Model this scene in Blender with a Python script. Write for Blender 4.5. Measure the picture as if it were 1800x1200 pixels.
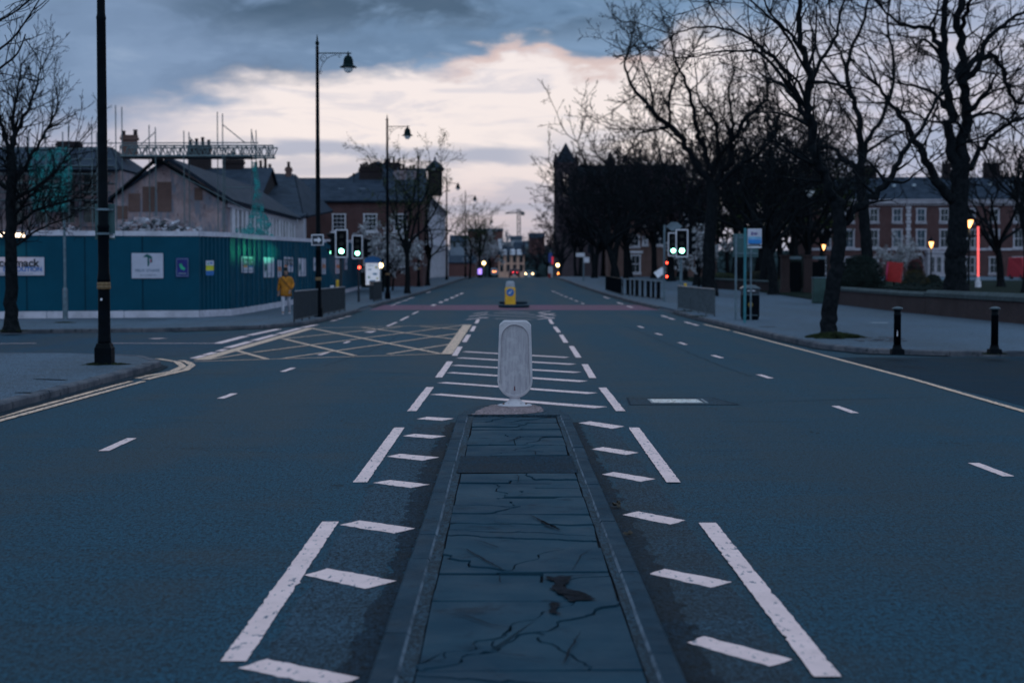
import bpy, math, random
from mathutils import Vector, Matrix, noise as mnoise
R = math.radians
SC = bpy.context.scene
for o in list(bpy.data.objects): bpy.data.objects.remove(o)

# ---------------------------------------------------------------- camera
CAMH, FPX, PITCH, YAW = 1.7, 2900.0, math.atan(121/2900), math.atan(10/2900)
cam = bpy.data.cameras.new("camera"); camo = bpy.data.objects.new("camera", cam)
SC.collection.objects.link(camo); SC.camera = camo
camo.location = (0, 0, CAMH); camo.rotation_euler = (math.pi/2-PITCH, 0, -YAW)
cam.sensor_width = 36; cam.lens = FPX/1800*36; cam.clip_end = 9000; cam.clip_start = .1
cam.dof.use_dof = True; cam.dof.focus_distance = 14.5; cam.dof.aperture_fstop = 2.35
cam.dof.aperture_blades = 0

# ---------------------------------------------------------------- node helper
class NT:
    def __init__(s, nt): s.nt = nt; s.n = nt.nodes; s.l = nt.links
    def new(s, t, **k):
        n = s.n.new(t)
        for a, b in k.items(): setattr(n, a, b)
        return n
    def set(s, sock, v):
        if isinstance(v, bpy.types.NodeSocket): s.l.new(v, sock)
        else: sock.default_value = v
    def m(s, op, a, b=0.0, c=None, clamp=False):
        n = s.new("ShaderNodeMath", operation=op); n.use_clamp = clamp
        s.set(n.inputs[0], a); s.set(n.inputs[1], b)
        if c is not None: s.set(n.inputs[2], c)
        return n.outputs[0]
    def mr(s, v, a, b, c=0.0, d=1.0, smooth=True):
        n = s.new("ShaderNodeMapRange"); n.clamp = True
        if smooth: n.interpolation_type = 'SMOOTHSTEP'
        s.set(n.inputs[0], v)
        for i, x in enumerate((a, b, c, d)): s.set(n.inputs[i+1], x)
        return n.outputs[0]
    def noise(s, vec, scale, detail=4, rough=.55, dist=0.0):
        n = s.new("ShaderNodeTexNoise"); n.noise_dimensions = '3D'
        if vec is not None: s.l.new(vec, n.inputs['Vector'])
        n.inputs['Scale'].default_value = scale; n.inputs['Detail'].default_value = detail
        n.inputs['Roughness'].default_value = rough; n.inputs['Distortion'].default_value = dist
        return n.outputs[0]
    def mix(s, f, a, b, mode='MIX'):
        n = s.new("ShaderNodeMix", data_type='RGBA', blend_type=mode)
        s.set(n.inputs[0], f)
        s.set(n.inputs[6], a if isinstance(a, bpy.types.NodeSocket) else (*a, 1))
        s.set(n.inputs[7], b if isinstance(b, bpy.types.NodeSocket) else (*b, 1))
        return n.outputs[2]
    def ramp(s, v, pts, interp='EASE'):
        n = s.new("ShaderNodeValToRGB"); n.color_ramp.interpolation = interp
        el = n.color_ramp.elements
        while len(el) > 1: el.remove(el[-1])
        for i, (p, c) in enumerate(pts):
            e = el[0] if i == 0 else el.new(p)
            e.position = p; e.color = (*c, 1) if isinstance(c, tuple) else (c, c, c, 1)
        s.set(n.inputs[0], v); return n.outputs[0]
    def xyz(s, x, y, z):
        n = s.new("ShaderNodeCombineXYZ"); s.set(n.inputs[0], x); s.set(n.inputs[1], y); s.set(n.inputs[2], z)
        return n.outputs[0]

# ---------------------------------------------------------------- world: dusk sky with broken cloud
SUN_EL, SUN_AZ = R(2.0), R(-4)
W = bpy.data.worlds.new("World"); SC.world = W; W.use_nodes = True
t = NT(W.node_tree); t.n.clear()
tc = t.new("ShaderNodeTexCoord"); sp = t.new("ShaderNodeSeparateXYZ"); t.l.new(tc.outputs['Generated'], sp.inputs[0])
X, Y, Z = sp.outputs
az = t.m('ARCTAN2', X, Y)
el = t.m('ARCTAN2', Z, t.m('SQRT', t.m('ADD', t.m('MULTIPLY', X, X), t.m('MULTIPLY', Y, Y))))
cv = t.xyz(t.m('MULTIPLY', az, 3.2), t.m('MULTIPLY', el, 9.0), 3.7)       # cloud space, flattened
nbig = t.noise(cv, 1.6, 3, .5, .3)
nmid = t.noise(cv, 4.5, 6, .55, .4)
nfin = t.noise(cv, 13.0, 5, .55, .3)
cst = t.xyz(t.m('MULTIPLY', az, 3.0), t.m('MULTIPLY', el, 17.0), 9.1)     # long streaks
nstr = t.noise(cst, 2.2, 5, .55, .5)
tt = t.mr(az, -.35, .35, 0, 1, False)
bnd = t.ramp(tt, [(0, .045), (.14, .072), (.2, .092), (.3, .108), (.42, .116), (.48, .122), (.505, .128), (.535, .128), (.56, .117), (.62, .119), (.66, .136), (.72, .132), (.8, .140), (.9, .140), (1, .130)], 'EASE')
wob = t.m('ADD', t.m('MULTIPLY', t.m('SUBTRACT', nmid, .5), .030), t.m('MULTIPLY', t.m('SUBTRACT', nfin, .5), .024))
e2 = t.m('ADD', el, wob)
soft = t.ramp(tt, [(0, .05), (.2, .02), (.4, .013), (.6, .018), (.75, .03), (1, .05)], 'LINEAR')
dark = t.mr(t.m('DIVIDE', t.m('SUBTRACT', e2, bnd), soft), -.35, 1.0)
low = t.ramp(t.mr(t.m('ADD', el, t.m('MULTIPLY', t.m('SUBTRACT', nbig, .5), .012)), 0, .13, 0, 1, False),
   [(0, (.40, .42, .52)), (.18, (.56, .53, .60)), (.32, (.74, .65, .68)), (.45, (.88, .79, .79)), (.6, (.97, .88, .86)), (1, (.97, .88, .87))], 'EASE')
# grey-blue bands of thin cloud low over the road
bandmask = t.m('MULTIPLY', t.mr(nstr, .46, .60), t.mr(el, .094, .070))
bandmask = t.m('MULTIPLY', bandmask, t.mr(el, -.01, .012))
def bump(v, c, w): return t.mr(t.m('ABSOLUTE', t.m('SUBTRACT', v, c)), w, w*.25)
b1 = t.m('MULTIPLY', bump(t.m('ADD', el, t.m('MULTIPLY', t.m('SUBTRACT', nmid, .5), .022)), .0715, .0075), t.mr(az, .05, -.005))
b1 = t.m('MULTIPLY', b1, t.mr(az, -.29, -.12))
b2 = t.m('MULTIPLY', bump(t.m('ADD', el, t.m('MULTIPLY', t.m('SUBTRACT', nmid, .5), .012)), .038, .006), t.mr(az, -.09, -.03))
bandmask = t.m('MAXIMUM', t.m('MULTIPLY', bandmask, .55), t.m('MAXIMUM', t.m('MULTIPLY', b1, .85), t.m('MULTIPLY', b2, .75)))
low = t.mix(bandmask, low, (.38, .44, .58))
# cooler to the left and behind the trees on the right
lf = t.mr(az, -.13, -.27); rf = t.mr(az, .085, .22)
low = t.mix(t.m('MULTIPLY', lf, .75), low, t.mix(nmid, (.27, .32, .49), (.50, .50, .64)))
low = t.mix(t.m('MULTIPLY', rf, .8), low, t.mix(t.mr(nmid, .35, .65), (.31, .40, .60), (.62, .60, .72)))
dk = t.ramp(t.m('ADD', t.m('MULTIPLY', nbig, .45), t.m('ADD', t.m('MULTIPLY', nmid, .37), t.m('MULTIPLY', nfin, .18))),
   [(.36, (.075, .155, .265)), (.46, (.150, .265, .43)), (.54, (.225, .36, .555)), (.64, (.38, .52, .71))], 'EASE')
up = t.m('MULTIPLY', t.mr(el, .128, .158), t.mr(t.m('ABSOLUTE', t.m('ADD', az, .06)), .20, .08))
dk = t.mix(t.m('MULTIPLY', t.mr(az, -.04, -.24), .6), dk, (.22, .315, .49))
dk = t.mix(t.m('MULTIPLY', t.m('MULTIPLY', up, t.mr(nmid, .38, .56)), .85), dk, (.04, .095, .165))
dk = t.mix(t.m('MULTIPLY', t.mr(az, .10, .24), .6), dk, (.24, .36, .58))
edge = t.m('MULTIPLY', t.m('MULTIPLY', t.mr(dark, 0, .35), t.mr(dark, .95, .5)), t.mr(t.m('ABSOLUTE', t.m('SUBTRACT', az, .03)), .09, .04))
wisp = t.m('MULTIPLY', t.mr(t.noise(cst, 5.0, 7, .62, .8), .50, .66), t.mr(el, .055, .095))
low = t.mix(t.m('MULTIPLY', wisp, .38), low, (.50, .54, .68))
col = t.mix(dark, low, dk)
col = t.mix(t.m('MULTIPLY', edge, .55), col, (.80, .56, .50))             # lit peach rim of the cloud
zen = t.mr(el, .20, .65)
col = t.mix(zen, col, t.mix(nbig, (.38, .64, .90), (.52, .74, .98)))
col = t.mix(t.m('MULTIPLY', t.mr(Y, .05, -.35), t.mr(el, -.02, .03)), col, (.56, .82, 1.06))  # unseen sky behind the camera, brightened to fill surfaces facing the camera
below = t.mr(el, .0, -.02)
col = t.mix(below, col, (.03, .04, .06))
sky = t.new("ShaderNodeTexSky"); sky.sky_type = 'NISHITA'; sky.sun_disc = False
sky.sun_elevation = SUN_EL; sky.sun_rotation = SUN_AZ; sky.air_density = 1.2; sky.ozone_density = 3
bg1 = t.new("ShaderNodeBackground"); t.l.new(sky.outputs[0], bg1.inputs[0]); bg1.inputs[1].default_value = .05
bg2 = t.new("ShaderNodeBackground"); t.l.new(col, bg2.inputs[0]); bg2.inputs[1].default_value = 1.0
mx = t.new("ShaderNodeMixShader"); mx.inputs[0].default_value = .93
t.l.new(bg1.outputs[0], mx.inputs[1]); t.l.new(bg2.outputs[0], mx.inputs[2])
wo = t.new("ShaderNodeOutputWorld"); t.l.new(mx.outputs[0], wo.inputs[0])
W.cycles.sampling_method = 'MANUAL'; W.cycles.sample_map_resolution = 1024

sun = bpy.data.lights.new("sun", 'SUN'); sun.energy = .12; sun.angle = R(25); sun.color = (1, .82, .74)
suno = bpy.data.objects.new("sun", sun); SC.collection.objects.link(suno)
suno.rotation_euler = (R(90)-R(9), 0, math.pi-SUN_AZ)
SC.view_settings.view_transform = 'Standard'; SC.view_settings.look = 'None'
SC.view_settings.exposure = 0; SC.view_settings.gamma = 1
try: SC.cycles.max_bounces = 5; SC.cycles.transparent_max_bounces = 8; SC.cycles.caustics_reflective = False; SC.cycles.caustics_refractive = False
except Exception: pass

# ---------------------------------------------------------------- ground height and picture-to-ground measuring
GP = [(-50, 0), (66, 0), (88, .12), (107, .32), (130, .6), (150, .8), (170, .97), (200, 1.08), (230, 1.03), (270, .78), (314, .32), (360, -.4), (420, -1.8), (520, -5), (900, -5), (6000, -5)]
def gz(y):
    for (a, za), (b, zb) in zip(GP, GP[1:]):
        if y <= b:
            return za+(zb-za)*(y-a)/(b-a)
    return -5
_r = Vector((math.cos(YAW), -math.sin(YAW), 0)); _f = Vector((math.sin(YAW)*math.cos(PITCH), math.cos(YAW)*math.cos(PITCH), -math.sin(PITCH)))
_u = _r.cross(_f)
def ray(px, py): return _f*FPX+_r*(px-900)-_u*(py-600)
def G(px, py, z=0.0):
    """world point on the ground (raised by z) measured in the photograph"""
    d = ray(px, py); y = 30.0
    if d.z >= -1e-6: d.z = -1e-6
    k = (CAMH-z)/-d.z
    for _ in range(60):
        y = d.y*k; k = k*.5+.5*(CAMH-z-gz(y))/-d.z
    return Vector((d.x*k, d.y*k, gz(d.y*k)+z))
def D(px, py, Yw):
    """world point measured in the photograph at a known distance Y"""
    d = ray(px, py); k = Yw/d.y
    return Vector((d.x*k, Yw, CAMH+d.z*k))

# ---------------------------------------------------------------- materials
MC = {}
def mat(name, c, rough=.8, var=.25, scale=3.0, bump=0.0, bscale=30.0, metal=0.0, spec=.3, c2=None, detail=5, emit=None, estr=0, dirt=None):
    if name in MC: return MC[name]
    m = bpy.data.materials.new(name); m.use_nodes = True; k = NT(m.node_tree); b = k.n['Principled BSDF']
    tcn = k.new("ShaderNodeTexCoord"); v = tcn.outputs['Object']
    n1 = k.noise(v, scale, detail, .6); f = k.mr(n1, .3, .7)
    if c2 is None: c2 = tuple(x*(1-var) for x in c); c = tuple(x*(1+var*.6) for x in c)
    colr = k.mix(f, c2, c)
    if dirt:
        colr = k.mix(k.mr(k.noise(v, scale*3.1, 6, .65), .55, .72), colr, dirt)
    k.set(b.inputs['Base Color'], colr)
    rn = k.mr(k.noise(v, scale*2.3, 3), .3, .7, max(0, rough-.08), min(1, rough+.08)); k.set(b.inputs['Roughness'], rn)
    b.inputs['Metallic'].default_value = metal; b.inputs['Specular IOR Level'].default_value = spec
    if bump:
        bn = k.new("ShaderNodeBump"); bn.inputs['Strength'].default_value = bump; bn.inputs['Distance'].default_value = .02
        k.l.new(k.noise(v, bscale, 5, .6), bn.inputs['Height']); k.l.new(bn.outputs[0], b.inputs['Normal'])
    if emit:
        b.inputs['Emission Color'].default_value = (*emit, 1); b.inputs['Emission Strength'].default_value = estr
    MC[name] = m; return m

def asphalt(name, base, speck, patchy=.35, rough=.86, crack=True, spec=.22):
    m = bpy.data.materials.new(name); m.use_nodes = True; k = NT(m.node_tree); b = k.n['Principled BSDF']
    v = k.new("ShaderNodeTexCoord").outputs['Object']
    big = k.noise(v, .16, 4, .6, .8); mid = k.noise(v, 1.1, 5, .6, .6); fin = k.noise(v, 95, 3, .7); agg = k.noise(v, 34, 4, .7)
    mpn = k.new("ShaderNodeMapping"); mpn.inputs['Scale'].default_value = (.35, 2.2, 1); k.l.new(v, mpn.inputs[0])
    strk = k.noise(mpn.outputs[0], .9, 6, .62, .5)
    mpl = k.new("ShaderNodeMapping"); mpl.inputs['Scale'].default_value = (1.0, .05, 1); k.l.new(v, mpl.inputs[0])
    lane = k.noise(mpl.outputs[0], .8, 3, .5)
    tone = k.m('ADD', k.m('ADD', k.m('MULTIPLY', big, .25), k.m('MULTIPLY', mid, .15)), k.m('ADD', k.m('MULTIPLY', strk, .25), k.m('MULTIPLY', lane, .35)))
    tone = k.mr(tone, .40, .60)
    c = k.mix(tone, tuple(x*(1-patchy) for x in base), tuple(x*(1+patchy*.75) for x in base))
    c = k.mix(k.mr(agg, .50, .72), c, tuple(x*.45 for x in base))
    c = k.mix(k.m('MULTIPLY', k.mr(fin, .56, .74), .8), c, speck)
    mpg = k.new("ShaderNodeMapping"); mpg.inputs['Scale'].default_value = (1, .42, 1); k.l.new(v, mpg.inputs[0]); vg = mpg.outputs[0]
    gr = k.m('ADD', k.m('MULTIPLY', k.noise(vg, 75, 2, .85), .46), k.m('ADD', k.m('MULTIPLY', k.noise(vg, 36, 2, .85), .44), k.m('MULTIPLY', k.noise(vg, 12, 3, .75), .10)))
    gcol = k.mr(gr, .39, .61, .15, 2.0, False)
    gm = k.new("ShaderNodeVectorMath", operation='SCALE'); k.l.new(c, gm.inputs[0]); k.l.new(gcol, gm.inputs['Scale']); c = gm.outputs[0]
    vs_ = k.new("ShaderNodeTexVoronoi"); vs_.inputs['Scale'].default_value = 5.5; k.l.new(v, vs_.inputs['Vector'])
    c = k.mix(k.m('MULTIPLY', k.mr(vs_.outputs[0], .045, .02), .55), c, tuple(min(1, x*1.6+.03) for x in speck))
    # oil / damp blots
    blot = k.m('MULTIPLY', k.mr(k.noise(mpn.outputs[0], 1.9, 7, .7, 1.0), .585, .66), k.mr(mid, .42, .6))
    c = k.mix(k.m('MULTIPLY', blot, .6), c, tuple(x*.45 for x in base))
    if crack:
        vo = k.new("ShaderNodeTexVoronoi"); vo.feature = 'DISTANCE_TO_EDGE'; vo.inputs['Scale'].default_value = .22
        ad = k.new("ShaderNodeVectorMath", operation='ADD'); k.l.new(v, ad.inputs[0])
        nn = k.new("ShaderNodeTexNoise"); nn.inputs['Scale'].default_value = 1.3; nn.inputs['Detail'].default_value = 7; k.l.new(v, nn.inputs['Vector'])
        sc_ = k.new("ShaderNodeVectorMath", operation='SCALE'); k.l.new(nn.outputs['Color'], sc_.inputs[0]); sc_.inputs['Scale'].default_value = 1.1
        k.l.new(sc_.outputs[0], ad.inputs[1]); k.l.new(ad.outputs[0], vo.inputs['Vector'])
        cr = k.m('MULTIPLY', k.mr(vo.outputs[0], .0045, .001), k.mr(k.noise(v, .5, 2), .50, .60))
        c = k.mix(k.m('MULTIPLY', cr, .8), c, tuple(x*.3 for x in base))
    k.set(b.inputs['Base Color'], c); k.set(b.inputs['Roughness'], k.mr(tone, 0, 1, rough-.08, rough+.06))
    b.inputs['Specular IOR Level'].default_value = spec
    bn = k.new("ShaderNodeBump"); bn.inputs['Strength'].default_value = .75; bn.inputs['Distance'].default_value = .006
    k.l.new(k.m('ADD', agg, k.m('MULTIPLY', fin, .7)), bn.inputs['Height']); k.l.new(bn.outputs[0], b.inputs['Normal'])
    MC[name] = m; return m

def paint(name, c, under, wear=.5, sc=26):
    """thermoplastic road paint, worn through to the tarmac in small chips"""
    m = bpy.data.materials.new(name); m.use_nodes = True; k = NT(m.node_tree); b = k.n['Principled BSDF']
    v = k.new("ShaderNodeTexCoord").outputs['Object']
    mp_ = k.new("ShaderNodeMapping"); mp_.inputs['Scale'].default_value = (1, .35, 1); k.l.new(v, mp_.inputs[0])
    a = k.noise(mp_.outputs[0], sc, 6, .7); g = k.noise(v, 3.0, 4, .6)
    base = k.mix(k.mr(g, .3, .7), tuple(x*.88 for x in c), c)
    base = k.mix(k.m('MULTIPLY', k.mr(k.noise(v, 9, 6, .7, .6),   .50, .68), .35), base, tuple(x*.68 for x in c))
    base = k.mix(k.m('MULTIPLY', k.mr(a, 1-wear, 1-wear+.06), .85), base, under)
    k.set(b.inputs['Base Color'], base); b.inputs['Roughness'].default_value = .75; b.inputs['Specular IOR Level'].default_value = .2
    bn = k.new("ShaderNodeBump"); bn.inputs['Strength'].default_value = .4; bn.inputs['Distance'].default_value = .004
    k.l.new(a, bn.inputs['Height']); k.l.new(bn.outputs[0], b.inputs['Normal'])
    MC[name] = m; return m

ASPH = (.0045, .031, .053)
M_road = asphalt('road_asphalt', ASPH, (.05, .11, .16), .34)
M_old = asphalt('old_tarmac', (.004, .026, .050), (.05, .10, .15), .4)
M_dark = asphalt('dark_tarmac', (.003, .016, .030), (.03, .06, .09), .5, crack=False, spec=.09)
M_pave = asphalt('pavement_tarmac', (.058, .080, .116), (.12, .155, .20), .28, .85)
M_edge = asphalt('gutter_grime_and_shade', (.007, .016, .027), (.03, .05, .08), .5, .9, False, .12)  # gutter dirt, also used to paint in the kerbs' shade
M_pink = asphalt('rough_concrete', (.185, .125, .135), (.29, .23, .25), .35, .9, False)
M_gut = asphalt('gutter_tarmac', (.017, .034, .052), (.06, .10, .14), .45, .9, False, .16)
M_kerb = mat('kerb_granite', (.135, .125, .145), .85, .4, 1.6, .5, 40, spec=.08, c2=(.05, .056, .075), dirt=(.02, .026, .036))
M_ikerb = mat('island_kerb_stone', (.016, .042, .068), .8, .4, 2.2, .5, 60, spec=.10, c2=(.009, .026, .044), dirt=(.01, .02, .032))
M_kedge = mat('worn_kerb_edge', (.13, .16, .21), .8, .5, 5, .4, 60, spec=.1, c2=(.025, .042, .062))
M_slab = mat('bluestone_slab', (.019, .051, .078), .75, .4, 1.3, .3, 70, c2=(.009, .034, .058), spec=.06, dirt=(.006, .022, .038))
M_mort = mat('mortar_bed', (.014, .016, .024), .95, .5, 12, .9, 60, spec=.05, c2=(.005, .006, .009), dirt=(.035, .032, .036))
M_white = paint('white_road_paint', (.83, .55, .54), (.04, .09, .13), .43)
M_yel = paint('yellow_road_paint', (.74, .45, .33), (.05, .07, .10), .47)
M_red = asphalt('red_anti_skid', (.13, .052, .085), (.20, .11, .15), .25, .85, False)
M_blk = mat('black_iron_paint', (.0012, .003, .006), .55, .3, 4, spec=.06)
M_grn = mat('dark_green_iron', (.001, .009, .012), .55, .3, 4, spec=.07)
M_galv = mat('galvanised_steel', (.12, .16, .20), .5, .3, 6, metal=.3)
M_bark = mat('bark', (.014, .015, .019), .95, .5, 7, .9, 20, c2=(.004, .006, .008), spec=.04)
M_grass = mat('grass_mat', (.012, .020, .014), .95, .5, 5, .9, 30, c2=(.004, .009, .009), spec=.04)
M_ground = mat('ground_mat', (.030, .040, .040), .95, .4, .3, .3, 3, spec=.1)
M_brick = None
def brickmat(name, c1, c2, mort, scale=4.5, axes='XZ'):
    if name in MC: return MC[name]
    m = bpy.data.materials.new(name); m.use_nodes = True; k = NT(m.node_tree); b = k.n['Principled BSDF']
    v = k.new("ShaderNodeTexCoord").outputs['Object']; s = k.new("ShaderNodeSeparateXYZ"); k.l.new(v, s.inputs[0])
    a = k.m('ADD', s.outputs[0], s.outputs[1])
    vv = k.xyz(a, s.outputs[2], 0.0)
    br = k.new("ShaderNodeTexBrick"); k.l.new(vv, br.inputs['Vector']); br.inputs['Scale'].default_value = scale
    br.inputs['Color1'].default_value = (*c1, 1); br.inputs['Color2'].default_value = (*c2, 1); br.inputs['Mortar'].default_value = (*mort, 1)
    br.inputs['Mortar Size'].default_value = .014
    c = k.mix(k.m('MULTIPLY', k.mr(k.noise(v, .7, 5, .65), .35, .7), .6), br.outputs[0], tuple(x*.5 for x in c1))
    k.set(b.inputs['Base Color'], c); b.inputs['Roughness'].default_value = .9; b.inputs['Specular IOR Level'].default_value = .15
    MC[name] = m; return m
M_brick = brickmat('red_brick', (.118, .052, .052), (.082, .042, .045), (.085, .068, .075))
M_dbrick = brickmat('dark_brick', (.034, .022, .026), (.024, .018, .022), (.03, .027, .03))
M_wbrick = brickmat('park_wall_brick', (.060, .034, .036), (.036, .024, .028), (.06, .055, .06))
M_slate = mat('roof_slate', (.034, .044, .068), .85, .35, 1.2, .4, 8, spec=.08, c2=(.018, .026, .042))
M_cream = mat('cream_render', (.50, .44, .50), .8, .2, .8, spec=.1, c2=(.36, .33, .40), dirt=(.24, .23, .29))
M_trim = mat('white_trim_paint', (.66, .60, .68), .6, .15, 3, spec=.15)
M_glass = mat('window_glass', (.006, .012, .020), .15, .2, 1, spec=.4)
M_lead = mat('dull_lead', (.05, .06, .075), .6, .3, 3)

# ---------------------------------------------------------------- mesh builder
def woff(o):
    v = Vector((0, 0, 0))
    while o is not None: v += o.location; o = o.parent
    return v
class MB:
    def __init__(s): s.v = []; s.f = []; s.mi = []
    def add(s, vs, fs, mi=0):
        o = len(s.v); s.v.extend(tuple(a) for a in vs)
        for f in fs: s.f.append(tuple(i+o for i in f)); s.mi.append(mi)
        return s
    def face(s, vs, mi=0): return s.add(vs, [tuple(range(len(vs)))], mi)
    def box(s, c, d, rz=0, mi=0, top=1.0, M=None):
        hx, hy, hz = d[0]/2, d[1]/2, d[2]/2; vs = []
        for z, k in ((-hz, 1), (hz, top)):
            for x, y in ((-hx, -hy), (hx, -hy), (hx, hy), (-hx, hy)):
                p = Vector((x*k, y*k, z))
                if rz: p = Matrix.Rotation(rz, 3, 'Z') @ p
                if M is not None: p = M @ p
                vs.append(p+Vector(c))
        return s.add(vs, [(3, 2, 1, 0), (4, 5, 6, 7), (0, 1, 5, 4), (1, 2, 6, 5), (2, 3, 7, 6), (3, 0, 4, 7)], mi)
    def tube(s, pts, rad, n=6, mi=0, caps=True):
        pts = [Vector(p) for p in pts]; m = len(pts)
        if not hasattr(rad, '__len__'): rad = [rad]*m
        vs = []; a = None
        for i, p in enumerate(pts):
            tdir = (pts[min(i+1, m-1)]-pts[max(i-1, 0)])
            if tdir.length < 1e-9: tdir = Vector((0, 0, 1))
            tdir.normalize()
            if a is None:
                a = Vector((1, 0, 0)) if abs(tdir.x) < .8 else Vector((0, 1, 0))
            a = (a-tdir*a.dot(tdir)).normalized(); b = tdir.cross(a)
            for j in range(n):
                g = 2*math.pi*j/n; vs.append(p+(a*math.cos(g)+b*math.sin(g))*rad[i])
        fs = [(i*n+j, i*n+(j+1) % n, (i+1)*n+(j+1) % n, (i+1)*n+j) for i in range(m-1) for j in range(n)]
        if caps: fs += [tuple(range(n))[::-1], tuple((m-1)*n+j for j in range(n))]
        return s.add(vs, fs, mi)
    def lathe(s, c, prof, n=16, mi=0, cap=True):
        c = Vector(c); vs = []
        for r, z in prof:
            for j in range(n):
                g = 2*math.pi*(j+.5)/n; vs.append(c+Vector((r*math.cos(g), r*math.sin(g), z)))
        m = len(prof)
        fs = [(i*n+j, i*n+(j+1) % n, (i+1)*n+(j+1) % n, (i+1)*n+j) for i in range(m-1) for j in range(n)]
        if cap: fs += [tuple(range(n))[::-1], tuple((m-1)*n+j for j in range(n))]
        return s.add(vs, fs, mi)
    def ball(s, c, r, n=10, mi=0, sq=(1, 1, 1)):
        c = Vector(c); prof = []; vs = []
        k = max(4, n//2)
        for i in range(1, k):
            a = math.pi*i/k
            for j in range(n):
                g = 2*math.pi*j/n
                vs.append(c+Vector((r*sq[0]*math.sin(a)*math.cos(g), r*sq[1]*math.sin(a)*math.sin(g), -r*sq[2]*math.cos(a))))
        fs = [(i*n+j, i*n+(j+1) % n, (i+1)*n+(j+1) % n, (i+1)*n+j) for i in range(k-2) for j in range(n)]
        o = len(vs); vs += [c-Vector((0, 0, r*sq[2])), c+Vector((0, 0, r*sq[2]))]
        fs += [(o, (j+1) % n, j) for j in range(n)]+[(o+1, (k-2)*n+j, (k-2)*n+(j+1) % n) for j in range(n)]
        return s.add(vs, fs, mi)
    def prism(s, poly, z0, z1, mi=0, side=0):
        """poly: world xy points, z0/z1 offsets above gz"""
        n = len(poly)
        vs = [(x, y, gz(y)+z0) for x, y in poly]+[(x, y, gz(y)+z1) for x, y in poly]
        return s.add(vs, [tuple(range(n, 2*n)), tuple(range(n))[::-1]]+[(i, (i+1) % n, n+(i+1) % n, n+i) for i in range(n)], mi)
    def slab3(s, pts, nrm, th, mi=0):
        """polygon pts extruded by th along nrm"""
        n = len(pts); q = [Vector(p) for p in pts]; e = Vector(nrm).normalized()*th
        return s.add(q+[p+e for p in q], [tuple(range(n))[::-1], tuple(range(n, 2*n))]+[(i, (i+1) % n, n+(i+1) % n, n+i) for i in range(n)], mi)
    def build(s, name, mats, parent=None, smooth=False, origin=None, **tags):
        if not isinstance(mats, (list, tuple)): mats = [mats]
        me = bpy.data.meshes.new(name)
        off = woff(parent) if parent is not None else (Vector(origin) if origin is not None else Vector((0, 0, 0)))
        me.from_pydata([(a-off.x, b-off.y, c-off.z) for a, b, c in s.v], [], s.f)
        for m in mats: me.materials.append(m)
        if len(mats) > 1: me.polygons.foreach_set('material_index', s.mi)
        if smooth: me.polygons.foreach_set('use_smooth', [True]*len(me.polygons))
        me.update()
        import bmesh
        if len(me.polygons) < 4000:
            bm = bmesh.new(); bm.from_mesh(me); bmesh.ops.recalc_face_normals(bm, faces=bm.faces); bm.to_mesh(me); bm.free()
        o = bpy.data.objects.new(name, me); SC.collection.objects.link(o)
        if parent is not None: o.parent = parent
        else: o.location = off
        for a, b in tags.items(): o[a] = b
        return o
def tag(o, label, cat, group=None):
    o['label'] = label; o['category'] = cat
    if group: o['group'] = group
    return o
def thing(name, label, cat, loc, group=None):
    o = bpy.data.objects.new(name, None); SC.collection.objects.link(o); o.location = loc; o.empty_display_size = .2
    return tag(o, label, cat, group)
def dup(root, loc, rz=0, label=None, scale=1.0):
    r = root.copy(); SC.collection.objects.link(r); r.location = loc; r.rotation_euler = (0, 0, rz); r.scale = (scale,)*3
    if label: r['label'] = label
    for c in root.children:
        d = c.copy(); SC.collection.objects.link(d); d.parent = r
        for g in c.children:
            e = g.copy(); SC.collection.objects.link(e); e.parent = d
    return r
def struct(mb, name, m): return mb.build(name, m, kind='structure')
def bevel(o, w, seg=2):
    b = o.modifiers.new('bevel', 'BEVEL'); b.width = w; b.segments = seg; b.limit_method = 'ANGLE'; return o
def lettering(txt, size, M, m, parent, name='lettering', ext=.003, bold=0.0):
    """text standing in the plane given by the 4x4 matrix M (x right, y up, z out)"""
    cu = bpy.data.curves.new('t', 'FONT'); cu.body = txt; cu.size = size; cu.align_x = 'CENTER'; cu.align_y = 'CENTER'; cu.extrude = ext; cu.offset = bold
    ob = bpy.data.objects.new('t', cu); SC.collection.objects.link(ob)
    bpy.context.view_layer.update()
    me = bpy.data.meshes.new_from_object(ob.evaluated_get(bpy.context.evaluated_depsgraph_get()))
    bpy.data.objects.remove(ob); me.transform(M)
    off = woff(parent); me.transform(Matrix.Translation(-off)); me.materials.clear(); me.materials.append(m)
    o = bpy.data.objects.new(name, me); SC.collection.objects.link(o); o.parent = parent
    return o
def frame(p, nrm):
    """matrix of a vertical plane at p facing nrm"""
    z = Vector(nrm).normalized(); y = Vector((0, 0, 1)); x = y.cross(z).normalized(); y = z.cross(x)
    return Matrix((( x.x, y.x, z.x, p[0]), (x.y, y.y, z.y, p[1]), (x.z, y.z, z.z, p[2]), (0, 0, 0, 1)))

# ================================================================ SETTING: ground, road, pavements
rng = random.Random(7)
ys = [-12]+[i*3 for i in range(0, 60)]+[180+i*8 for i in range(0, 44)]+[540, 700, 900]
def sheet(xs, ys_, dz, name, m):
    mb = MB(); vs = []
    for y in ys_:
        for x in xs: vs.append((x, y, gz(y)+dz))
    n = len(xs); fs = [(j*n+i, j*n+i+1, (j+1)*n+i+1, (j+1)*n+i) for j in range(len(ys_)-1) for i in range(n-1)]
    mb.add(vs, fs); return struct(mb, name, m)
sheet([-2500, -400, -60, -20, 0, 20, 60, 400, 2500], ys+[1500, 3500], -.05, 'ground', M_ground)
sheet([-60, -20, -7, 0, 7, 20, 60], ys[:-2], 0, 'road', M_road)
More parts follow.
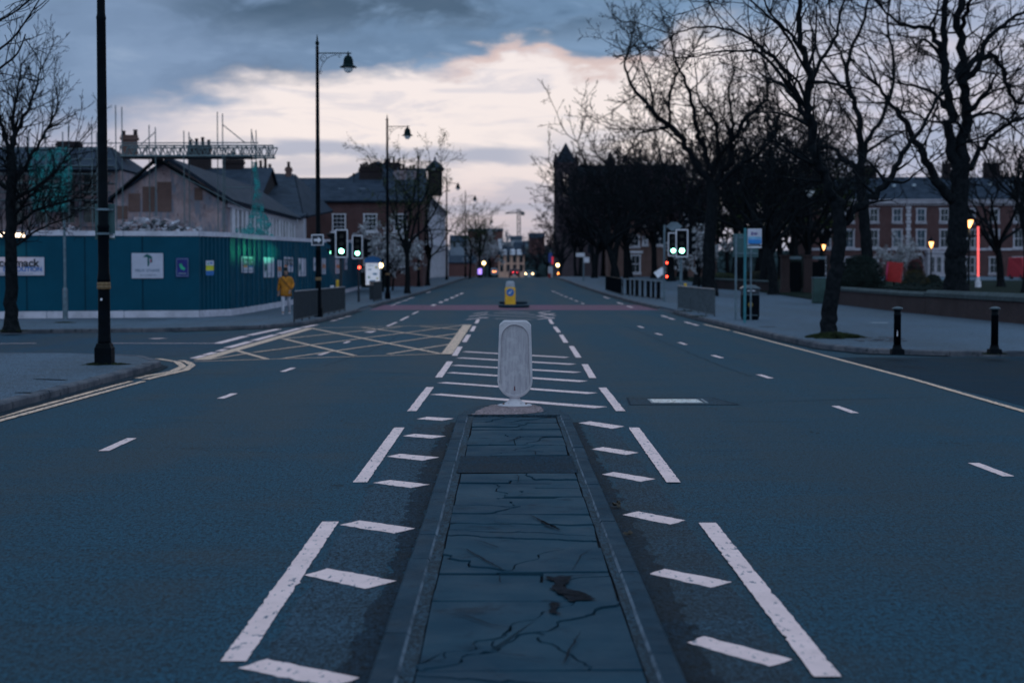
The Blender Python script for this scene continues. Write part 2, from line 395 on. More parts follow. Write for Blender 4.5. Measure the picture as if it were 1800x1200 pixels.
# hills behind the town
def hill(name, y0, y1, hmax, m, seed, x0=-900, x1=900, base=-6):
    mb = MB(); nx, ny = 70, 8; vs = []
    for j in range(ny):
        for i in range(nx):
            x = x0+(x1-x0)*i/(nx-1); y = y0+(y1-y0)*j/(ny-1)
            h = hmax*(.72+.5*mnoise.fractal(Vector((x*.004+seed, y*.003, 0)), .9, 2, 4))*math.sin(min(1, j/(ny-2))*math.pi/2)
            vs.append((x, y, base+max(0, h)))
    mb.add(vs, [(j*nx+i, j*nx+i+1, (j+1)*nx+i+1, (j+1)*nx+i) for j in range(ny-1) for i in range(nx-1)])
    return struct(mb, name, m)
M_hill = mat('hill_wood', (.030, .045, .052), .95, .5, .012, .0, spec=.05, c2=(.014, .022, .030), detail=8)
M_hill2 = mat('far_hill', (.050, .070, .095), .95, .3, .006, .0, spec=.05, detail=8)
hill('hill', 760, 1100, 26, M_hill, 3.1); hill('far_hill', 1500, 2600, 46, M_hill2, 8.4, -2200, 2200)

LK = [(-6.12, -12), (-6.12, 14), (-6.12, 27.5), (-6.2, 29.6), (-6.9, 31.4), (-8.4, 32.5), (-14, 33.0), (-34, 33.4)]
PAVH = .12
def arcless(pts): return pts
def strip_poly(line, w, side):
    """offset copy of a polyline"""
    out = []
    for i, p in enumerate(line):
        a = Vector(line[max(0, i-1)]); b = Vector(line[min(len(line)-1, i+1)]); d = (b-a).normalized()
        n = Vector((-d.y, d.x))*side; out.append((p[0]+n.x*w, p[1]+n.y*w))
    return out
def kerb(line, side, name='kerb', h=PAVH, w=.16, m=M_kerb, stone=.9):
    """kerb stones laid along a polyline, each stone its own bevelled block in one mesh"""
    mb = MB(); L = [Vector(p) for p in line]
    for a, b in zip(L, L[1:]):
        n = max(1, round((b-a).length/stone)); d = (b-a)/n; nr = Vector((-d.y, d.x)).normalized()*side
        for i in range(n):
            p = a+d*i; q = a+d*(i+1); g = d.normalized()*.006; p = p+g; q = q-g
            j = rng.uniform(-.008, .008); hh = h+rng.uniform(-.004, .006)
            o0 = nr*j; o1 = nr*(w+j); c0 = nr*(j+.02)
            def P(v, z): return (v.x, v.y, gz(v.y)+z)
            vs = [P(p+o0, -.02), P(q+o0, -.02), P(p+o0, hh-.025), P(q+o0, hh-.025), P(p+c0, hh), P(q+c0, hh), P(p+o1, hh), P(q+o1, hh)]
            vs += [P(p+o1, -.02), P(q+o1, -.02)]
            mb.add(vs, [(0, 1, 3, 2), (2, 3, 5, 4), (4, 5, 7, 6), (6, 7, 9, 8), (0, 2, 4, 6, 8), (1, 9, 7, 5, 3)])
    return struct(mb, name, m)
def pave(poly, name='pavement', m=M_pave, h=PAVH-.003):
    """raised pavement; cut into strips along y so that it follows the rise of the road"""
    import bmesh
    bm = bmesh.new(); vs = [bm.verts.new((x, y, 0)) for x, y in poly]; bm.faces.new(vs)
    y0 = min(p[1] for p in poly); y1 = max(p[1] for p in poly); y = math.floor(y0/6)*6+6
    while y < y1:
        bmesh.ops.bisect_plane(bm, geom=bm.verts[:]+bm.edges[:]+bm.faces[:], plane_co=(0, y, 0), plane_no=(0, 1, 0)); y += 6
    for v in bm.verts: v.co.z = gz(v.co.y)+h
    bmesh.ops.triangulate(bm, faces=bm.faces)
    r = bmesh.ops.extrude_face_region(bm, geom=bm.faces[:]);
    for v in r['geom']:
        if isinstance(v, bmesh.types.BMVert): v.co.z -= h+.03
    bmesh.ops.recalc_face_normals(bm, faces=bm.faces)
    me = bpy.data.meshes.new(name); bm.to_mesh(me); bm.free(); me.materials.append(m)
    o = bpy.data.objects.new(name, me); SC.collection.objects.link(o); o['kind'] = 'structure'; return o

# near left pavement (with the tall lamp post)
kerb(LK, 1)
ins = strip_poly(LK, .15, 1)
pave(ins+[(-34, -12)])
# far left pavement, in front of the hoarding and along the road
LF = [(-60, 45.0), (-22, 45.2), (-13.5, 45.8), (-9.6, 47.3), (-7.4, 49.6), (-6.5, 53), (-6.4, 60), (-6.35, 71.5)]
LF2 = [(-6.3, 77), (-6.2, 88), (-5.6, 107), (-5.1, 130), (-4.6, 165), (-4.3, 200), (-4.3, 300)]
kerb(LF, 1); kerb([(-6.35, 71.5), (-6.3, 77)], 1, h=.03); kerb(LF2, 1)
allL = LF+LF2[1:]
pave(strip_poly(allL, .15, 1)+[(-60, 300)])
# right pavements
RK = [(34, 33.5), (12, 33.2), (9.0, 33.4), (7.6, 34.4), (7.0, 36.5), (6.9, 40), (6.85, 50), (6.9, 62), (7.0, 69)]
RK2 = [(6.9, 75), (6.6, 88), (6.2, 107), (5.8, 130), (5.7, 170), (5.8, 200), (6.0, 300)]
kerb(RK, -1); kerb([(7.0, 69), (6.9, 75)], -1, h=.03); kerb(RK2, -1)
allR = RK+RK2[1:]
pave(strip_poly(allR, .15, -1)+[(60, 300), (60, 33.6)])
# side-road tarmac on the right, darker and older
mb = MB(); sv = [(6.62, 33.0), (34, 33.0), (34, 6), (6.55, 6)]
mb.face([(x, y, .004) for x, y in sv]); struct(mb, 'side_road', M_dark)
mb = MB(); mb.face([(x, y, .004) for x, y in [(-6.6, 33.4), (-6.6, 46.5), (-9.6, 45.9), (-45, 44.9), (-45, 33.6), (-8.4, 32.9)]]); struct(mb, 'side_road', M_old)
# park lawn behind the wall on the right
mb = MB()
for y0, y1 in zip(range(60, 190, 10), range(70, 200, 10)):
    mb.face([(16.4, y0, gz(y0)+.16), (90, y0, gz(y0)+.16), (90, y1, gz(y1)+.16), (16.4, y1, gz(y1)+.16)])
struct(mb, 'park_lawn', M_grass)
mb = MB(); mb.face([(17, 36, .125), (90, 36, .125), (90, 60, .16), (17, 60, .16)]); struct(mb, 'park_path', M_pave)
mb = MB()
for y0, y1 in ((150, 160), (160, 170), (170, 180), (180, 192)):
    mb.face([(30, y0, gz(y0)+.19), (90, y0, gz(y0)+.19), (90, y1, gz(y1)+.19), (30, y1, gz(y1)+.19)])
struct(mb, 'park_road', M_pave)

# ---------------------------------------------------------------- road markings (sheets 4 mm above the tarmac)
wm, ym = MB(), MB()
def quad(mb, pts, z=.004):
    mb.face([tuple(G(x, y, z)) for x, y in pts])
def rough_poly(mb, pts, z=.004, amp=.008, step=.05):
    """painted shape with slightly ragged edges"""
    P = [G(x, y, z) for x, y in pts]; out = []
    for a, b in zip(P, P[1:]+P[:1]):
        n = max(1, int((b-a).length/step))
        for i in range(n):
            q = a.lerp(b, i/n)
            if i: q += Vector((rng.uniform(-amp, amp), rng.uniform(-amp, amp), 0))
            out.append(tuple(q))
    mb.face(out)
LZ = [0]
def line(mb, p, q, w, z=.004, ragged=True):
    LZ[0] += 1; z += (LZ[0] % 13)*.0005
    a, b = G(*p, z), G(*q, z); d = (b-a); L = d.length; d.normalize(); n = Vector((-d.y, d.x, 0))*w/2
    k = max(1, int(L/(.05 if a.y < 20 else .25))) if L < 12 else max(1, int(L/2))
    l_, r_ = [], []
    for i in range(k+1):
        c = a+(b-a)*i/k; c.z = gz(c.y)+z; e = rng.gauss(0, .0016)*(3 if rng.random() < .12 else 1) if ragged else 0; e2 = rng.gauss(0, .0016)*(3 if rng.random() < .12 else 1) if ragged else 0
        l_.append(c+n*(1+e/w*2)); r_.append(c-n*(1+e2/w*2))
    for i in range(k): mb.face([tuple(l_[i]), tuple(r_[i]), tuple(r_[i+1]), tuple(l_[i+1])])
for p, q in [((410, 1161), (581, 916)), ((633, 847), (702, 751)), ((724, 722), (756, 680)), ((771, 663), (791, 635)), ((799, 625), (809, 609)), ((816, 601), (824, 588)), ((829, 582), (834, 573)), ((837, 568), (841, 561))]: line(wm, p, q, .115)
for p, q in [((1455, 1188), (1243, 918)), ((1184, 847), (1114, 751)), ((1091, 722), (1059, 681)), ((1042, 664), (1028, 640)), ((1017, 628), (1004, 608)), ((995, 602), (986, 588)), ((983, 584), (975, 574)), ((971, 569), (966, 561))]: line(wm, p, q, .115)
for p in [[(418, 1173), (470, 1157), (632, 1190), (585, 1207)], [(535, 1010), (575, 998), (697, 1020), (642, 1034)], [(597, 922), (632, 914), (730, 928), (693, 937)],
          [(655, 848), (686, 843), (756, 851), (722, 857)], [(680, 802), (703, 797), (772, 803), (742, 809)], [(708, 766), (728, 762), (784, 766), (760, 770)], [(733, 736), (750, 732), (798, 735), (778, 739)],
          [(1208, 1128), (1238, 1117), (1393, 1158), (1352, 1170)], [(1142, 1008), (1168, 999), (1287, 1022), (1250, 1032)], [(1094, 904), (1122, 898), (1205, 914), (1178, 921)],
          [(1058, 833), (1078, 829), (1152, 841), (1127, 846)], [(1040, 789), (1060, 785), (1123, 795), (1100, 799)], [(1017, 743), (1038, 740), (1098, 749), (1076, 753)],
          [(755, 693), (775, 691.5), (1068, 714.5), (1045, 717)], [(768, 672.5), (785, 671.2), (1051, 690), (1032, 692)], [(783, 655), (797, 653.8), (1034, 669), (1018, 671)],
          [(792, 642), (806, 641), (1022, 653.4), (1008, 655)], [(801, 629), (813, 628), (1013, 639.3), (1001, 640.7)], [(812, 618.2), (822, 617.3), (1001, 627.3), (992, 628.6)]]:
    rough_poly(wm, p)
# lane dashes
for p, q in [((182, 792), (232, 769.5)), ((388, 700), (412, 691)), ((497, 653), (516, 646)), ((561, 624), (577, 618.5)), ((605, 603), (614, 599.5)), ((650, 584.5), (659, 581.5)), ((681, 573), (697, 566)), ((704, 563), (718, 556)), ((725, 552), (735, 547.5)),
             ((1711, 813), (1773, 836.5)), ((1468, 713), (1503, 725.5)), ((1334, 658), (1355, 664.5)), ((1253, 624), (1269, 629)), ((1194, 601.5), (1206, 605.5)), ((1153, 585.5), (1163, 588.5)), ((1122, 573), (1131, 576))]: line(wm, p, q, .10)
for x, y in [(973, 512), (980, 515), (987, 518.3), (995, 521.6), (1004, 525), (1013, 528.8), (1024, 533)]: line(wm, (x-2.6, y-.8), (x+2.6, y+.8), .10)
for x, y in [(762, 536), (775, 531), (785, 527), (795, 523), (803, 519.5), (811, 516)]: line(wm, (x-2, y+1), (x+2, y-1), .2)
for x, y in [(611, 556), (599, 559.5), (587, 563), (700, 532), (712, 528), (722, 524), (690, 536), (752, 514), (648, 583)]: line(wm, (x-5, y+1), (x+5, y-1), .12)
for x, y in [(1168, 556), (1180, 560), (1209, 567), (1222, 570.5), (1107, 539), (1090, 533), (1066, 523)]: line(wm, (x-5, y-1.5), (x+5, y+1.5), .12)
# hatching before the second island
for a, b in [((820, 561.5), (857, 557.5)), ((825, 556), (857, 552)), ((833, 551), (858, 548.5)), ((842, 557.6), (858, 559)), ((870, 559.8), (935, 562)), ((856, 553.8), (945, 557.4)), ((868, 549.8), (940, 553)), ((880, 547), (930, 549.5)), ((945, 561), (973, 558)), ((950, 554), (975, 551)), ((946, 549), (968, 547)), ((944, 554.5), (974, 559.5)), ((948, 549.5), (976, 554.5))]: line(wm, a, b, .13)
# side-road give-way lines, centre line
for a, b, w in [((382, 603.5), (432, 590.5), .22), ((438, 589), (490, 578), .22), ((400, 611), (440, 600), .2), ((446, 598.3), (484, 588), .2), ((490, 586.5), (528, 576.5), .2), ((340, 629.5), (358, 624.5), .16), ((361, 623.5), (377, 619), .16), ((384, 617), (396, 613.5), .16),
                ((532, 575.5), (556, 570.5), .2), ((195, 603), (378, 603.2), .12), ((-30, 604), (64, 603), .12), ((448, 564), (500, 564.5), .45), ((270, 594.5), (285, 594.8), .5)]: line(wm, a, b, w, z=.009)
line(ym, (32, 624.5), (160, 625), .1, z=.009)
# double yellow lines, near left
line(ym, (-20, 737.5), (230, 669.5), .10); line(ym, (-20, 744), (252, 669.5), .10)
for pl in ([(240, 664.5), (256, 660.5), (287, 655.5), (304, 652), (322, 643.5), (311, 635.5), (277, 630)], [(256, 666.5), (280, 660.5), (307, 654.5), (326, 650), (338, 641.5), (331, 636.5), (318, 633)]):
    for a, b in zip(pl, pl[1:]): line(ym, a, b, .13, z=.008)
# single yellow line, right
line(ym, (1830, 731), (1600, 664.5), .10); line(ym, (1600, 664.5), (1290, 582.5), .10); line(ym, (1283, 580.5), (1238, 570), .1)
# yellow box junction
for a, b, w in [((341, 635), (793, 621), .11), ((352, 632), (547, 576.3), .26), ((547, 576.5), (822, 570.3), .11),
                ((415, 615.6), (469, 630.6), .12), ((496, 594.7), (624, 624.6), .12), ((549, 577), (773, 621), .12), ((636, 575), (803, 596.5), .12), ((739, 573.3), (818, 580), .12),
                ((367, 631.5), (440, 620), .08), ((446, 619), (817, 571), .10), ((499, 629.3), (813, 584.5), .10), ((681, 622), (796, 603.8), .10), ((503, 594.7), (706, 573.8), .10)]: line(ym, a, b, w, z=.006)
quad(ym, [(775, 622.3), (795, 622), (829, 570.5), (814, 570.8)], .0135)
struct(wm, 'road_marking', M_white); struct(ym, 'road_marking', M_yel)
# red anti-skid strip at the crossing
mb = MB(); mb.face([(-6.1, 73, gz(73)+.004), (6.8, 73, gz(73)+.004), (6.75, 82, gz(82)+.004), (-6.1, 82, gz(82)+.004)]); struct(mb, 'crossing_strip', M_red)
# grimy channels along the kerbs, painted dark to stand in for shaded kerb sides
def kerb_shade_channel(line_, side, w=.22):
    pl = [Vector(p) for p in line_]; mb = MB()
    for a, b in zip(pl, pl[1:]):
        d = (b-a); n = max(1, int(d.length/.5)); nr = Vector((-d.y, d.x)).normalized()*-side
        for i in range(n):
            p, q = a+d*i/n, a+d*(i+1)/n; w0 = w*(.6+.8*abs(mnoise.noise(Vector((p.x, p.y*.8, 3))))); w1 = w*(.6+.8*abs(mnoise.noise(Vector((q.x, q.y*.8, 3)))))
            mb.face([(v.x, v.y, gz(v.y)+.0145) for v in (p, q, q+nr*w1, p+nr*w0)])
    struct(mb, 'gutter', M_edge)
kerb_shade_channel(LK[:5], 1); kerb_shade_channel(LF[3:], 1); kerb_shade_channel(LF2, 1); kerb_shade_channel(RK[2:], -1); kerb_shade_channel(RK2, -1)
# patches: darker strip beside the island kerbs, round the manhole, old repairs
def patch(pts, m, z=.0025, name='road_patch', amp=.03):
    mb = MB(); rough_poly(mb, pts, z, amp, .12); return struct(mb, name, m)
def wpatch(pts, m, z=.0025, amp=.02, step=.12, name='road_patch'):
    out = []
    for a, b in zip(pts, pts[1:]+pts[:1]):
        a, b = Vector(a), Vector(b); n = max(1, int((b-a).length/step))
        for i in range(n):
            q = a.lerp(b, i/n)
            if i: q += Vector((rng.uniform(-amp, amp), rng.uniform(-amp, amp)))
            out.append((q.x, q.y, gz(q.y)+z))
    mb = MB(); mb.face(out); return struct(mb, name, m)
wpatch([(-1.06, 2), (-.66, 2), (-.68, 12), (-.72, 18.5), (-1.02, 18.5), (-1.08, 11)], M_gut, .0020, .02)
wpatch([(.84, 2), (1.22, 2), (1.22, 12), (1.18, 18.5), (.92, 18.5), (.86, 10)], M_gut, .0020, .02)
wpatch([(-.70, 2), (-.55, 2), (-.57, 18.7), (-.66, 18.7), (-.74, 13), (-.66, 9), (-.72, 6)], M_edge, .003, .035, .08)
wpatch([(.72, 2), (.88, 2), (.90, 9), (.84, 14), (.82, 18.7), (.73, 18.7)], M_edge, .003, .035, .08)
MHC = G(1188, 705, 0)
wpatch([(MHC.x-.65, MHC.y-.62), (MHC.x+.75, MHC.y-.62), (MHC.x+.55, MHC.y+.62), (MHC.x-.6, MHC.y+.62)], M_gut, .003, .006)
mo = MB()
for a, b in (((-.65, -.62), (.75, -.62)), ((.75, -.62), (.55, .62)), ((.55, .62), (-.6, .62)), ((-.6, .62), (-.65, -.62))):
    p0, p1 = Vector(a), Vector(b); d = (p1-p0).normalized(); n = Vector((-d.y, d.x))*.014
    mo.face([(MHC.x+q.x, MHC.y+q.y, .005) for q in (p0-n, p1-n, p1+n, p0+n)])
struct(mo, 'patch_seam', M_dark)
# tarmac seams along the lane
mo = MB()
def seam(pts, w):
    P = []
    for a, b in zip(pts, pts[1:]):
        a, b = Vector(a), Vector(b); n = max(2, int((b-a).length/.3))
        for i in range(n): P.append(a.lerp(b, i/n)+Vector((rng.uniform(-.03, .03), rng.uniform(-.03, .03))))
    P.append(Vector(pts[-1]))
    for p, q in zip(P, P[1:]):
        d = (q-p).normalized(); n = Vector((-d.y, d.x))*w*rng.uniform(.3, 1)
        mo.face([(v.x, v.y, gz(v.y)+.0022) for v in (p-n, q-n, q+n, p+n)])
seam([(-3.3, 30), (-2.95, 36), (-2.9, 44)], .02); seam([(4.0, 27), (3.9, 31), (3.85, 40), (3.8, 52)], .02)
seam([(1.4, 22), (3, 21.5), (5.8, 22.5)], .015); seam([(-5.9, 27), (-3.6, 28.5), (-1.6, 27.8)], .015)
struct(mo, 'tarmac_seam', M_dark)

# ---------------------------------------------------------------- refuge island (kerbs, mortar, cracked slabs)
IZ = .085
mb = MB(); mb.box((.09, 8.3, IZ/2-.012), (1.16, 21.0, IZ-.024)); struct(mb, 'traffic_island', M_mort)
def ikerb(x0, x1, ya, yb, edge):
    mb = MB(); y = ya
    while y < yb-.02:
        L = min(.92+rng.uniform(-.12, .12), yb-y); j = rng.uniform(-.004, .004); h = IZ+rng.uniform(-.003, .004)
        a, b = y+.004, y+L-.004
        xs_ = [x0+j, x0+j+.012, x1+j-.012, x1+j]; vs = []
        for yy in (a, b):
            for x, z in ((xs_[0], -.02), (xs_[0], h-.014), (xs_[1], h), (xs_[2], h), (xs_[3], h-.014), (xs_[3], -.02)): vs.append((x, yy, z))
        mi = [0, 0, 0, 0, 0]
        mb.add(vs, [(0, 1, 7, 6), (2, 3, 9, 8), (4, 5, 11, 10), (0, 5, 4, 3, 2, 1), (6, 7, 8, 9, 10, 11)])
        mb.add(vs, [(1, 2, 8, 7)], 1 if edge < 0 else 0); mb.add(vs, [(3, 4, 10, 9)], 1 if edge > 0 else 0)
        y += L
    o = mb.build('island_kerb', [M_ikerb, M_kedge], kind='structure'); return o
ikerb(-.55, -.43, -2, 18.75, 1); ikerb(.61, .72, -2, 18.75, -1)
# slab rows measured in the photograph: (near y, far y)
def yd(py): return G(890, py, IZ).y
rows = [(yd(1290), yd(1176)), (yd(1175), yd(1056)), (yd(1056), yd(1006)), (yd(1005), yd(963)), (yd(963), yd(929)), (yd(928), yd(903)), (yd(902.5), yd(873)), (yd(872.5), yd(848)), (yd(847.5), yd(830)), (yd(799), yd(781)), (yd(780.6), yd(767)), (yd(766.6), yd(754)), (yd(753.6), yd(742)), (yd(741.6), yd(732.5))]
def cutpoly(poly, a, b):
    """split a convex-ish polygon by the line a-b (2-D)"""
    d = b-a; s = [(p-a).cross(d) if hasattr(p-a, 'cross') else 0 for p in poly]
    s = [(p.x-a.x)*d.y-(p.y-a.y)*d.x for p in poly]; L, Rr = [], []
    for i, p in enumerate(poly):
        q = poly[(i+1) % len(poly)]; s0, s1 = s[i], s[(i+1) % len(poly)]
        (L if s0 >= 0 else Rr).append(p)
        if s0*s1 < 0:
            x = p.lerp(q, s0/(s0-s1)); L.append(x); Rr.append(x)
    return [q for q in (L, Rr) if len(q) > 2]
def inset(poly, g):
    c = sum(poly, Vector((0, 0)))/len(poly); out = []
    n = len(poly)
    for i, p in enumerate(poly):
        a, b = poly[i-1], poly[(i+1) % n]; d1 = (p-a).normalized(); d2 = (b-p).normalized()
        n1 = Vector((-d1.y, d1.x)); n2 = Vector((-d2.y, d2.x)); m_ = n1+n2
        if m_.length < 1e-6: m_ = n1
        m_.normalize(); out.append(p+m_*g/max(.35, m_.dot(n1)))
    return out
rs = random.Random(21)
sl = MB(); XL, XR = -.37, .56
for ri, (a, b) in enumerate(rows):
    H = b-a; polys = []
    # a straight joint in most rows plus one or two breaks
    pieces = [[Vector((XL+rs.uniform(-.01, .01), a)), Vector((XR+rs.uniform(-.01, .01), a)), Vector((XR, b)), Vector((XL, b))]]
    for _ in range(4 if H > .9 else rs.choice([2, 3, 3])):
        k = max(range(len(pieces)), key=lambda i: (max(p.x for p in pieces[i])-min(p.x for p in pieces[i])))
        pc = pieces.pop(k); cx = sum(p.x for p in pc)/len(pc)+rs.uniform(-.1, .1); cy = sum(p.y for p in pc)/len(pc)+rs.uniform(-.12, .12)
        ang = rs.choice([rs.uniform(-.45, .45), rs.uniform(.9, 2.2)]); dd = Vector((math.cos(ang), math.sin(ang)))
        pieces += cutpoly(pc, Vector((cx, cy))-dd*2, Vector((cx, cy))+dd*2)
    for pc in pieces:
        ar = abs(sum(p.x*q.y-q.x*p.y for p, q in zip(pc, pc[1:]+pc[:1])))/2
        if ar < .012: continue
        if sum(p.x*q.y-q.x*p.y for p, q in zip(pc, pc[1:]+pc[:1])) < 0: pc = pc[::-1]
        q = []
        for u, w in zip(pc, pc[1:]+pc[:1]):        # ragged break lines
            straight = abs(u.y-w.y) < .004 or abs(u.x-w.x) < .03
            n = 1 if straight else max(2, int((w-u).length/.045))
            for i in range(n):
                z = u.lerp(w, i/n)
                if i: z = z+Vector((mnoise.noise(Vector((z.x*6, z.y*6, 1))), mnoise.noise(Vector((z.x*6, z.y*6, 5)))))*.07+Vector((mnoise.noise(Vector((z.x*19, z.y*19, 1))), mnoise.noise(Vector((z.x*19, z.y*19, 5)))))*.02
                q.append(z)
        q = inset(q, rs.choice([.0035, .005, .0065, .009])); dz = rs.uniform(-.007, .006); tx = rs.uniform(-.012, .012); ty = rs.uniform(-.014, .014)
        mc = sum(q, Vector((0, 0)))/len(q); n = len(q)
        def zz(p): return IZ-.004+dz+(p.x-mc.x)*tx+(p.y-mc.y)*ty
        q2 = [mc+(p-mc)*.992 for p in q]
        vs = [(p.x, p.y, zz(p)-.05) for p in q]+[(p.x, p.y, zz(p)-.004) for p in q]+[(p.x, p.y, zz(p)) for p in q2]
        sl.add(vs, [tuple(range(2*n, 3*n))]+[(i, (i+1) % n, n+(i+1) % n, n+i) for i in range(n)]+[(n+i, n+(i+1) % n, 2*n+(i+1) % n, 2*n+i) for i in range(n)])
struct(sl, 'paving_slabs', M_slab)
# wedge cracks and missing corners seen in the slabs
ck = MB()
def crack(px, w=.008):
    P = [G(x, y, IZ+.006).xy for x, y in px]; q = []
    for a, b in zip(P, P[1:]):
        n = max(2, int((b-a).length/.04))
        for i in range(n): q.append(a.lerp(b, i/n)+Vector((rs.uniform(-.005, .005), rs.uniform(-.005, .005))))
    q.append(P[-1]); n = len(q)
    for i in range(n-1):
        d = (q[i+1]-q[i]).normalized(); nn = Vector((-d.y, d.x)); w0 = w*(.25+.9*math.sin(math.pi*min(1, (i+.3)/n)))*rs.uniform(.6, 1.2); w1 = w0*.9
        ck.face([(p.x, p.y, IZ+.0085) for p in (q[i]-nn*w0/2, q[i+1]-nn*w1/2, q[i+1]+nn*w1/2, q[i]+nn*w0/2)])
def hole(px):
    P = [G(x, y, IZ+.0085) for x, y in px]; o_ = []
    for a, b in zip(P, P[1:]+P[:1]):
        n = max(2, int((b-a).length/.025))
        for i in range(n): o_.append(tuple(a.lerp(b, i/n)+Vector((rs.uniform(-.014, .014), rs.uniform(-.03, .03), 0))))
    ck.face(o_)
crack([(788, 961), (820, 965), (868, 992), (886, 1002)], .012); crack([(823, 946), (850, 952), (876, 962)], .010)
crack([(928, 903), (950, 914), (983, 930)], .016); crack([(862, 914), (905, 926)], .006); crack([(905, 872), (925, 867), (950, 868)], .007)
crack([(770, 1078), (815, 1081), (862, 1096), (905, 1104)], .010); crack([(1019, 1110), (1003, 1140), (990, 1165)], .009); crack([(855, 1145), (890, 1149), (960, 1158)], .007)
crack([(962, 1008), (1000, 1012), (1050, 1008)], .008); crack([(905, 735), (925, 738), (940, 741)], .010); crack([(885, 778), (905, 772), (915, 765)], .010); crack([(868, 790), (890, 792)], .01); crack([(940, 792), (942, 799)], .01)
crack([(905, 830), (912, 838), (910, 848)], .006); crack([(1005, 1003), (1022, 975), (1040, 965)], .005); crack([(876, 1010), (880, 1024)], .007); crack([(940, 960), (960, 962), (985, 964)], .006)
hole([(958, 1012), (1006, 1012), (990, 1030), (1030, 1042), (1048, 1053), (1005, 1055), (985, 1044), (968, 1034), (974, 1024)])
hole([(966, 1057), (984, 1058), (976, 1070), (984, 1077), (967, 1076)]); hole([(948, 914), (972, 922), (983, 930), (962, 922)])
struct(ck, 'slab_cracks', M_mort)
wpatch([(-.40, yd(829.5)), (.58, yd(829.5)), (.58, yd(800)), (-.40, yd(800))], M_dark, IZ-.004, .012)
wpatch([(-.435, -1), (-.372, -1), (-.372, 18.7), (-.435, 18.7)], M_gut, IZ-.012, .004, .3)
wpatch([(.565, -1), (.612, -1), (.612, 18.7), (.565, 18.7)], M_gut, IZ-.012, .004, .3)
# rounded nose of rough concrete round the bollard foot
BX, BY = G(905, 714, IZ).xy
no = [(-.56, 18.70), (.73, 18.70), (.735, 19.15)]+[(.09+.645*math.cos(a), 19.25+1.30*math.sin(a)**1.0) for a in [math.pi*i/26 for i in range(1, 26)]]+[(-.565, 19.15)]
no = [Vector((x+rng.uniform(-.012, .012), y+(rng.uniform(-.015, .015) if y > 18.8 else 0))) for x, y in no]; cc = Vector((.09, 19.3)); n = len(no); mb = MB()
def lift(k, z): return [((cc+(p-cc)*k).x, (cc+(p-cc)*k).y if p.y > 18.8 else p.y, z) for p in no]
vs = lift(1, -.02)+lift(1, .012)+lift(.93, .055)+lift(.84, IZ+.001)
mb.add(vs, [tuple(range(3*n, 4*n))]+[(j*n+i, j*n+(i+1) % n, (j+1)*n+(i+1) % n, (j+1)*n+i) for j in range(3) for i in range(n)])
struct(mb, 'island_nose', M_gut)
wpatch([(-.40, 18.72), (.02, 18.72), (.2, 18.80), (.33, 18.95), (.42, 19.1), (.43, 19.6), (.34, 20.1), (.10, 20.25), (-.18, 20.1), (-.28, 19.6), (-.36, 19.1)], M_pink, IZ+.0045, .025, .08, 'concrete_pad')
# second island with its yellow bollard
mb = MB(); yb = 80.4
for cy, ry in ((77.6, 1.3), (84.9, 1.3)):
    pts = [(.36+.72*math.copysign(abs(math.cos(2*math.pi*i/24))**.7, math.cos(2*math.pi*i/24)), cy+ry*math.sin(2*math.pi*i/24)) for i in range(24)]
    mb.prism(pts, -.02, .11)
struct(mb, 'traffic_island', M_dark)

# ---------------------------------------------------------------- the bollard in front
b = thing('traffic_bollard', 'weathered grey-white traffic bollard with recessed oval panel, nearest to the camera', 'traffic bollard', (BX, BY, IZ+.008))
M_bol = mat('weathered_white_plastic', (.54, .47, .51), .65, .2, 5, .15, 60, c2=(.43, .38, .43), dirt=(.34, .31, .36), spec=.15)
def bolmat():
    m = bpy.data.materials.new('grimy_grey_panel'); m.use_nodes = True; k = NT(m.node_tree); bb = k.n['Principled BSDF']
    v = k.new("ShaderNodeTexCoord").outputs['Object']; mp_ = k.new("ShaderNodeMapping"); mp_.inputs['Scale'].default_value = (9, 1, .9); k.l.new(v, mp_.inputs[0])
    s = k.noise(mp_.outputs[0], 4.5, 6, .65, .3); g = k.noise(v, 6, 4, .6); f = k.noise(v, 40, 4, .7)
    c = k.mix(k.mr(s, .3, .7), (.30, .265, .31), (.44, .385, .43)); c = k.mix(k.m('MULTIPLY', k.mr(g, .52, .62), .5), c, (.50, .44, .49)); c = k.mix(k.m('MULTIPLY', k.mr(f, .6, .72), .6), c, (.16, .15, .19))
    k.set(bb.inputs['Base Color'], c); bb.inputs['Roughness'].default_value = .65; bb.inputs['Specular IOR Level'].default_value = .25
    return m
M_bpan = bolmat()
s_ = .00692                       # metres per photograph pixel at the bollard
def bp(px, py): return ((px-905.5)*s_, (712-py)*s_)
out = []
cx0, cyl, rb = 905.7, 667, 30.6
for i in range(25):               # bottom round
    a = math.pi+math.pi*i/24; out.append((cx0+rb*math.cos(a), cyl-1.02*rb*math.sin(a)))
out += [(934.5, 600), (933.6, 571), (932.3, 568.6), (926.5, 563.8), (924.5, 563.0), (887.5, 562.8), (885.6, 563.6), (879.6, 568.8), (878.4, 571), (877.2, 600)]
bo = MB()
def ring(pts, y, sc=1.0, cz=None):
    mx_ = sum(p[0] for p in pts)/len(pts); my_ = sum(p[1] for p in pts)/len(pts)
    return [(BX+bp(mx_+(x-mx_)*sc, 0)[0], BY+y, b.location.z+bp(0, my_+(yy-my_)*sc)[1]) for x, yy in pts]
n = len(out); rr = [ring(out, .065, .97), ring(out, .05, 1), ring(out, -.05, 1), ring(out, -.062, .975)]
vs = sum(rr, []); fs = [tuple(range(n))]
for k_ in range(3): fs += [(k_*n+i, k_*n+(i+1) % n, (k_+1)*n+(i+1) % n, (k_+1)*n+i) for i in range(n)]
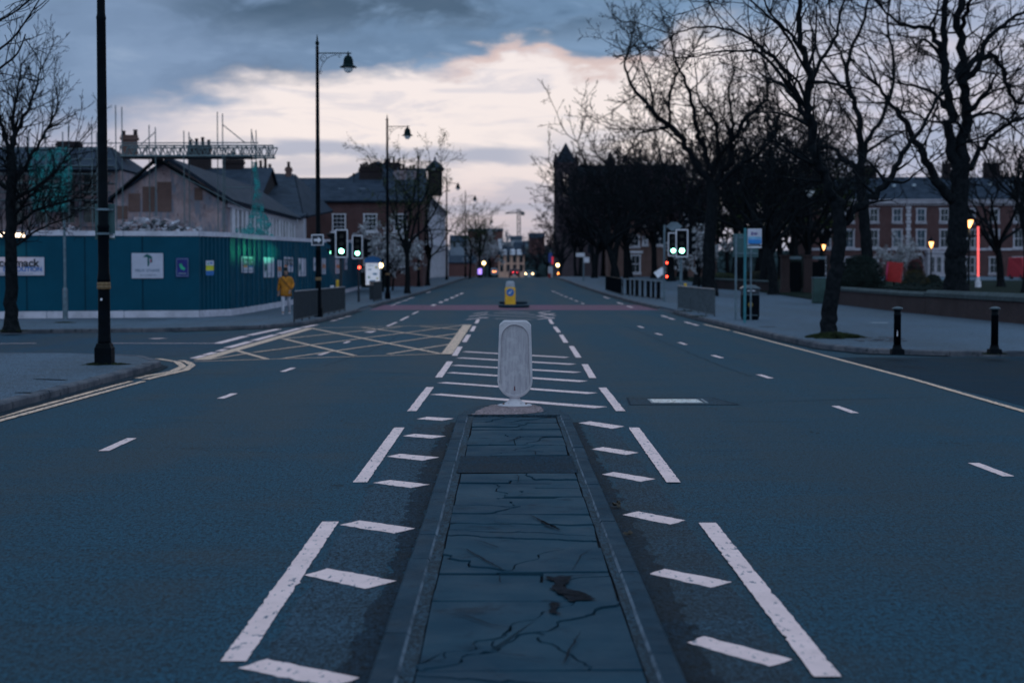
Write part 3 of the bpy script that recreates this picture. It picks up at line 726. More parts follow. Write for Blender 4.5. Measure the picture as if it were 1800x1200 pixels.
# stadium-shaped recess in the front face
st = []
for i in range(25):
    a = math.pi+math.pi*i/24; st.append((cx0+27.2*math.cos(a), 667.5-26.6*math.sin(a)))
for i in range(25):
    a = math.pi*i/24; st.append((905.5+24.6*math.cos(a), 595-25.5*math.sin(a)))
m_ = len(st); r1 = ring(st, -.0625, 1); r2 = ring(st, -.048, .985)
o0 = len(vs); vs += r1+r2
fs += [(o0+i, o0+(i+1) % m_, o0+m_+(i+1) % m_, o0+m_+i) for i in range(m_)]
bo.add(vs, fs)
# front annulus between outline and recess: nearest-angle stitching
ctr = (905.5, 630)
def ang(p): return math.atan2(p[1]-ctr[1], (p[0]-ctr[0])*2.0)
oi = sorted(range(n), key=lambda i: ang(out[i])); si = sorted(range(m_), key=lambda i: ang(st[i]))
i = j = 0; F = []
while i < n or j < m_:
    A0, B0 = oi[i % n], si[j % m_]
    an = ang(out[oi[(i+1) % n]])+(2*math.pi if i+1 >= n else 0); bn_ = ang(st[si[(j+1) % m_]])+(2*math.pi if j+1 >= m_ else 0)
    if (an <= bn_ and i < n) or j >= m_: F.append((3*n+A0, 3*n+oi[(i+1) % n], o0+B0)); i += 1
    else: F.append((3*n+A0, o0+si[(j+1) % m_], o0+B0)); j += 1
bo.f += F; bo.mi += [0]*len(F)
bo.build('shell', M_bol, b)
pn = MB(); pn.face(r2); pn.build('panel', M_bpan, b)
# raised lip round the recess
lp = MB(); lpts = [Vector((x, y-.001, z)) for x, y, z in r1]; lp.tube(lpts+[lpts[0], lpts[1]], .0045, 6, caps=False); lp.build('rim', M_bol, b, smooth=True)
ft = MB(); c = Vector((BX, BY, b.location.z))
def sup(a, b_, z, n=28): return [(c.x+a*math.cos(2*math.pi*i/n), c.y+b_*math.sin(2*math.pi*i/n), c.z+z) for i in range(n)]
lev = [(.205, .15, 0), (.208, .15, .012), (.195, .14, .018), (.15, .11, .026), (.105, .08, .045), (.078, .06, .065), (.062, .05, .085), (.066, .05, .112)]
vs = []; [vs.extend(sup(*l)) for l in lev]; L = len(lev)
ft.add(vs, [(k*28+i, k*28+(i+1) % 28, (k+1)*28+(i+1) % 28, (k+1)*28+i) for k in range(L-1) for i in range(28)]+[tuple(range((L-1)*28, L*28))])
ft.build('foot', M_bol, b, smooth=True)
for sx in (-.135, -.07, .07, .135):
    q = MB(); q.lathe((c.x+sx, c.y-.085+abs(sx)*.2, c.z+.02), [(.015, 0), (.015, .012), (.008, .018)], 6); q.build('bolt', mat('rusty_bolt', (.14, .07, .05), .7, .4, 40), b)
q = MB(); q.box((c.x+.0, c.y-.07, c.z+.005), (.17, .13, .03)); bevel(q.build('base_block', M_bol, b), .004)
q = MB(); q.box((BX+bp(905, 0)[0], BY-.047, b.location.z+bp(0, 681)[1]), (.012, .006, .05)); q.box((BX+bp(905, 0)[0], BY-.0465, b.location.z+bp(0, 684)[1]), (.02, .004, .012)); q.build('reflector_chip', mat('red_chip', (.12, .01, .02), .4), b)
# manhole
o = MB(); x0, x1, y0, y1 = MHC.x-.32, MHC.x+.33, MHC.y-.33, MHC.y+.28
o.face([(x0+.0, y0, .008), (x1, y0, .008), (x1-.02, y1, .008), (x0, y1, .008)])
M_mh = mat('polished_manhole_steel', (.40, .46, .50), .32, .3, 6, .2, 20, metal=.55, dirt=(.18, .22, .26))
mh = thing('manhole_cover', 'pale worn square metal manhole cover set in a patch of the right-hand lanes', 'manhole cover', (MHC.x, MHC.y, 0))
o.build('lid', M_mh, mh)
o = MB()
for a, b_ in (((x0-.03, y0-.03), (x1+.06, y0)), ((x0-.03, y1), (x1+.06, y1+.03)), ((x0-.03, y0), (x0-.005, y1)), ((x1+.03, y0), (x1+.06, y1))):
    o.box(((a[0]+b_[0])/2, (a[1]+b_[1])/2, .004), (abs(b_[0]-a[0]), abs(b_[1]-a[1]), .010))
o.build('frame', M_galv, mh)
# curled dead leaves against the island kerb
for i, (px, py) in enumerate(((1088, 889), (1083, 891), (1107, 941))):
    p = G(px, py, .01); o = MB(); r_ = random.Random(i+5)
    for k in range(5 if i != 1 else 3):
        a = r_.uniform(0, 6.28); q = p+Vector((r_.uniform(-.02, .02), r_.uniform(-.02, .02), r_.uniform(0, .02))); d = Vector((math.cos(a), math.sin(a), r_.uniform(.1, .7)))*.04; e = Vector((-math.sin(a), math.cos(a), .3))*.017
        o.add([q, q+d*.5+e, q+d, q+d*.5-e, q+d*.5+Vector((0, 0, .012))], [(0, 1, 4), (1, 2, 4), (2, 3, 4), (3, 0, 4)])
    tag(o.build('dead_leaf', mat('dead_leaf_mat', (.06, .045, .035), .9), origin=p), ['clump of curled brown leaves against the right kerb of the island', 'small brown leaf left of the leaf clump by the island kerb', 'single curled leaf nearer the camera by the right island kerb'][i], 'leaf', 'dead leaves by the island kerb')
# the yellow keep-left bollard
p = Vector((G(897.5, 540, .11).x, 80.4, gz(80.4)+.004)); yb_ = thing('traffic_bollard', 'yellow traffic bollard with round blue arrow sign on the second island', 'traffic bollard', p)
M_yb = mat('yellow_plastic', (.85, .42, .03), .5, .15, 4); M_bl = mat('blue_sign_face', (.02, .14, .42), .4, .1, 4)
o = MB(); prof = [(-.26, 0), (.26, 0), (.255, .25), (.25, .8), (.24, .86), (-.24, .86), (-.25, .8), (-.255, .25)]
o.slab3([(p.x+x, p.y-.13, p.z+.04+z) for x, z in prof], (0, 1, 0), .26); bevel(o.build('shell', M_yb, yb_), .04, 3)
o = MB(); prof = [(-.22, .9), (.22, .9), (.21, 1.12), (.15, 1.2), (-.15, 1.2), (-.21, 1.12)]
o.slab3([(p.x+x, p.y-.11, p.z+z) for x, z in prof], (0, 1, 0), .22); bevel(o.build('cap', mat('pale_bollard_cap', (.36, .36, .42), .5), yb_), .03, 3)
o = MB(); ci = [(.19*math.cos(2*math.pi*i/24), .19*math.sin(2*math.pi*i/24)) for i in range(24)]
o.slab3([(p.x+x, p.y-.155, p.z+.66+z) for x, z in ci], (0, 1, 0), .02); dd = o.build('sign_disc', M_bl, yb_)
o = MB(); Mx = Matrix.Rotation(R(-45), 3, 'Y')
for pts in ([(-.02, -.02), (.02, -.02), (.02, .12), (-.02, .12)], [(-.065, -.02), (.065, -.02), (0, -.12)]):
    a = [Mx.inverted() @ Vector((x, 0, z)) for x, z in pts]; o.slab3([(p.x+v.x, p.y-.165, p.z+.66+v.z) for v in a], (0, 1, 0), .009)
o.build('arrow', M_trim, dd)
o = MB(); o.box((p.x, p.y, p.z+.02), (.7, .5, .05)); bevel(o.build('base', M_blk, yb_), .01)

# ================================================================ STREET FURNITURE
def gp(x, y, h=PAVH): return Vector((x, y, gz(y)+h-.004))
M_lglass = mat('lamp_bowl_glass', (.9, .86, .9), .3, .1, 5, spec=.5)
M_gold = mat('gold_band_paint', (.16, .09, .045), .5, .3, 20)
def street_lamp(p, label, first=False):
    r = thing('street_lamp', label, 'street lamp', p, 'street lamps along the left pavement')
    o = MB(); x, y, z = p
    o.box((x, y, z+.15), (.29, .29, .30)); o.box((x, y, z+.33), (.27, .27, .08), top=.85); bevel(o.build('plinth', M_blk, r), .012)
    o = MB(); o.lathe(p, [(.118, .34), (.112, .42), (.106, .5), (.100, 1.28), (.104, 1.30)], 12); o.build('base_column', M_blk, r, smooth=True)
    o = MB(); o.lathe(p, [(.114, 1.30), (.121, 1.33), (.114, 1.36), (.119, 1.39), (.112, 1.42)], 16); o.build('collar', M_gold, r)
    o = MB(); o.lathe(p, [(.108, 1.42), (.114, 1.47), (.096, 1.60), (.092, 1.72), (.095, 2.35), (.105, 2.37), (.085, 2.42), (.078, 5.9), (.086, 5.93), (.07, 6.0), (.055, 9.55), (.062, 9.58), (.04, 9.62)], 12); o.build('pole', M_blk, r, smooth=True)
    o = MB(); o.lathe(p, [(.03, 9.62), (.07, 9.68), (.07, 9.74), (.03, 9.8), (.035, 9.84), (.008, 10.02)], 10); o.build('finial', M_grn, r, smooth=True)
    o = MB(); A = 9.36; o.tube([(x, y, z+A), (x+1.22, y, z+A)], .022, 6)
    arc = [(x+.09+.62*(1-math.cos(a)), y, z+8.62+.68*math.sin(a)) for a in [i*math.pi/2/10 for i in range(11)]]; o.tube(arc, .012, 5)
    for cx_, cz_, rr in ((.22, 9.18, .12), (.20, 9.17, .06), (.13, 8.68, .05), (.80, 9.26, .05)):
        o.tube([(x+cx_+rr*math.cos(a), y, z+cz_+rr*math.sin(a)) for a in [i*2*math.pi/12 for i in range(11)]], .009, 4)
    ar = o.build('bracket_arm', M_grn, r)
    L = (x+1.1, y, z+8.78)
    o = MB(); o.lathe(L, [(.01, .66), (.02, .60), (.05, .56), (.03, .52), (.06, .50), (.12, .46), (.165, .36), (.18, .22), (.19, .16), (.27, .12), (.305, .09), (.30, .075)], 16); o.build('lantern_hood', M_grn, r, smooth=True)
    o = MB(); o.lathe(L, [(.175, .075), (.17, .02), (.14, -.05), (.08, -.10), (.02, -.115)], 16); o.build('lantern_bowl', M_lglass, r, smooth=True)
    return r
l0 = street_lamp(gp(G(184, 640, PAVH).x, G(184, 640, PAVH).y), 'nearest tall black lamp post, base on the left corner pavement, top out of view')
def at_top(px, ptop, H=10.0):
    best = min([40+i*.5 for i in range(500)], key=lambda Yw: abs(D(px, ptop, Yw).z-(gz(Yw)+PAVH+H)))
    return gp(D(px, ptop, best).x, best)
for px, pt, lb in ((557.5, 60, 'tall black street lamp with bell lantern behind the left guard rail'), (680.5, 201, 'tall black street lamp between the information totem and the budding tree'),
               (735.5, 269, 'street lamp just beyond the budding tree, before the brick stair tower'), (785, 310, 'street lamp at the far corner of the white stucco terrace'),
               (818, 334, 'street lamp further down the left pavement, past the stucco terrace'), (852.5, 379, 'farthest small street lamp at the crest of the road')):
    dup(l0, at_top(px, pt), 0, lb)
# sign backs on the nearest lamp post
p = l0.location
sg = thing('road_sign', 'pair of dull teal sign backs clamped to the nearest black lamp post', 'road sign', (p.x, p.y, 4.0))
M_sb = mat('teal_sign_back', (.055, .105, .12), .5, .3, 3, metal=.2)
o = MB(); za, zb = D(185, 421, p.y).z, D(185, 358, p.y).z
o.box((p.x+.0, p.y+.13, (za+zb)/2), (.345, .02, zb-za)); bevel(o.build('plate', M_sb, sg), .006)
o = MB(); o.box((p.x, p.y+.11, za+.1), (.3, .05, .03)); o.box((p.x, p.y+.11, zb-.1), (.3, .05, .03)); o.lathe((p.x, p.y, za+.08), [(.105, 0), (.105, .04)], 12); o.lathe((p.x, p.y, zb-.12), [(.105, 0), (.105, .04)], 12); o.build('clamp', M_galv, sg)
o = MB(); o.box((p.x+.12, p.y+.118, za+.07), (.09, .004, .07)); o.build('sticker', M_trim, sg)
o = MB(); o.box((p.x-.02, p.y-.104, 1.24), (.035, .004, .04)); tag(o.build('sticker', M_trim, origin=(p.x, p.y-.13, 1.24)), 'small torn white sticker on the nearest black lamp post', 'sticker')
# bollards on the right pavement
def bollard(p, label):
    r = thing('bollard', label, 'bollard', p, 'black bollards on the right corner pavement'); o = MB()
    o.box(p+Vector((0, 0, .05)), (.24, .24, .10), top=.94); o.lathe(p, [(.105, .10), (.085, .14), (.08, .18)], 14); o.build('base', M_blk, r)
    o = MB(); o.lathe(p, [(.072, .16), (.068, .74), (.075, .75), (.075, .77), (.068, .78), (.070, .86)], 16); o.build('shaft', M_blk, r, smooth=True)
    o = MB(); o.lathe(p, [(.070, .86), (.105, .875), (.108, .89), (.09, .905), (.045, .92), (.01, .924)], 16); o.build('cap', mat('worn_cap', (.05, .065, .085), .4), r, smooth=True)
    return r
b0 = bollard(gp(G(1577, 622, PAVH).x, G(1577, 622, PAVH).y), 'black iron bollard nearest the leaning kerbside tree, with a white scuff')
dup(b0, gp(G(1748, 622, PAVH).x, G(1748, 622, PAVH).y), 0, 'black iron bollard at the right edge, with grass round its base')
o = MB(); q = b0.location; o.face([(q.x-.028, q.y-.0715, q.z+.36), (q.x-.008, q.y-.0725, q.z+.35), (q.x-.006, q.y-.0725, q.z+.43), (q.x-.02, q.y-.072, q.z+.48)]); tag(o.build('sticker', M_trim, origin=q), 'thin white scrap stuck on the bollard nearest the tree', 'sticker')
# guard rails
def guard_rail(a, b, label, M, h=1.0, pitch=.105, group='pedestrian guard rails', bar=.010, top_m=None, posts=None):
    a, b = Vector(a), Vector(b); r = thing('guard_rail', label, 'guard rail', a, group); d = (b-a); L = d.length; d.normalize(); up = Vector((0, 0, 1))
    npan = max(1, round(L/2.0))
    for i in range(npan+1):
        p = a+d*L*i/npan; o = MB(); o.tube([p, p+up*(h+.01)], .026, 8); o.build('post', M, r)
    o = MB(); o.tube([a+up*(h-.02), b+up*(h-.02)], .028, 6); o.build('top_rail', top_m or M, r)
    o = MB(); o.tube([a+up*.07, b+up*.07], .02, 5); o.build('bottom_rail', M, r)
    if pitch > 1:
        for i in range(1, int(L/pitch)): p = a+d*(L*i/int(L/pitch)); o = MB(); o.tube([p+up*.07, p+up*(h-.03)], bar, 8); o.build('bar', M, r)
        return r
    o = MB(); n = int(L/pitch)
    for i in range(1, n): p = a+d*(L*i/n); o.tube([p+up*.07, p+up*(h-.03)], bar, 4, caps=False)
    o.build('bars', M, r); return r
M_rail = mat('dull_steel_rail', (.022, .026, .036), .6, .3, 8)
M_railr = mat('dusty_steel_rail', (.06, .072, .09), .6, .4, 8)
M_rtop = mat('pale_rail_top', (.13, .13, .16), .5, .2, 8)
ga, gb = G(517, 566, PAVH), G(606, 546, PAVH); ga.z = gz(ga.y)+PAVH; gb.z = gz(gb.y)+PAVH
guard_rail(ga, gb, 'dark guard rail with pale top on the left corner, before the crossing', M_rail, top_m=M_rtop)
ga = gp(-6.7, 83.5); guard_rail(ga, gp(-6.65, 88), 'short dark guard rail panel under the information totem', M_rail)
ga, gb = G(1256, 556, PAVH), G(1192, 543, PAVH)
guard_rail(ga, gb, 'dusty grey-blue guard rail beside the kerb on the right, before the crossing', M_railr, top_m=M_rtop)
guard_rail(gp(8.4, 87.5), gp(6.95, 98.5), 'railing with chunky dark bars angled away beyond the crossing on the right', M_blk, pitch=1.25, bar=.075, top_m=M_galv)
guard_rail(gp(6.9, 99), gp(6.75, 112), 'dark railing along the kerb under the right-hand trees', M_blk, pitch=.3, bar=.02)
# notice on the left rail
o = MB(); o.box((-6.75, 64.0, .98), (.02, 1.2, .45)); tag(o.build('rail_notice', M_trim, origin=(-6.75, 64, .9)), 'small white notice fixed to the left corner guard rail', 'notice')

# traffic lights ------------------------------------------------------
def lamp_mat(name, c, s): return mat(name, tuple(min(1, x*.6+.02) for x in c), .3, emit=c, estr=s)
M_green = lamp_mat('green_signal_lit', (.25, 1.0, .62), 16.0)
M_rlit = lamp_mat('red_signal_lit', (1.0, .06, .03), 9.0)
M_off = mat('unlit_lens', (.012, .012, .014), .3)
def head(root, c, d, lit='green', board=True, w=.40, h=1.0):
    """three-aspect signal head at c (centre), facing horizontal direction d"""
    d = Vector(d).normalized(); s = Vector((-d.y, d.x, 0)); rz = math.atan2(s.y, s.x); c = Vector(c)
    o = MB(); o.box(c-d*.06, (.30, .20, h*.94), rz); hd = bevel(o.build('signal_head', M_blk, root), .02)
    if board:
        o = MB(); o.box(c+d*.03, (w+.16, .015, h+.22), rz); bevel(o.build('backing_board', M_blk, root), .03)
        o = MB(); W2, H2 = (w+.13)/2, (h+.19)/2
        for u, v, du, dv in ((0, H2-.02, W2*2, .055), (0, -H2+.02, W2*2, .055), (-W2+.02, 0, .055, H2*2-.09), (W2-.02, 0, .055, H2*2-.09)):
            o.box(c+d*.042+s*u+Vector((0, 0, v)), (du, .006, dv), rz)
        o.build('white_border', M_trim, root)
    for k, nm in enumerate(('red', 'amber', 'green')):
        q = c+Vector((0, 0, .32-.32*k)); f = d*.05
        mm = M_green if (nm == lit == 'green') else M_rlit if (nm == lit == 'red') else M_off
        o = MB(); n = 20; ci = [q+f+(s*math.cos(2*math.pi*i/n)+Vector((0, 0, math.sin(2*math.pi*i/n))))*.10 for i in range(n)]
        o.slab3(ci, d, .018); o.build('lens', mm, root)
        o = MB(); vs = []; n = 14
        for i in range(n+1):
            a = -.35+(math.pi+.7)*i/n; e = s*math.cos(a)+Vector((0, 0, math.sin(a)))
            vs += [q+f+e*.118, q+f+d*(.10+.12*max(0, math.sin(a)))+e*.125]
        o.add(vs, [(2*i, 2*i+2, 2*i+3, 2*i+1) for i in range(n)]); vz = o.build('visor', M_blk, root); md = vz.modifiers.new('thickness', 'SOLIDIFY'); md.thickness = .006
def sig_light(p, c, e, r=.05, d=None, name='signal_glow', cone=120, sq=None):
    l = bpy.data.lights.new(name, 'SPOT' if d is not None else 'POINT'); l.energy = e; l.color = c; l.shadow_soft_size = r
    o = bpy.data.objects.new(name, l); SC.collection.objects.link(o); o.location = p
    if d is not None:
        l.spot_size = R(cone); l.spot_blend = 1.0; o.rotation_euler = Vector(d).to_track_quat('-Z', 'Y').to_euler()
    if sq: o.scale = (sq[0], sq[1], 1)
    return o
def traffic_light(x, y, label, heads, hpole=3.2):
    p = gp(x, y); r = thing('traffic_light', label, 'traffic light', p, 'traffic lights at the crossing')
    o = MB(); o.tube([p, p+Vector((0, 0, hpole))], .06, 10); o.build('pole', M_galv if x > 0 else M_rail, r)
    for (dx, dz, d, lit, board) in heads: head(r, p+Vector((dx, -.12 if abs(d[1]) > .5 else 0, dz)), d, lit, board)
    for (dx, dz, d, lit, board) in heads[:1]:
        o = MB(); o.tube([p+Vector((0, 0, dz+.45)), p+Vector((dx, -.05, dz+.45))], .025, 6); o.tube([p+Vector((0, 0, dz-.45)), p+Vector((dx, -.05, dz-.45))], .025, 6); o.build('bracket', M_blk, r)
    return r, p
def hx(px, py, Yw): q = D(px, py, Yw); return q.x, q.z
Y1, Y2 = 70.0, 84.0
x1, z1 = hx(601, 428, Y1); px1 = x1-.05
tl, pp = traffic_light(px1, Y1, 'larger left traffic light with white bordered board showing green, at the guard rail end', [(x1-px1, z1-gz(Y1)-PAVH, (0, -1, 0), 'green', True), (-.36, z1-gz(Y1)-PAVH-.02, (-1, .15, 0), 'green', False)])
sig_light(pp+Vector((-.62, .0, z1-gz(Y1)-PAVH-.28)), (.04, 1, .45), 420, .05, (-1, -.18, -.035), cone=46, sq=(7, .55))
o = MB(); o.box(pp+Vector((-.14, -.02, 1.05)), (.12, .14, .42)); o.box(pp+Vector((-.14, -.10, 1.15)), (.09, .02, .12)); bevel(o.build('push_button_box', mat('yellow_box', (.62, .34, .03), .5), tl), .01)
x2, z2 = hx(628.5, 434, Y2)
tl2, p2 = traffic_light(x2+.05, Y2, 'smaller left traffic light showing green, beyond the crossing beside the totem', [(-.05, z2-gz(Y2)-PAVH, (.1, -1, 0), 'green', True), (.42, z2-gz(Y2)-PAVH-.05, (1, .2, 0), None, False)])
q2 = p2+Vector((-.2, -.1, 0))
for dz in (2.0, 1.55):
    pass
sig_light(p2+Vector((-.30, .1, 2.05)), (1, .20, .07), 2200, .05, (-.152, 1, .0), cone=11)
for (px, py, Yp, lb) in ((632, 470, 84, 'red'),):
    x_, z_ = hx(px, py, Yp); o = MB(); o.ball((x_, Yp-.15, z_), .07, 10); o.build('red_lens', M_rlit, tl2)
Y3, Y4 = 71.0, 84.0
x3, z3 = hx(1198, 427.5, Y3)
tr, p3 = traffic_light(x3-.02, Y3, 'larger right traffic light showing green behind the dusty guard rail', [(.02, z3-gz(Y3)-PAVH, (0, -1, 0), 'green', True), (.42, z3-gz(Y3)-PAVH, (1, .1, 0), None, False)])
x_, z_ = hx(1205, 506, Y3); o = MB(); o.box((x_-.02, Y3-.06, z_+.05), (.12, .12, .3)); bevel(o.build('push_button_box', mat('yellow_box', (.62, .34, .03)), tr), .01)
x4, z4 = hx(1179.5, 430, Y4+1)
tr2, p4 = traffic_light(hx(1168, 430, Y4)[0], Y4, 'smaller right traffic light showing green, with a small diamond sign above and red pedestrian lamps', [(x4-hx(1168, 430, Y4)[0], z4-gz(Y4)-PAVH, (0, -1, 0), 'green', True)], 3.9)
for py in (462, 486):
    x_, z_ = hx(1171.5, py, Y4); o = MB(); o.box((x_+.02, Y4-.1, z_), (.16, .2, .30)); o.build('pedestrian_signal', M_blk, tr2)
    o = MB(); o.ball((x_+.0, Y4-.23, z_), .065, 10, sq=(.7, .5, 1)); o.build('red_lens', M_rlit, tr2)
x_, z_ = hx(1185, 398, Y4)
o = MB(); o.slab3([(x_-.42, Y4-.05, z_), (x_-.15, Y4-.05, z_-.22), (x_+.15, Y4-.05, z_-.22), (x_+.42, Y4-.05, z_), (x_+.15, Y4-.05, z_+.22), (x_-.15, Y4-.05, z_+.22)], (0, 1, 0), .02)
ds = tag(o.build('direction_sign', mat('dim_sign_back', (.13, .16, .20), .5), origin=(x_, Y4, z_)), 'pale six-sided sign plate above the smaller right traffic light', 'sign')
x_, z_ = hx(1160, 479, 90); r = thing('information_board', 'tilted white lectern-style board at the end of the long dark railing', 'information board', gp(x_, 90))
o = MB(); o.box((x_, 90, z_), (.55, .04, .40), M=Matrix.Rotation(R(-35), 3, 'Y') @ Matrix.Rotation(R(-30), 3, 'X')); o.build('panel', M_trim, r)
o = MB(); o.tube([gp(x_, 90), (x_, 90.02, z_)], .04, 6); o.build('post', M_galv, r)
# camera-like sign on the second lamp
x_, z_ = hx(559, 422, 56.5); r = thing('road_sign', 'small white framed sign with black arrow on the lamp behind the left guard rail', 'road sign', (x_, 56.5, z_))
o = MB(); o.box((x_, 56.35, z_), (.42, .03, .38)); bevel(o.build('plate', M_trim, r), .01)
o = MB(); o.box((x_, 56.33, z_), (.35, .012, .31)); o.build('face', mat('dark_sign_face', (.02, .025, .04), .5), r)
o = MB(); o.slab3([(x_-.12, 56.322, z_-.04), (x_+.02, 56.322, z_-.04), (x_+.02, 56.322, z_-.11), (x_+.14, 56.322, z_), (x_+.02, 56.322, z_+.11), (x_+.02, 56.322, z_+.04), (x_-.12, 56.322, z_+.04)], (0, -1, 0), .006); o.build('arrow', M_trim, r)

# bus stop and sign posts, bin ---------------------------------------
p = G(1293, 563, PAVH); r = thing('road_sign', 'back of a square grey sign on a slim pole beside the litter bin', 'road sign', p)
o = MB(); zt = D(1293, 412, p.y).z; o.tube([p, (p.x, p.y, zt)], .038, 8); o.tube([(p.x+.52, p.y+.15, p.z), (p.x+.52, p.y+.15, zt-.1)], .03, 8); o.build('pole', M_galv, r)
o = MB(); a, b_ = D(1288, 452, p.y+.2), D(1333, 411, p.y+.2); o.box(((a.x+b_.x)/2, p.y+.17, (a.z+b_.z)/2), (b_.x-a.x, .02, b_.z-a.z)); bevel(o.build('plate', M_sb, r), .006)
o = MB(); o.box(((a.x+b_.x)/2, p.y+.15, a.z+.13), (b_.x-a.x-.05, .03, .04)); o.box(((a.x+b_.x)/2, p.y+.15, b_.z-.13), (b_.x-a.x-.05, .03, .04)); o.build('bracing', M_galv, r)
p = G(1309, 567, PAVH); r = thing('bus_stop', 'teal bus stop pole with white and blue flag in front of the litter bin', 'bus stop', p)
o = MB(); zt = D(1308, 401, p.y).z; M_teal = mat('teal_pole', (.03, .16, .20), .45, .2, 5)
o.tube([p, (p.x, p.y, zt-.0)], .045, 10); o.build('pole', M_teal, r)
a, b_ = D(1314, 431, p.y), D(1339, 402, p.y); fl = MB(); fl.box(((a.x+b_.x)/2, p.y, (a.z+b_.z)/2), (b_.x-a.x, .03, b_.z-a.z)); bevel(fl.build('flag', mat('white_flag', (.50, .46, .56), .5, .1), r), .006)
o = MB(); H = b_.z-a.z; o.box(((a.x+b_.x)/2, p.y-.018, a.z+H*.22), (b_.x-a.x-.03, .006, H*.26)); o.build('blue_band', mat('bright_blue', (.03, .22, .60), .5), r)
o = MB(); o.box(((a.x+b_.x)/2, p.y-.018, a.z+H*.44), (b_.x-a.x-.03, .006, H*.14)); o.build('pale_blue_band', mat('pale_blue', (.16, .36, .58), .5), r)
o = MB(); o.box(((a.x+b_.x)/2, p.y-.018, a.z+H*.06), (b_.x-a.x-.12, .006, H*.05)); o.build('number_strip', M_blk, r)
o = MB(); o.box(((a.x+b_.x)/2, p.y, a.z-.06), (b_.x-a.x, .02, .05)); o.build('lower_plate', M_trim, r)
o = MB(); cx_ = (a.x+b_.x)/2; o.box((cx_-.08, p.y-.019, a.z+H*.70), (.07, .005, .11)); o.box((cx_+.03, p.y-.019, a.z+H*.72), (.12, .005, .05)); o.box((cx_+.03, p.y-.019, a.z+H*.64), (.09, .005, .03)); o.build('bus_symbol', mat('purple_print', (.14, .11, .24), .6), r)
p = G(1320, 562, PAVH); p.y += .25; r = thing('litter_bin', 'black litter bin with gold crest and domed lid beside the bus stop pole', 'litter bin', p)
o = MB(); o.box(p+Vector((0, 0, .05)), (.54, .50, .1)); o.box(p+Vector((0, 0, .46)), (.58, .52, .78)); bevel(o.build('body', M_blk, r), .05, 3)
o = MB(); o.box(p+Vector((0, 0, .93)), (.56, .50, .18)); o.box(p+Vector((0, -.24, .95)), (.30, .05, .09)); bevel(o.build('opening_surround', mat('bin_grey', (.03, .035, .05), .4), r), .02)
o = MB(); o.box(p+Vector((0, -.263, .97)), (.26, .012, .035)); o.build('rim_strip', M_trim, r)
o = MB(); o.box(p+Vector((0, 0, 1.045)), (.64, .58, .06)); o.box(p+Vector((0, 0, 1.11)), (.60, .54, .10), top=.55); bevel(o.build('lid', mat('bin_lid', (.05, .065, .085), .35), r), .03, 3)
o = MB(); ci = [(.085*math.cos(a)*(1 if math.sin(a) > -.3 else .75), .10*math.sin(a)) for a in [2*math.pi*i/16 for i in range(16)]]; o.slab3([(p.x-.02+x, p.y-.262, p.z+.50+z) for x, z in ci], (0, -1, 0), .006); o.build('crest', mat('gold_crest', (.20, .13, .03), .5, .4, 30), r)
o = MB(); o.box(p+Vector((0, -.262, .15)), (.44, .008, .02)); o.box(p+Vector((0, -.262, .84)), (.50, .008, .018)); o.build('stripe', M_galv, r)
# cabinet
p = gp(G(1439, 533, PAVH).x, G(1439, 533, PAVH).y); r = thing('utility_cabinet', 'grey-green utility cabinet beside the brick gate pillars', 'utility cabinet', p)
o = MB(); o.box(p+Vector((0, 0, .62)), (.62, .45, 1.24)); bevel(o.build('body', mat('cabinet_green', (.022, .05, .05), .5), r), .015)
o = MB(); o.box(p+Vector((-.0, -.235, .62)), (.54, .02, 1.1)); o.build('door', mat('cabinet_door', (.032, .065, .065), .5), r)
o = MB(); o.box(p+Vector((0, 0, 1.26)), (.68, .5, .05)); o.build('lid', M_galv, r)
# totem with map
p = gp(G(654, 528, PAVH).x, 89); r = thing('information_totem', 'information totem with lit white map panel and curved blue top', 'information totem', p)
o = MB(); o.box(p+Vector((0, 0, .5)), (.62, .14, 1.0)); o.build('base', M_rail, r)
a, b_ = D(643, 501, 89), D(667.5, 462, 89)
o = MB(); o.box(((a.x+b_.x)/2, 89, (a.z+b_.z)/2), (b_.x-a.x, .14, b_.z-a.z)); o.build('map_panel', mat('lit_map_panel', (.5, .52, .58), .5, emit=(.55, .56, .66), estr=.45), r)
o = MB()
for i, (u, v, w_, h_, k) in enumerate(((.2, .8, .12, .1, 0), (-.15, .7, .16, .06, 1), (.12, .5, .22, .10, 1), (-.2, .35, .1, .12, 2), (.24, .3, .1, .07, 0), (0, .2, .3, .05, 1), (-.1, .88, .3, .03, 1))):
    o.box(((a.x+b_.x)/2+u, 88.925, a.z+v*(b_.z-a.z)), (w_, .006, h_), mi=k)
o.build('map_print', [mat('map_yellow', (.55, .45, .06), .6), mat('map_blue', (.12, .28, .45), .6), mat('map_green', (.16, .36, .26), .6)], r)
o = MB(); cx_ = (a.x+b_.x)/2; o.slab3([(cx_-.42, 88.88, b_.z), (cx_+.42, 88.88, b_.z), (cx_+.46, 88.88, b_.z+.16), (cx_+.30, 88.88, b_.z+.30), (cx_, 88.88, b_.z+.36), (cx_-.30, 88.88, b_.z+.30), (cx_-.46, 88.88, b_.z+.16)], (0, 1, 0), .24); o.build('top', mat('totem_blue', (.02, .10, .26), .5), r)
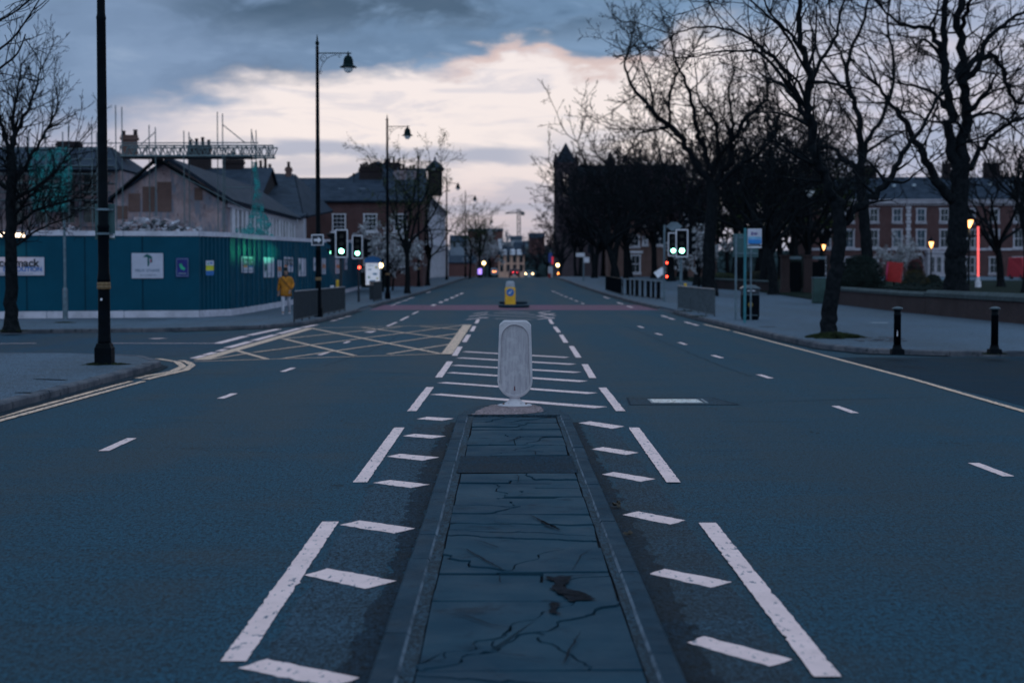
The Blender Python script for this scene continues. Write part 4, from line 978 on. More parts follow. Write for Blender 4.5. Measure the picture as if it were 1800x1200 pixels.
# belisha-style amber beacons and other far lamps
M_amb = lamp_mat('amber_globe_lit', (1.0, .66, .26), 12.0)
M_orl = lamp_mat('orange_lamp_lit', (1.0, .30, .06), 10.0)
def beacon(px, py, Yw, label, rad=.16, m=None, name='beacon', cat='beacon'):
    q = D(px, py, Yw); g = Vector((q.x, Yw, gz(Yw)+PAVH)); r = thing(name, label, cat, g, 'amber lamps beside the road')
    o = MB(); o.tube([g, (q.x, Yw, q.z-rad)], .05, 6); o.build('pole', M_galv, r); o = MB(); o.ball(q, rad, 10); o.build('globe', m or M_amb, r, smooth=True); return r
beacon(850.5, 462.5, 200, 'bright yellow globe on a pole left of the road, at the crest', .19)
beacon(980.5, 466, 200, 'bright yellow globe on a pole right of the road, at the crest', .19)
beacon(669, 466.5, 96, 'yellow lamp on a pole just right of the information totem', .14)
beacon(981, 480.5, 202, 'dimmer orange lamp below the bright yellow globe right of the road', .12, M_orl)
q = D(843.5, 477, 190); o = MB(); o.box(q, (.45, .1, .65)); r = tag(o.build('lit_panel', mat('violet_screen', (.3, .2, .6), .4, emit=(.42, .26, 1.0), estr=1.6), origin=(q.x, 190, gz(190)+PAVH)), 'small violet lit advertising panel on the left pavement at the crest', 'screen')
q = D(967.5, 470, 196); g = Vector((q.x, 196, gz(196)+PAVH)); r = thing('banner_post', 'post with blue, red and white banners right of the road at the crest', 'banner', g)
o = MB(); o.box((q.x, 196, D(0, 478, 196).z), (.5, .06, 1.3)); o.build('white_banner', M_trim, r)
o = MB(); o.box((q.x, 196, D(0, 453, 196).z), (.45, .06, 1.1)); o.build('blue_banner', mat('banner_blue', (.05, .08, .30), .6), r)
o = MB(); o.box((q.x+.25, 195.9, D(0, 458, 196).z), (.16, .06, .9)); o.build('red_banner', mat('banner_red', (.5, .03, .06), .6, emit=(1, .05, .08), estr=.5), r)
o = MB(); o.box((q.x-.1, 195.9, D(0, 485, 196).z), (.35, .3, .6)); o.build('red_base', mat('base_red', (.25, .02, .02), .6), r)
o = MB(); o.tube([g, (q.x, 196.05, D(0, 440, 196).z)], .06, 6); o.build('pole', M_galv, r)
# parking meter / signs on right under trees
for px, py0, py1, Yw, lb in ((1026, 494, 448, 150, 'pale signpost with small finger plates under the right-hand trees'), (113, 565, 385, 56.0, 'thin grey signpost with a red and white sticker before the blue hoarding')):
    q = D(px, py1, Yw); g = gp(q.x, Yw); r = thing('signpost', lb, 'signpost', g); o = MB(); o.tube([g, q], .045 if Yw < 100 else .07, 8); o.build('pole', M_galv, r)
    if Yw > 100:
        o = MB(); o.box((q.x-.3, Yw-.1, q.z), (.8, .05, .35)); o.box((q.x+.25, Yw-.12, q.z-.45), (.5, .05, .5)); o.build('finger_plate', M_trim, r)
    else:
        o = MB(); o.box((q.x, Yw-.05, 1.05), (.12, .02, .2)); o.build('sticker', mat('red_sticker', (.35, .06, .06), .6), r); o = MB(); o.lathe(g, [(.09, 0), (.09, 1.0), (.05, 1.1)], 8); o.build('base', M_galv, r)

# ================================================================ HOARDING
M_hb = mat('hoarding_blue', (.0004, .054, .096), .55, .12, .8, spec=.12)
M_hb2 = mat('hoarding_batten', (.012, .085, .15), .5, .2, 2, spec=.15); M_hb3 = mat('hoarding_seam', (.0005, .022, .042), .6, .2, 2, spec=.1)
M_hw = mat('hoarding_white_board', (.52, .47, .56), .6, .2, 1.5, spec=.15, dirt=(.30, .28, .36))
HP = [Vector((-26, 54.5)), Vector((-10.9, 58.6)), Vector((-10.15, 60.8)), Vector((-10.15, 80)), Vector((-10.25, 116))]
def hh(y): return 2.98+.0068*(y-56) if y > 56 else 2.98
HO = thing('hoarding', 'long dark blue site hoarding with white top and base boards round the left corner', 'hoarding', (HP[1].x, HP[1].y, PAVH))
o = MB(); ow = MB(); ot = MB(); op = MB()
for si, (a, b_) in enumerate(zip(HP, HP[1:])):
    d = (b_-a); L = d.length; d.normalize(); nr = Vector((d.y, -d.x)); n = max(1, round(L/.30))
    vs = []; k = 0
    for i in range(n):                       # trapezoidal box-profile sheet
        for u, dep in ((.0, 0), (.42, 0), (.5, -.006 if si == 0 else -.05), (.92, -.006 if si == 0 else -.05)):
            q = a+d*(L*(i+u)/n)+nr*dep; z0 = gz(q.y)+PAVH+.2; vs += [(q.x, q.y, z0), (q.x, q.y, gz(q.y)+PAVH+hh(q.y)-.1)]
    q = a+d*L; vs += [(q.x, q.y, gz(q.y)+PAVH+.2), (q.x, q.y, gz(q.y)+PAVH+hh(q.y)-.1)]
    m_ = len(vs)//2; o.add(vs, [(2*i, 2*i+2, 2*i+3, 2*i+1) for i in range(m_-1)])
    nb = int(L/(1.25 if si else 1.9))
    for i in range(1, nb):
        w = a+d*(L*i/nb)+nr*(.035 if si else .004); bt = MB(); g0 = gz(w.y)+PAVH; bt.box((w.x, w.y, g0+.24+(hh(w.y)-.37)/2), (.055 if si else .035, .07 if si else .008, hh(w.y)-.37), math.atan2(d.y, d.x)); bt.build('batten', M_hb2 if si else M_hb3, HO)
    npn = max(1, round(L/2.44))
    for i in range(npn+1):
        q = a+d*(L*i/npn)-nr*.06; op.box((q.x, q.y, gz(q.y)+PAVH+1.5), (.1, .1, 2.8))
        if i: 
            j0 = a+d*(L*(i-1)/npn+.01)+nr*.03; j1 = a+d*(L*i/npn-.01)+nr*.03
            for z0, z1, mb_ in ((-.01, .24, ow), (None, None, ot)):
                pts = []
                for w in (j0, j1):
                    gzz = gz(w.y)+PAVH; zz0, zz1 = (gzz+z0, gzz+z1) if z0 is not None else (gzz+hh(w.y)-.13, gzz+hh(w.y)+.04)
                    pts.append((w, zz0, zz1))
                for (w, a0, a1) in pts: pass
                (w0, a0, a1), (w1, c0, c1) = pts; e = nr*.05 if mb_ is ow else nr*-.14
                vs2 = [(w0.x, w0.y, a0), (w1.x, w1.y, c0), (w1.x, w1.y, c1), (w0.x, w0.y, a1), (w0.x-nr.x*.05+ (e.x if mb_ is ot else 0), w0.y-nr.y*.05+(e.y if mb_ is ot else 0), a0), (w1.x-nr.x*.05+(e.x if mb_ is ot else 0), w1.y-nr.y*.05+(e.y if mb_ is ot else 0), c0)]
                x0_, x1_ = vs2[4], vs2[5]; vs2 += [(x1_[0], x1_[1], c1), (x0_[0], x0_[1], a1)]
                mb_.add(vs2, [(0, 1, 2, 3), (4, 7, 6, 5), (3, 2, 6, 7), (0, 4, 5, 1), (0, 3, 7, 4), (1, 5, 6, 2)])
o.build('sheeting', M_hb, HO); ow.build('base_board', M_hw, HO); ot.build('capping', M_hw, HO); pass
# signs on the hoarding
def hplane(px, py, si):
    """point on hoarding run si seen at the picture position"""
    a, b_ = HP[si], HP[si+1]; d = (b_-a).normalized(); nr = Vector((d.y, -d.x)); ry = ray(px, py)
    k = (a.x*nr.x+a.y*nr.y)/(ry.x*nr.x+ry.y*nr.y); q = ry*k+Vector((0, 0, CAMH)); return q, Vector((nr.x, nr.y, 0)), Vector((d.x, d.y, 0))
def hsign(x0, y0, x1, y1, si, label, m, out=.03):
    a, nr, d = hplane(x0, y1, si); b_, _, _ = hplane(x1, y0, si); w = (b_-a).dot(d); c0, _, _ = hplane((x0+x1)/2, (y0+y1)/2, si)
    h = abs(b_.z-a.z) if si == 0 else abs(hplane((x0+x1)/2, y0, si)[0].z-hplane((x0+x1)/2, y1, si)[0].z)
    c0 = a+d*w/2; c0.z = hplane((x0+x1)/2, (y0+y1)/2, si)[0].z
    r = thing('sign', label, 'sign', c0, 'signs on the blue hoarding'); F = frame(c0+nr*out, nr)
    o = MB(); o.add([F @ Vector(v) for v in [(-w/2, -h/2, 0), (w/2, -h/2, 0), (w/2, h/2, 0), (-w/2, h/2, 0), (-w/2, -h/2, .012), (w/2, -h/2, .012), (w/2, h/2, .012), (-w/2, h/2, .012)]], [(0, 3, 2, 1), (4, 5, 6, 7), (0, 1, 5, 4), (1, 2, 6, 5), (2, 3, 7, 6), (3, 0, 4, 7)]); o.build('board', m, r)
    return r, F, w, h
def hrect(r, F, u, v, w, h, m, nm, z=.014):
    o = MB(); o.face([F @ Vector((u-w/2, v-h/2, z)), F @ Vector((u+w/2, v-h/2, z)), F @ Vector((u+w/2, v+h/2, z)), F @ Vector((u-w/2, v+h/2, z))]); return o.build(nm, m, r)
M_sw = mat('sign_white', (.46, .43, .54), .5, .08, 3); M_sk = mat('print_black', (.012, .014, .022), .6); M_so = mat('print_orange', (.55, .16, .05), .6); M_sbl = mat('print_blue', (.03, .12, .36), .6); M_steal = mat('print_teal', (.01, .09, .10), .6); M_sgrey = mat('print_grey', (.14, .18, .26), .6); M_sg2 = mat('print_green', (.03, .36, .20), .6); M_nav = mat('print_navy', (.015, .02, .16), .6); M_syel = mat('print_yellow', (.50, .45, .03), .6)
TT = lambda F, u, v, z=.014: F @ Matrix.Translation((u, v, z))
r, F, w, h = hsign(-38, 452, 77.5, 484, 0, 'wide white hoarding sign reading cormack in black, behind the left tree', M_sw)
lettering('mccormack', h*.60, TT(F, .02, h*.17, .018), M_sk, r, bold=.010)
lettering('DEM', h*.34, TT(F, -w*.30, -h*.17), M_so, r, 'orange_lettering', bold=.008); lettering('DEMOLITION', h*.34, TT(F, w*.17, -h*.17), M_sbl, r, 'blue_lettering', bold=.008)
lettering('mccormackdemolition.co.uk', h*.17, TT(F, .1, -h*.39), M_sgrey, r, 'small_lettering')
r, F, w, h = hsign(231.5, 445, 286.5, 489, 0, "white hoarding sign reading FELIX O'HARE with a dark roof-like emblem", M_sw)
lettering("FELIX O'HARE", h*.155, TT(F, 0, -h*.19), M_sgrey, r, bold=.003); lettering('& CO LIMITED', h*.10, TT(F, .04, -h*.38), M_sgrey, r, 'small_lettering')
em = MB()
for pts in ([(-.16, .30), (-.01, .42), (.16, .32), (.17, .12), (.10, .10), (.11, .24), (-.0, .30), (-.16, .30)], [(.0, .30), (.06, .28), (.075, .10), (.05, -.02), (.0, -.02), (.03, .10)]):
    em.face([F @ Vector((x, y*1.0, .015)) for x, y in pts[:-1]])
em.build('emblem', M_steal, r); hrect(r, F, .115, .17, .04, .10, mat('print_red', (.35, .03, .08), .6), 'emblem_mark', .017)
r, F, w, h = hsign(309, 453, 331.5, 487, 0, 'navy hoarding poster with a white frame line and green sweep', M_nav)
for u, v, a, b_ in ((0, h*.44, w*.9, .025), (0, -h*.44, w*.9, .025), (-w*.44, 0, .022, h*.86), (w*.44, 0, .022, h*.86)): hrect(r, F, u, v, a, b_, M_sgrey, 'frame_line')
em = MB(); em.face([F @ Vector((x, y, .015)) for x, y in [(-.10, .12), (-.03, .14), (.03, .02), (.12, -.03), (.06, -.10), (-.04, -.06), (-.09, .02)]]); em.build('green_sweep', M_sg2, r); hrect(r, F, 0, -h*.31, w*.6, .05, M_sgrey, 'caption_bar')
r, F, w, h = hsign(362, 458, 375.5, 484, 0, 'narrow site safety sign, white over yellow over blue', M_sw)
hrect(r, F, 0, 0, w, h*.34, M_syel, 'yellow_band'); hrect(r, F, 0, -h*.34, w, h*.32, M_sbl, 'blue_band'); hrect(r, F, .05, h*.34, .07, .07, M_sbl, 'symbol'); hrect(r, F, -.05, h*.3, .06, .05, M_sg2, 'symbol')
def cor(x0, y0, x1, y1, lb):
    r, F, w, h = hsign(x0, y0, x1, y1, 2, lb, M_sw); lettering('mccormack', w*.19, TT(F, 0, h*.24), M_sk, r, bold=.01); hrect(r, F, -w*.25, -h*.10, w*.38, h*.12, M_so, 'orange_bar'); hrect(r, F, w*.25, -h*.10, w*.38, h*.10, M_sbl, 'blue_bar'); hrect(r, F, 0, -h*.36, w*.7, h*.05, M_sgrey, 'address_bar')
cor(423, 451, 444.5, 479.5, 'white demolition sign nearest the corner on the receding hoarding'); cor(497.5, 452, 513.5, 478, 'white demolition sign just above and behind the walking person')
for x0, y0, x1, y1, lb in ((462, 452.5, 480, 487.5, 'tall white notice between the two demolition signs, under the green glow'), (523.5, 454, 536, 485.5, 'tall white notice to the right of the person, left of the lamp')):
    r, F, w, h = hsign(x0, y0, x1, y1, 2, lb, M_sw); em = MB(); em.face([F @ Vector((-w*.45, y, .015)) if k == 0 else F @ Vector((-w*.45+w*.3*math.sin(math.pi*(i/12)), y, .015)) for k, i, y in [(0, 0, -h*.25), (0, 0, h*.25)]+[(1, i, h*.25-h*.5*i/12) for i in range(1, 12)]]); em.build('emblem', M_steal, r)
    for v in (-.34, -.28, -.4): hrect(r, F, 0, h*v, w*.6, h*.02, M_sgrey, 'text_line')
for x0, y0, x1, y1, lb in ((487, 457, 493, 488, 'slim safety notice left of the walking person'), (550, 453, 556, 476, 'slim white notice left of the lamp post behind the guard rail'), (565, 454, 571, 482, 'slim white notice right of the lamp post behind the guard rail'), (589, 456, 599.5, 481, 'white notice under the larger left traffic light, lit orange'), (605, 454, 609.5, 474, 'slim white notice between the two left traffic lights')):
    r, F, w, h = hsign(x0, y0, x1, y1, 2 if x1 < 515 else 3, lb, M_sw); hrect(r, F, 0, 0, w*.8, h*.25, M_so if x0 in (487, 565, 589) else M_sgrey, 'print_band')
# flood lamps over the hoarding
M_flood = lamp_mat('flood_lamp_lit', (1.0, .74, .52), 5.5)
for i, (px, py, lb) in enumerate(((8, 412, 'lit flood lamp over the hoarding, left of the tree trunk'), (35, 413, 'lit flood lamp over the hoarding, right of the tree trunk'))):
    q, nr, d = hplane(px, py, 0); r = thing('flood_lamp', lb, 'flood lamp', q, 'flood lamps on the hoarding'); c = q+nr*.25; rz = math.atan2(d.y, d.x)
    o = MB(); o.box(c, (.36, .14, .16), rz); o.box(c+nr*.02+Vector((0, 0, .1)), (.38, .2, .03), rz); o.build('housing', M_blk, r)
    o = MB(); o.box(c+nr*.08-Vector((0, 0, .01)), (.32, .03, .14), rz); o.build('lamp_face', M_flood, r)
    o = MB(); o.tube([q, c], .02, 5); o.build('arm', M_galv, r)
    sig_light(c+nr*.1-Vector((0, 0, .12)), (1, .62, .40), 9, .1, (nr.x*.1, nr.y*.1, -1), 'flood_glow', 150)

# ================================================================ PERSON
def skin_mesh(name, pts, edges, radii, m, parent=None, root=0, sub=2, smooth=True, squash=None):
    me = bpy.data.meshes.new(name); me.from_pydata([tuple(p) for p in pts], edges, []); o = bpy.data.objects.new(name, me); SC.collection.objects.link(o)
    md = o.modifiers.new('skin', 'SKIN'); md.use_smooth_shade = True
    for i, r_ in enumerate(radii):
        v = me.skin_vertices[0].data[i]; v.radius = (r_, r_) if not hasattr(r_, '__len__') else r_; v.use_root = (i == root)
    s2 = o.modifiers.new('sub', 'SUBSURF'); s2.levels = sub; s2.render_levels = sub
    bpy.context.view_layer.update(); ev = bpy.data.meshes.new_from_object(o.evaluated_get(bpy.context.evaluated_depsgraph_get())); bpy.data.objects.remove(o)
    ev.materials.clear(); ev.materials.append(m); q = bpy.data.objects.new(name, ev); SC.collection.objects.link(q)
    if parent is not None: q.parent = parent
    return q
P = G(503, 553, PAVH); P.z = gz(P.y)+PAVH; PR = thing('person', 'person in mustard parka, dark scarf and white trousers walking past the hoarding', 'person', P)
M_skin = mat('skin', (.30, .17, .14), .6, .1, 8); M_park = mat('mustard_parka', (.56, .19, .022), .85, .35, 5, .5, 30, c2=(.24, .095, .012)); M_jean = mat('white_jeans', (.46, .42, .50), .8, .15, 6); M_hair = mat('dark_hair', (.012, .010, .012), .6); M_scarf = mat('dark_scarf', (.014, .016, .022), .9, .4, 12, .5, 40)
# body skeleton: x right in picture, y away from the camera; facing the camera, mid-stride
B = [(0, 0, .92), (0, .01, 1.08), (0, .01, 1.26), (0, .0, 1.40), (0, -.01, 1.48), (0, -.03, 1.56), (0, -.03, 1.66),            # 0-6 spine, neck, head
     (-.09, 0, .88), (-.095, -.16, .50), (-.09, -.22, .10), (-.09, -.35, .035),                                               # 7-10 right leg forward
     (.09, 0, .88), (.10, .02, .48), (.10, .20, .13), (.11, .10, .03),                                                         # 11-14 trailing leg
     (-.17, 0, 1.36), (-.24, .04, 1.10), (-.27, -.03, .88), (-.275, -.06, .80),                                                # 15-18
     (.17, 0, 1.36), (.25, .02, 1.12), (.19, -.12, .93), (.16, -.17, .88)]
E = [(0, 1), (1, 2), (2, 3), (3, 4), (4, 5), (5, 6), (0, 7), (7, 8), (8, 9), (9, 10), (0, 11), (11, 12), (12, 13), (13, 14), (3, 15), (15, 16), (16, 17), (17, 18), (3, 19), (19, 20), (20, 21), (21, 22)]
RD = [.14, .12, .13, .10, .05, .075, .078, .085, .058, .038, .034, .085, .058, .038, .034, .055, .042, .030, .026, .055, .042, .030, .026]
for hnd, dx in ((18, -1), (22, 1)):
    hb = Vector(B[hnd]); 
    for k in range(4):
        i0 = len(B); x = (k-1.5)*.018; ln = (.055, .065, .06, .045)[k]
        B += [tuple(hb+Vector((x, -.01, -.045))), tuple(hb+Vector((x*1.1, -.02, -.045-ln*.55))), tuple(hb+Vector((x*1.1, -.045, -.045-ln)))]; E += [(hnd, i0), (i0, i0+1), (i0+1, i0+2)]; RD += [.012, .010, .008]
    i0 = len(B); B += [tuple(hb+Vector((-dx*.028, -.02, -.015))), tuple(hb+Vector((-dx*.035, -.04, -.05)))]; E += [(hnd, i0), (i0, i0+1)]; RD += [.012, .010]
skin_mesh('body', B, E, RD, M_skin, PR)
# face
o = MB(); hc = Vector((0, -.035, 1.60))
o.ball(hc+Vector((0, -.075, -.005)), .018, 8, sq=(.7, 1, 1.3)); 
for s in (-1, 1): o.ball(hc+Vector((s*.075, .01, 0)), .022, 8, sq=(.4, .8, 1.3))
for v in range(len(o.v)): o.v[v] = tuple(Vector(o.v[v])+P)
o.build('nose_and_ears', M_skin, PR, smooth=True)
o = MB()
for s in (-1, 1): o.ball(P+hc+Vector((s*.03, -.072, .015)), .010, 8)
o.ball(P+hc+Vector((0, -.078, -.045)), .018, 8, sq=(1, .3, .3)); o.build('eyes_and_mouth', mat('dark_feature', (.05, .02, .02), .5), PR, smooth=True)
skin_mesh('hair', [(0, .02, 1.68), (0, .035, 1.60), (0, .04, 1.50), (-.06, .0, 1.62), (.06, .0, 1.62), (-.075, .01, 1.5), (.075, .01, 1.5), (0, -.03, 1.70)], [(0, 1), (1, 2), (1, 3), (1, 4), (3, 5), (4, 6), (0, 7)], [.075, .08, .05, .035, .035, .03, .03, .05], M_hair, PR)
skin_mesh('scarf', [(-.10, .0, 1.44), (0, -.07, 1.45), (.10, .0, 1.44), (0, .07, 1.46), (.02, -.10, 1.36)], [(0, 1), (1, 2), (2, 3), (3, 0), (1, 4)], [.05, .06, .05, .05, .05], M_scarf, PR)
o = MB(); lv = [(.185, .115, 1.43), (.225, .14, 1.36), (.215, .15, 1.22), (.19, .145, 1.08), (.20, .16, .95), (.215, .18, .80), (.225, .19, .70), (.21, .18, .695)]
n = 28; vs = []
for k, (a, b_, z) in enumerate(lv):
    for i in range(n):
        g = 2*math.pi*i/n; rr = 1+.03*math.sin(g*5+k)+.02*math.sin(g*9-k*2); vs.append((P.x+a*rr*math.cos(g), P.y+b_*rr*math.sin(g), P.z+z))
vs.append((P.x, P.y, P.z+1.46)); o.add(vs, [(k*n+i, k*n+(i+1) % n, (k+1)*n+(i+1) % n, (k+1)*n+i) for k in range(len(lv)-1) for i in range(n)]+[(i, (i+1) % n, len(vs)-1) for i in range(n)])
o.build('coat', M_park, PR, smooth=True)
for s, pts in ((-1, [(-.15, 0, 1.38), (-.20, .01, 1.32), (-.26, .04, 1.10), (-.285, -.03, .87)]), (1, [(.15, 0, 1.38), (.20, .01, 1.32), (.27, .02, 1.12), (.20, -.12, .94)])):
    skin_mesh('sleeve', pts, [(0, 1), (1, 2), (2, 3)], [.085, .078, .068, .052], M_park, PR)
for s, pts in ((0, [(-.09, 0, .86), (-.095, -.15, .50), (-.09, -.215, .15), (-.09, -.22, .11)]), (1, [(.09, 0, .86), (.10, .02, .48), (.10, .18, .18), (.10, .20, .14)])):
    skin_mesh('trouser_leg', pts, [(0, 1), (1, 2), (2, 3)], [.10, .072, .056, .054], M_jean, PR)
for pts in ([(-.09, -.19, .045), (-.09, -.27, .045), (-.09, -.36, .035)], [(.10, .20, .09), (.105, .12, .05), (.11, .05, .035)]):
    skin_mesh('shoe', pts, [(0, 1), (1, 2)], [.042, .044, .036], M_jean, PR)
o = MB(); o.tube([P+Vector((-.18, -.10, 1.40)), P+Vector((0, -.17, 1.2)), P+Vector((.20, -.15, .95))], .012, 5); o.build('bag_strap', M_scarf, PR)

# ================================================================ BUILDINGS
def window(r, c, d, w, h, fr=None, gl=None, sill=True, bars=(1, 1), bw=.07, name='window'):
    d = Vector(d).normalized(); F = frame(Vector(c), d); o = MB()
    def bx(u, v, a, b, z0, z1):
        P = [F @ Vector((u+su*a/2, v+sv*b/2, z)) for z in (z0, z1) for su, sv in ((-1, -1), (1, -1), (1, 1), (-1, 1))]
        return P
    Q = [(3, 2, 1, 0), (4, 5, 6, 7), (0, 1, 5, 4), (1, 2, 6, 5), (2, 3, 7, 6), (3, 0, 4, 7)]
    for u, v, a, b in ((0, h/2, w+2*bw, bw), (0, -h/2, w+2*bw, bw), (-w/2, 0, bw, h-bw), (w/2, 0, bw, h-bw)): o.add(bx(u, v, a, b, -.02, .06), Q)
    for i in range(bars[0]): o.add(bx(-w/2+w*(i+1)/(bars[0]+1), 0, bw*.25, h-bw, 0, .035), Q)
    for i in range(bars[1]): o.add(bx(0, -h/2+h*(i+1)/(bars[1]+1), w-bw, bw*.5, 0, .04), Q)
    wd = o.build(name, fr or M_trim, r)
    o = MB(); o.face([F @ Vector(v) for v in ((-w/2, -h/2, .012), (w/2, -h/2, .012), (w/2, h/2, .012), (-w/2, h/2, .012))]); o.build('pane', gl or M_glass, wd)
    if sill: o = MB(); o.add(bx(0, -h/2-bw-.05, w+.35, .11, -.02, .16), Q); o.build('sill', fr or M_trim, wd)
    return wd
def gable_house(r, x0, x1, y0, y1, zb, ze, zr, axis, wm_, rm, over=.25, th=.14, hip=0):
    """walls plus pitched roof; axis is the direction of the ridge"""
    o = MB(); xm, ym_ = (x0+x1)/2, (y0+y1)/2
    o.add([(x0, y0, zb), (x1, y0, zb), (x1, y1, zb), (x0, y1, zb), (x0, y0, ze), (x1, y0, ze), (x1, y1, ze), (x0, y1, ze)], [(0, 1, 5, 4), (1, 2, 6, 5), (2, 3, 7, 6), (3, 0, 4, 7), (0, 3, 2, 1)])
    if axis == 'y':
        if not hip: o.add([(x0, y0, ze), (x1, y0, ze), (xm, y0, zr), (x0, y1, ze), (x1, y1, ze), (xm, y1, zr)], [(0, 1, 2), (4, 3, 5)])
        a = [(x0, y0), (x0, y1), (xm, y1-hip), (xm, y0+hip)]; b_ = [(x1, y1), (x1, y0), (xm, y0+hip), (xm, y1-hip)]
    else:
        if not hip: o.add([(x0, y0, ze), (x0, y1, ze), (x0, ym_, zr), (x1, y0, ze), (x1, y1, ze), (x1, ym_, zr)], [(0, 2, 1), (3, 4, 5)])
        a = [(x0, y0), (x1, y0), (x1-hip, ym_), (x0+hip, ym_)]; b_ = [(x1, y1), (x0, y1), (x0+hip, ym_), (x1-hip, ym_)]
    w = o.build('wall', wm_, r)
    rf = MB(); sl_ = over*(zr-ze)/((x1-x0)/2 if axis == 'y' else (y1-y0)/2)
    def roofpl(pl):
        P = []
        for i, (x, y) in enumerate(pl):
            if i < 2:
                if axis == 'y': P.append(Vector((x+(over if x > xm else -over), y+(0 if hip else (-.15 if y == y0 else .15)), ze-sl_)))
                else: P.append(Vector((x+(0 if hip else (-.15 if x == x0 else .15)), y+(over if y > ym_ else -over), ze-sl_)))
            else: P.append(Vector((x+(0 if hip or axis == 'y' else (.15 if x == x1 else -.15)), y+(0 if hip or axis == 'x' else (.15 if y > ym_ else -.15)), zr)))
        nr = (P[1]-P[0]).cross(P[2]-P[0]).normalized()
        if nr.z < 0: nr = -nr
        rf.slab3([p+Vector((0, 0, .02)) for p in P], nr, th)
    roofpl(a); roofpl(b_)
    if hip:
        if axis == 'y': tri = [[(x0, y0), (x1, y0), (xm, y0+hip)], [(x1, y1), (x0, y1), (xm, y1-hip)]]
        else: tri = [[(x0, y1), (x0, y0), (x0+hip, ym_)], [(x1, y0), (x1, y1), (x1-hip, ym_)]]
        for t_ in tri:
            P = [Vector((t_[0][0], t_[0][1], ze-sl_*.3+.02)), Vector((t_[1][0], t_[1][1], ze-sl_*.3+.02)), Vector((t_[2][0], t_[2][1], zr+.03))]; nr = (P[1]-P[0]).cross(P[2]-P[0]).normalized()
            if nr.z < 0: nr = -nr
            rf.slab3(P, nr, th)
    return w, rf.build('roof', rm, r)
def chimney(r, parent, c, w, d, h, pots=3, m=None, ph=.45, pm=None):
    o = MB(); c = Vector(c); o.box(c+Vector((0, 0, h/2)), (w, d, h)); o.box(c+Vector((0, 0, h-.12)), (w+.14, d+.14, .14)); o.box(c+Vector((0, 0, h+.03)), (w+.06, d+.06, .08)); ch = o.build('chimney', m or M_dbrick, parent)
    o = MB()
    for i in range(pots):
        x = (i-(pots-1)/2)*w*.86/max(1, pots-1) if pots > 1 else 0
        hh_ = ph*(.8+.4*((i*7) % 3)/2); o.lathe(c+Vector((x, 0, h+.07)), [(.12, 0), (.10, hh_*.8), (.13, hh_*.85), (.12, hh_)], 8)
    if pots: 
        q = o.build('chimney_pots', pm or M_dbrick, parent)
        q.parent = ch
    return ch
M_ghost = None
def plaster():
    m = bpy.data.materials.new('broken_plaster'); m.use_nodes = True; k = NT(m.node_tree); b = k.n['Principled BSDF']
    v = k.new("ShaderNodeTexCoord").outputs['Object']; s = k.new("ShaderNodeSeparateXYZ"); k.l.new(v, s.inputs[0])
    n1 = k.noise(v, .9, 6, .65, .4); n2 = k.noise(v, 3.2, 5, .65)
    mp_ = k.new("ShaderNodeMapping"); mp_.inputs['Scale'].default_value = (1, 1, .25); k.l.new(v, mp_.inputs[0]); n3 = k.noise(mp_.outputs[0], 3, 5, .6)
    c = k.mix(k.mr(n1, .35, .65), (.27, .175, .185), (.46, .31, .325)); c = k.mix(k.mr(n3, .42, .62), c, (.20, .19, .24))
    c = k.mix(k.m('MULTIPLY', k.mr(n2, .56, .66), .7), c, (.11, .06, .062))
    k.set(b.inputs['Base Color'], c); b.inputs['Roughness'].default_value = .95; b.inputs['Specular IOR Level'].default_value = .1
    return m
M_plast = plaster()
M_rpatch = brickmat('exposed_brick', (.18, .095, .085), (.145, .08, .075), (.14, .11, .11))
# --- gable hall at the demolition site
Yg = 78.0; xa, xb = D(200, 345, Yg).x, D(395, 350, Yg).x; za = D(0, 348, Yg).z; zr = D(0, 283, Yg).z
r = thing('demolition_hall', 'half demolished hall with patchy plaster gable and slate roof behind the hoarding', 'building', (xa, Yg, PAVH))
w_, rf = gable_house(r, xa, xb, Yg, 104, 0, za, zr, 'y', M_plast, M_slate, .35)
for px0, px1, py0, py1 in ((277, 301, 320, 372), (251, 272, 328, 372), (226, 246, 340, 372), (204, 224, 362, 385), (342, 356, 330, 352)):
    a, b_ = D(px0, py1, Yg), D(px1, py0, Yg); o = MB(); o.box(((a.x+b_.x)/2, Yg-.01, (a.z+b_.z)/2), (b_.x-a.x, .05, b_.z-a.z)); o.build('exposed_brick', M_rpatch, r)
o = MB()
for s, e in (((D(278, 279, Yg)), (D(196, 350, Yg))), ((D(278, 279, Yg)), (D(400, 356, Yg)))):
    o.tube([s+Vector((0, -.2, 0)), e+Vector((0, -.2, 0))], .09, 4)
o.box(D(279, 284, Yg)+Vector((0, -.3, 0)), (.5, .3, .3)); o.build('bargeboard', M_blk, r)
M_sheet = mat('torn_roof_sheet', (.045, .07, .085), .7, .5, 2, .4, 8)
xw = xb+.01
o = MB(); o.box((xw+.03, 91.5, za-.25), (.12, 26, .32)); o.box((xw+.02, 91.5, za-2.2), (.08, 26, .2)); o.build('white_fascia', M_trim, r)
o = MB(); yy = 80.0; k = 0
while yy < 103.5: o.box((xw+.035, yy, za-1.25), (.10, .55 if k % 3 else .9, 1.75)); yy += 1.35; k += 1
o.build('white_pilasters', M_trim, r)
yy = 80.67
while yy < 103: 
    o = MB(); o.box((xw+.01, yy, za-1.25), (.03, .66, 1.6)); o.build('window', M_glass, r); yy += 1.35
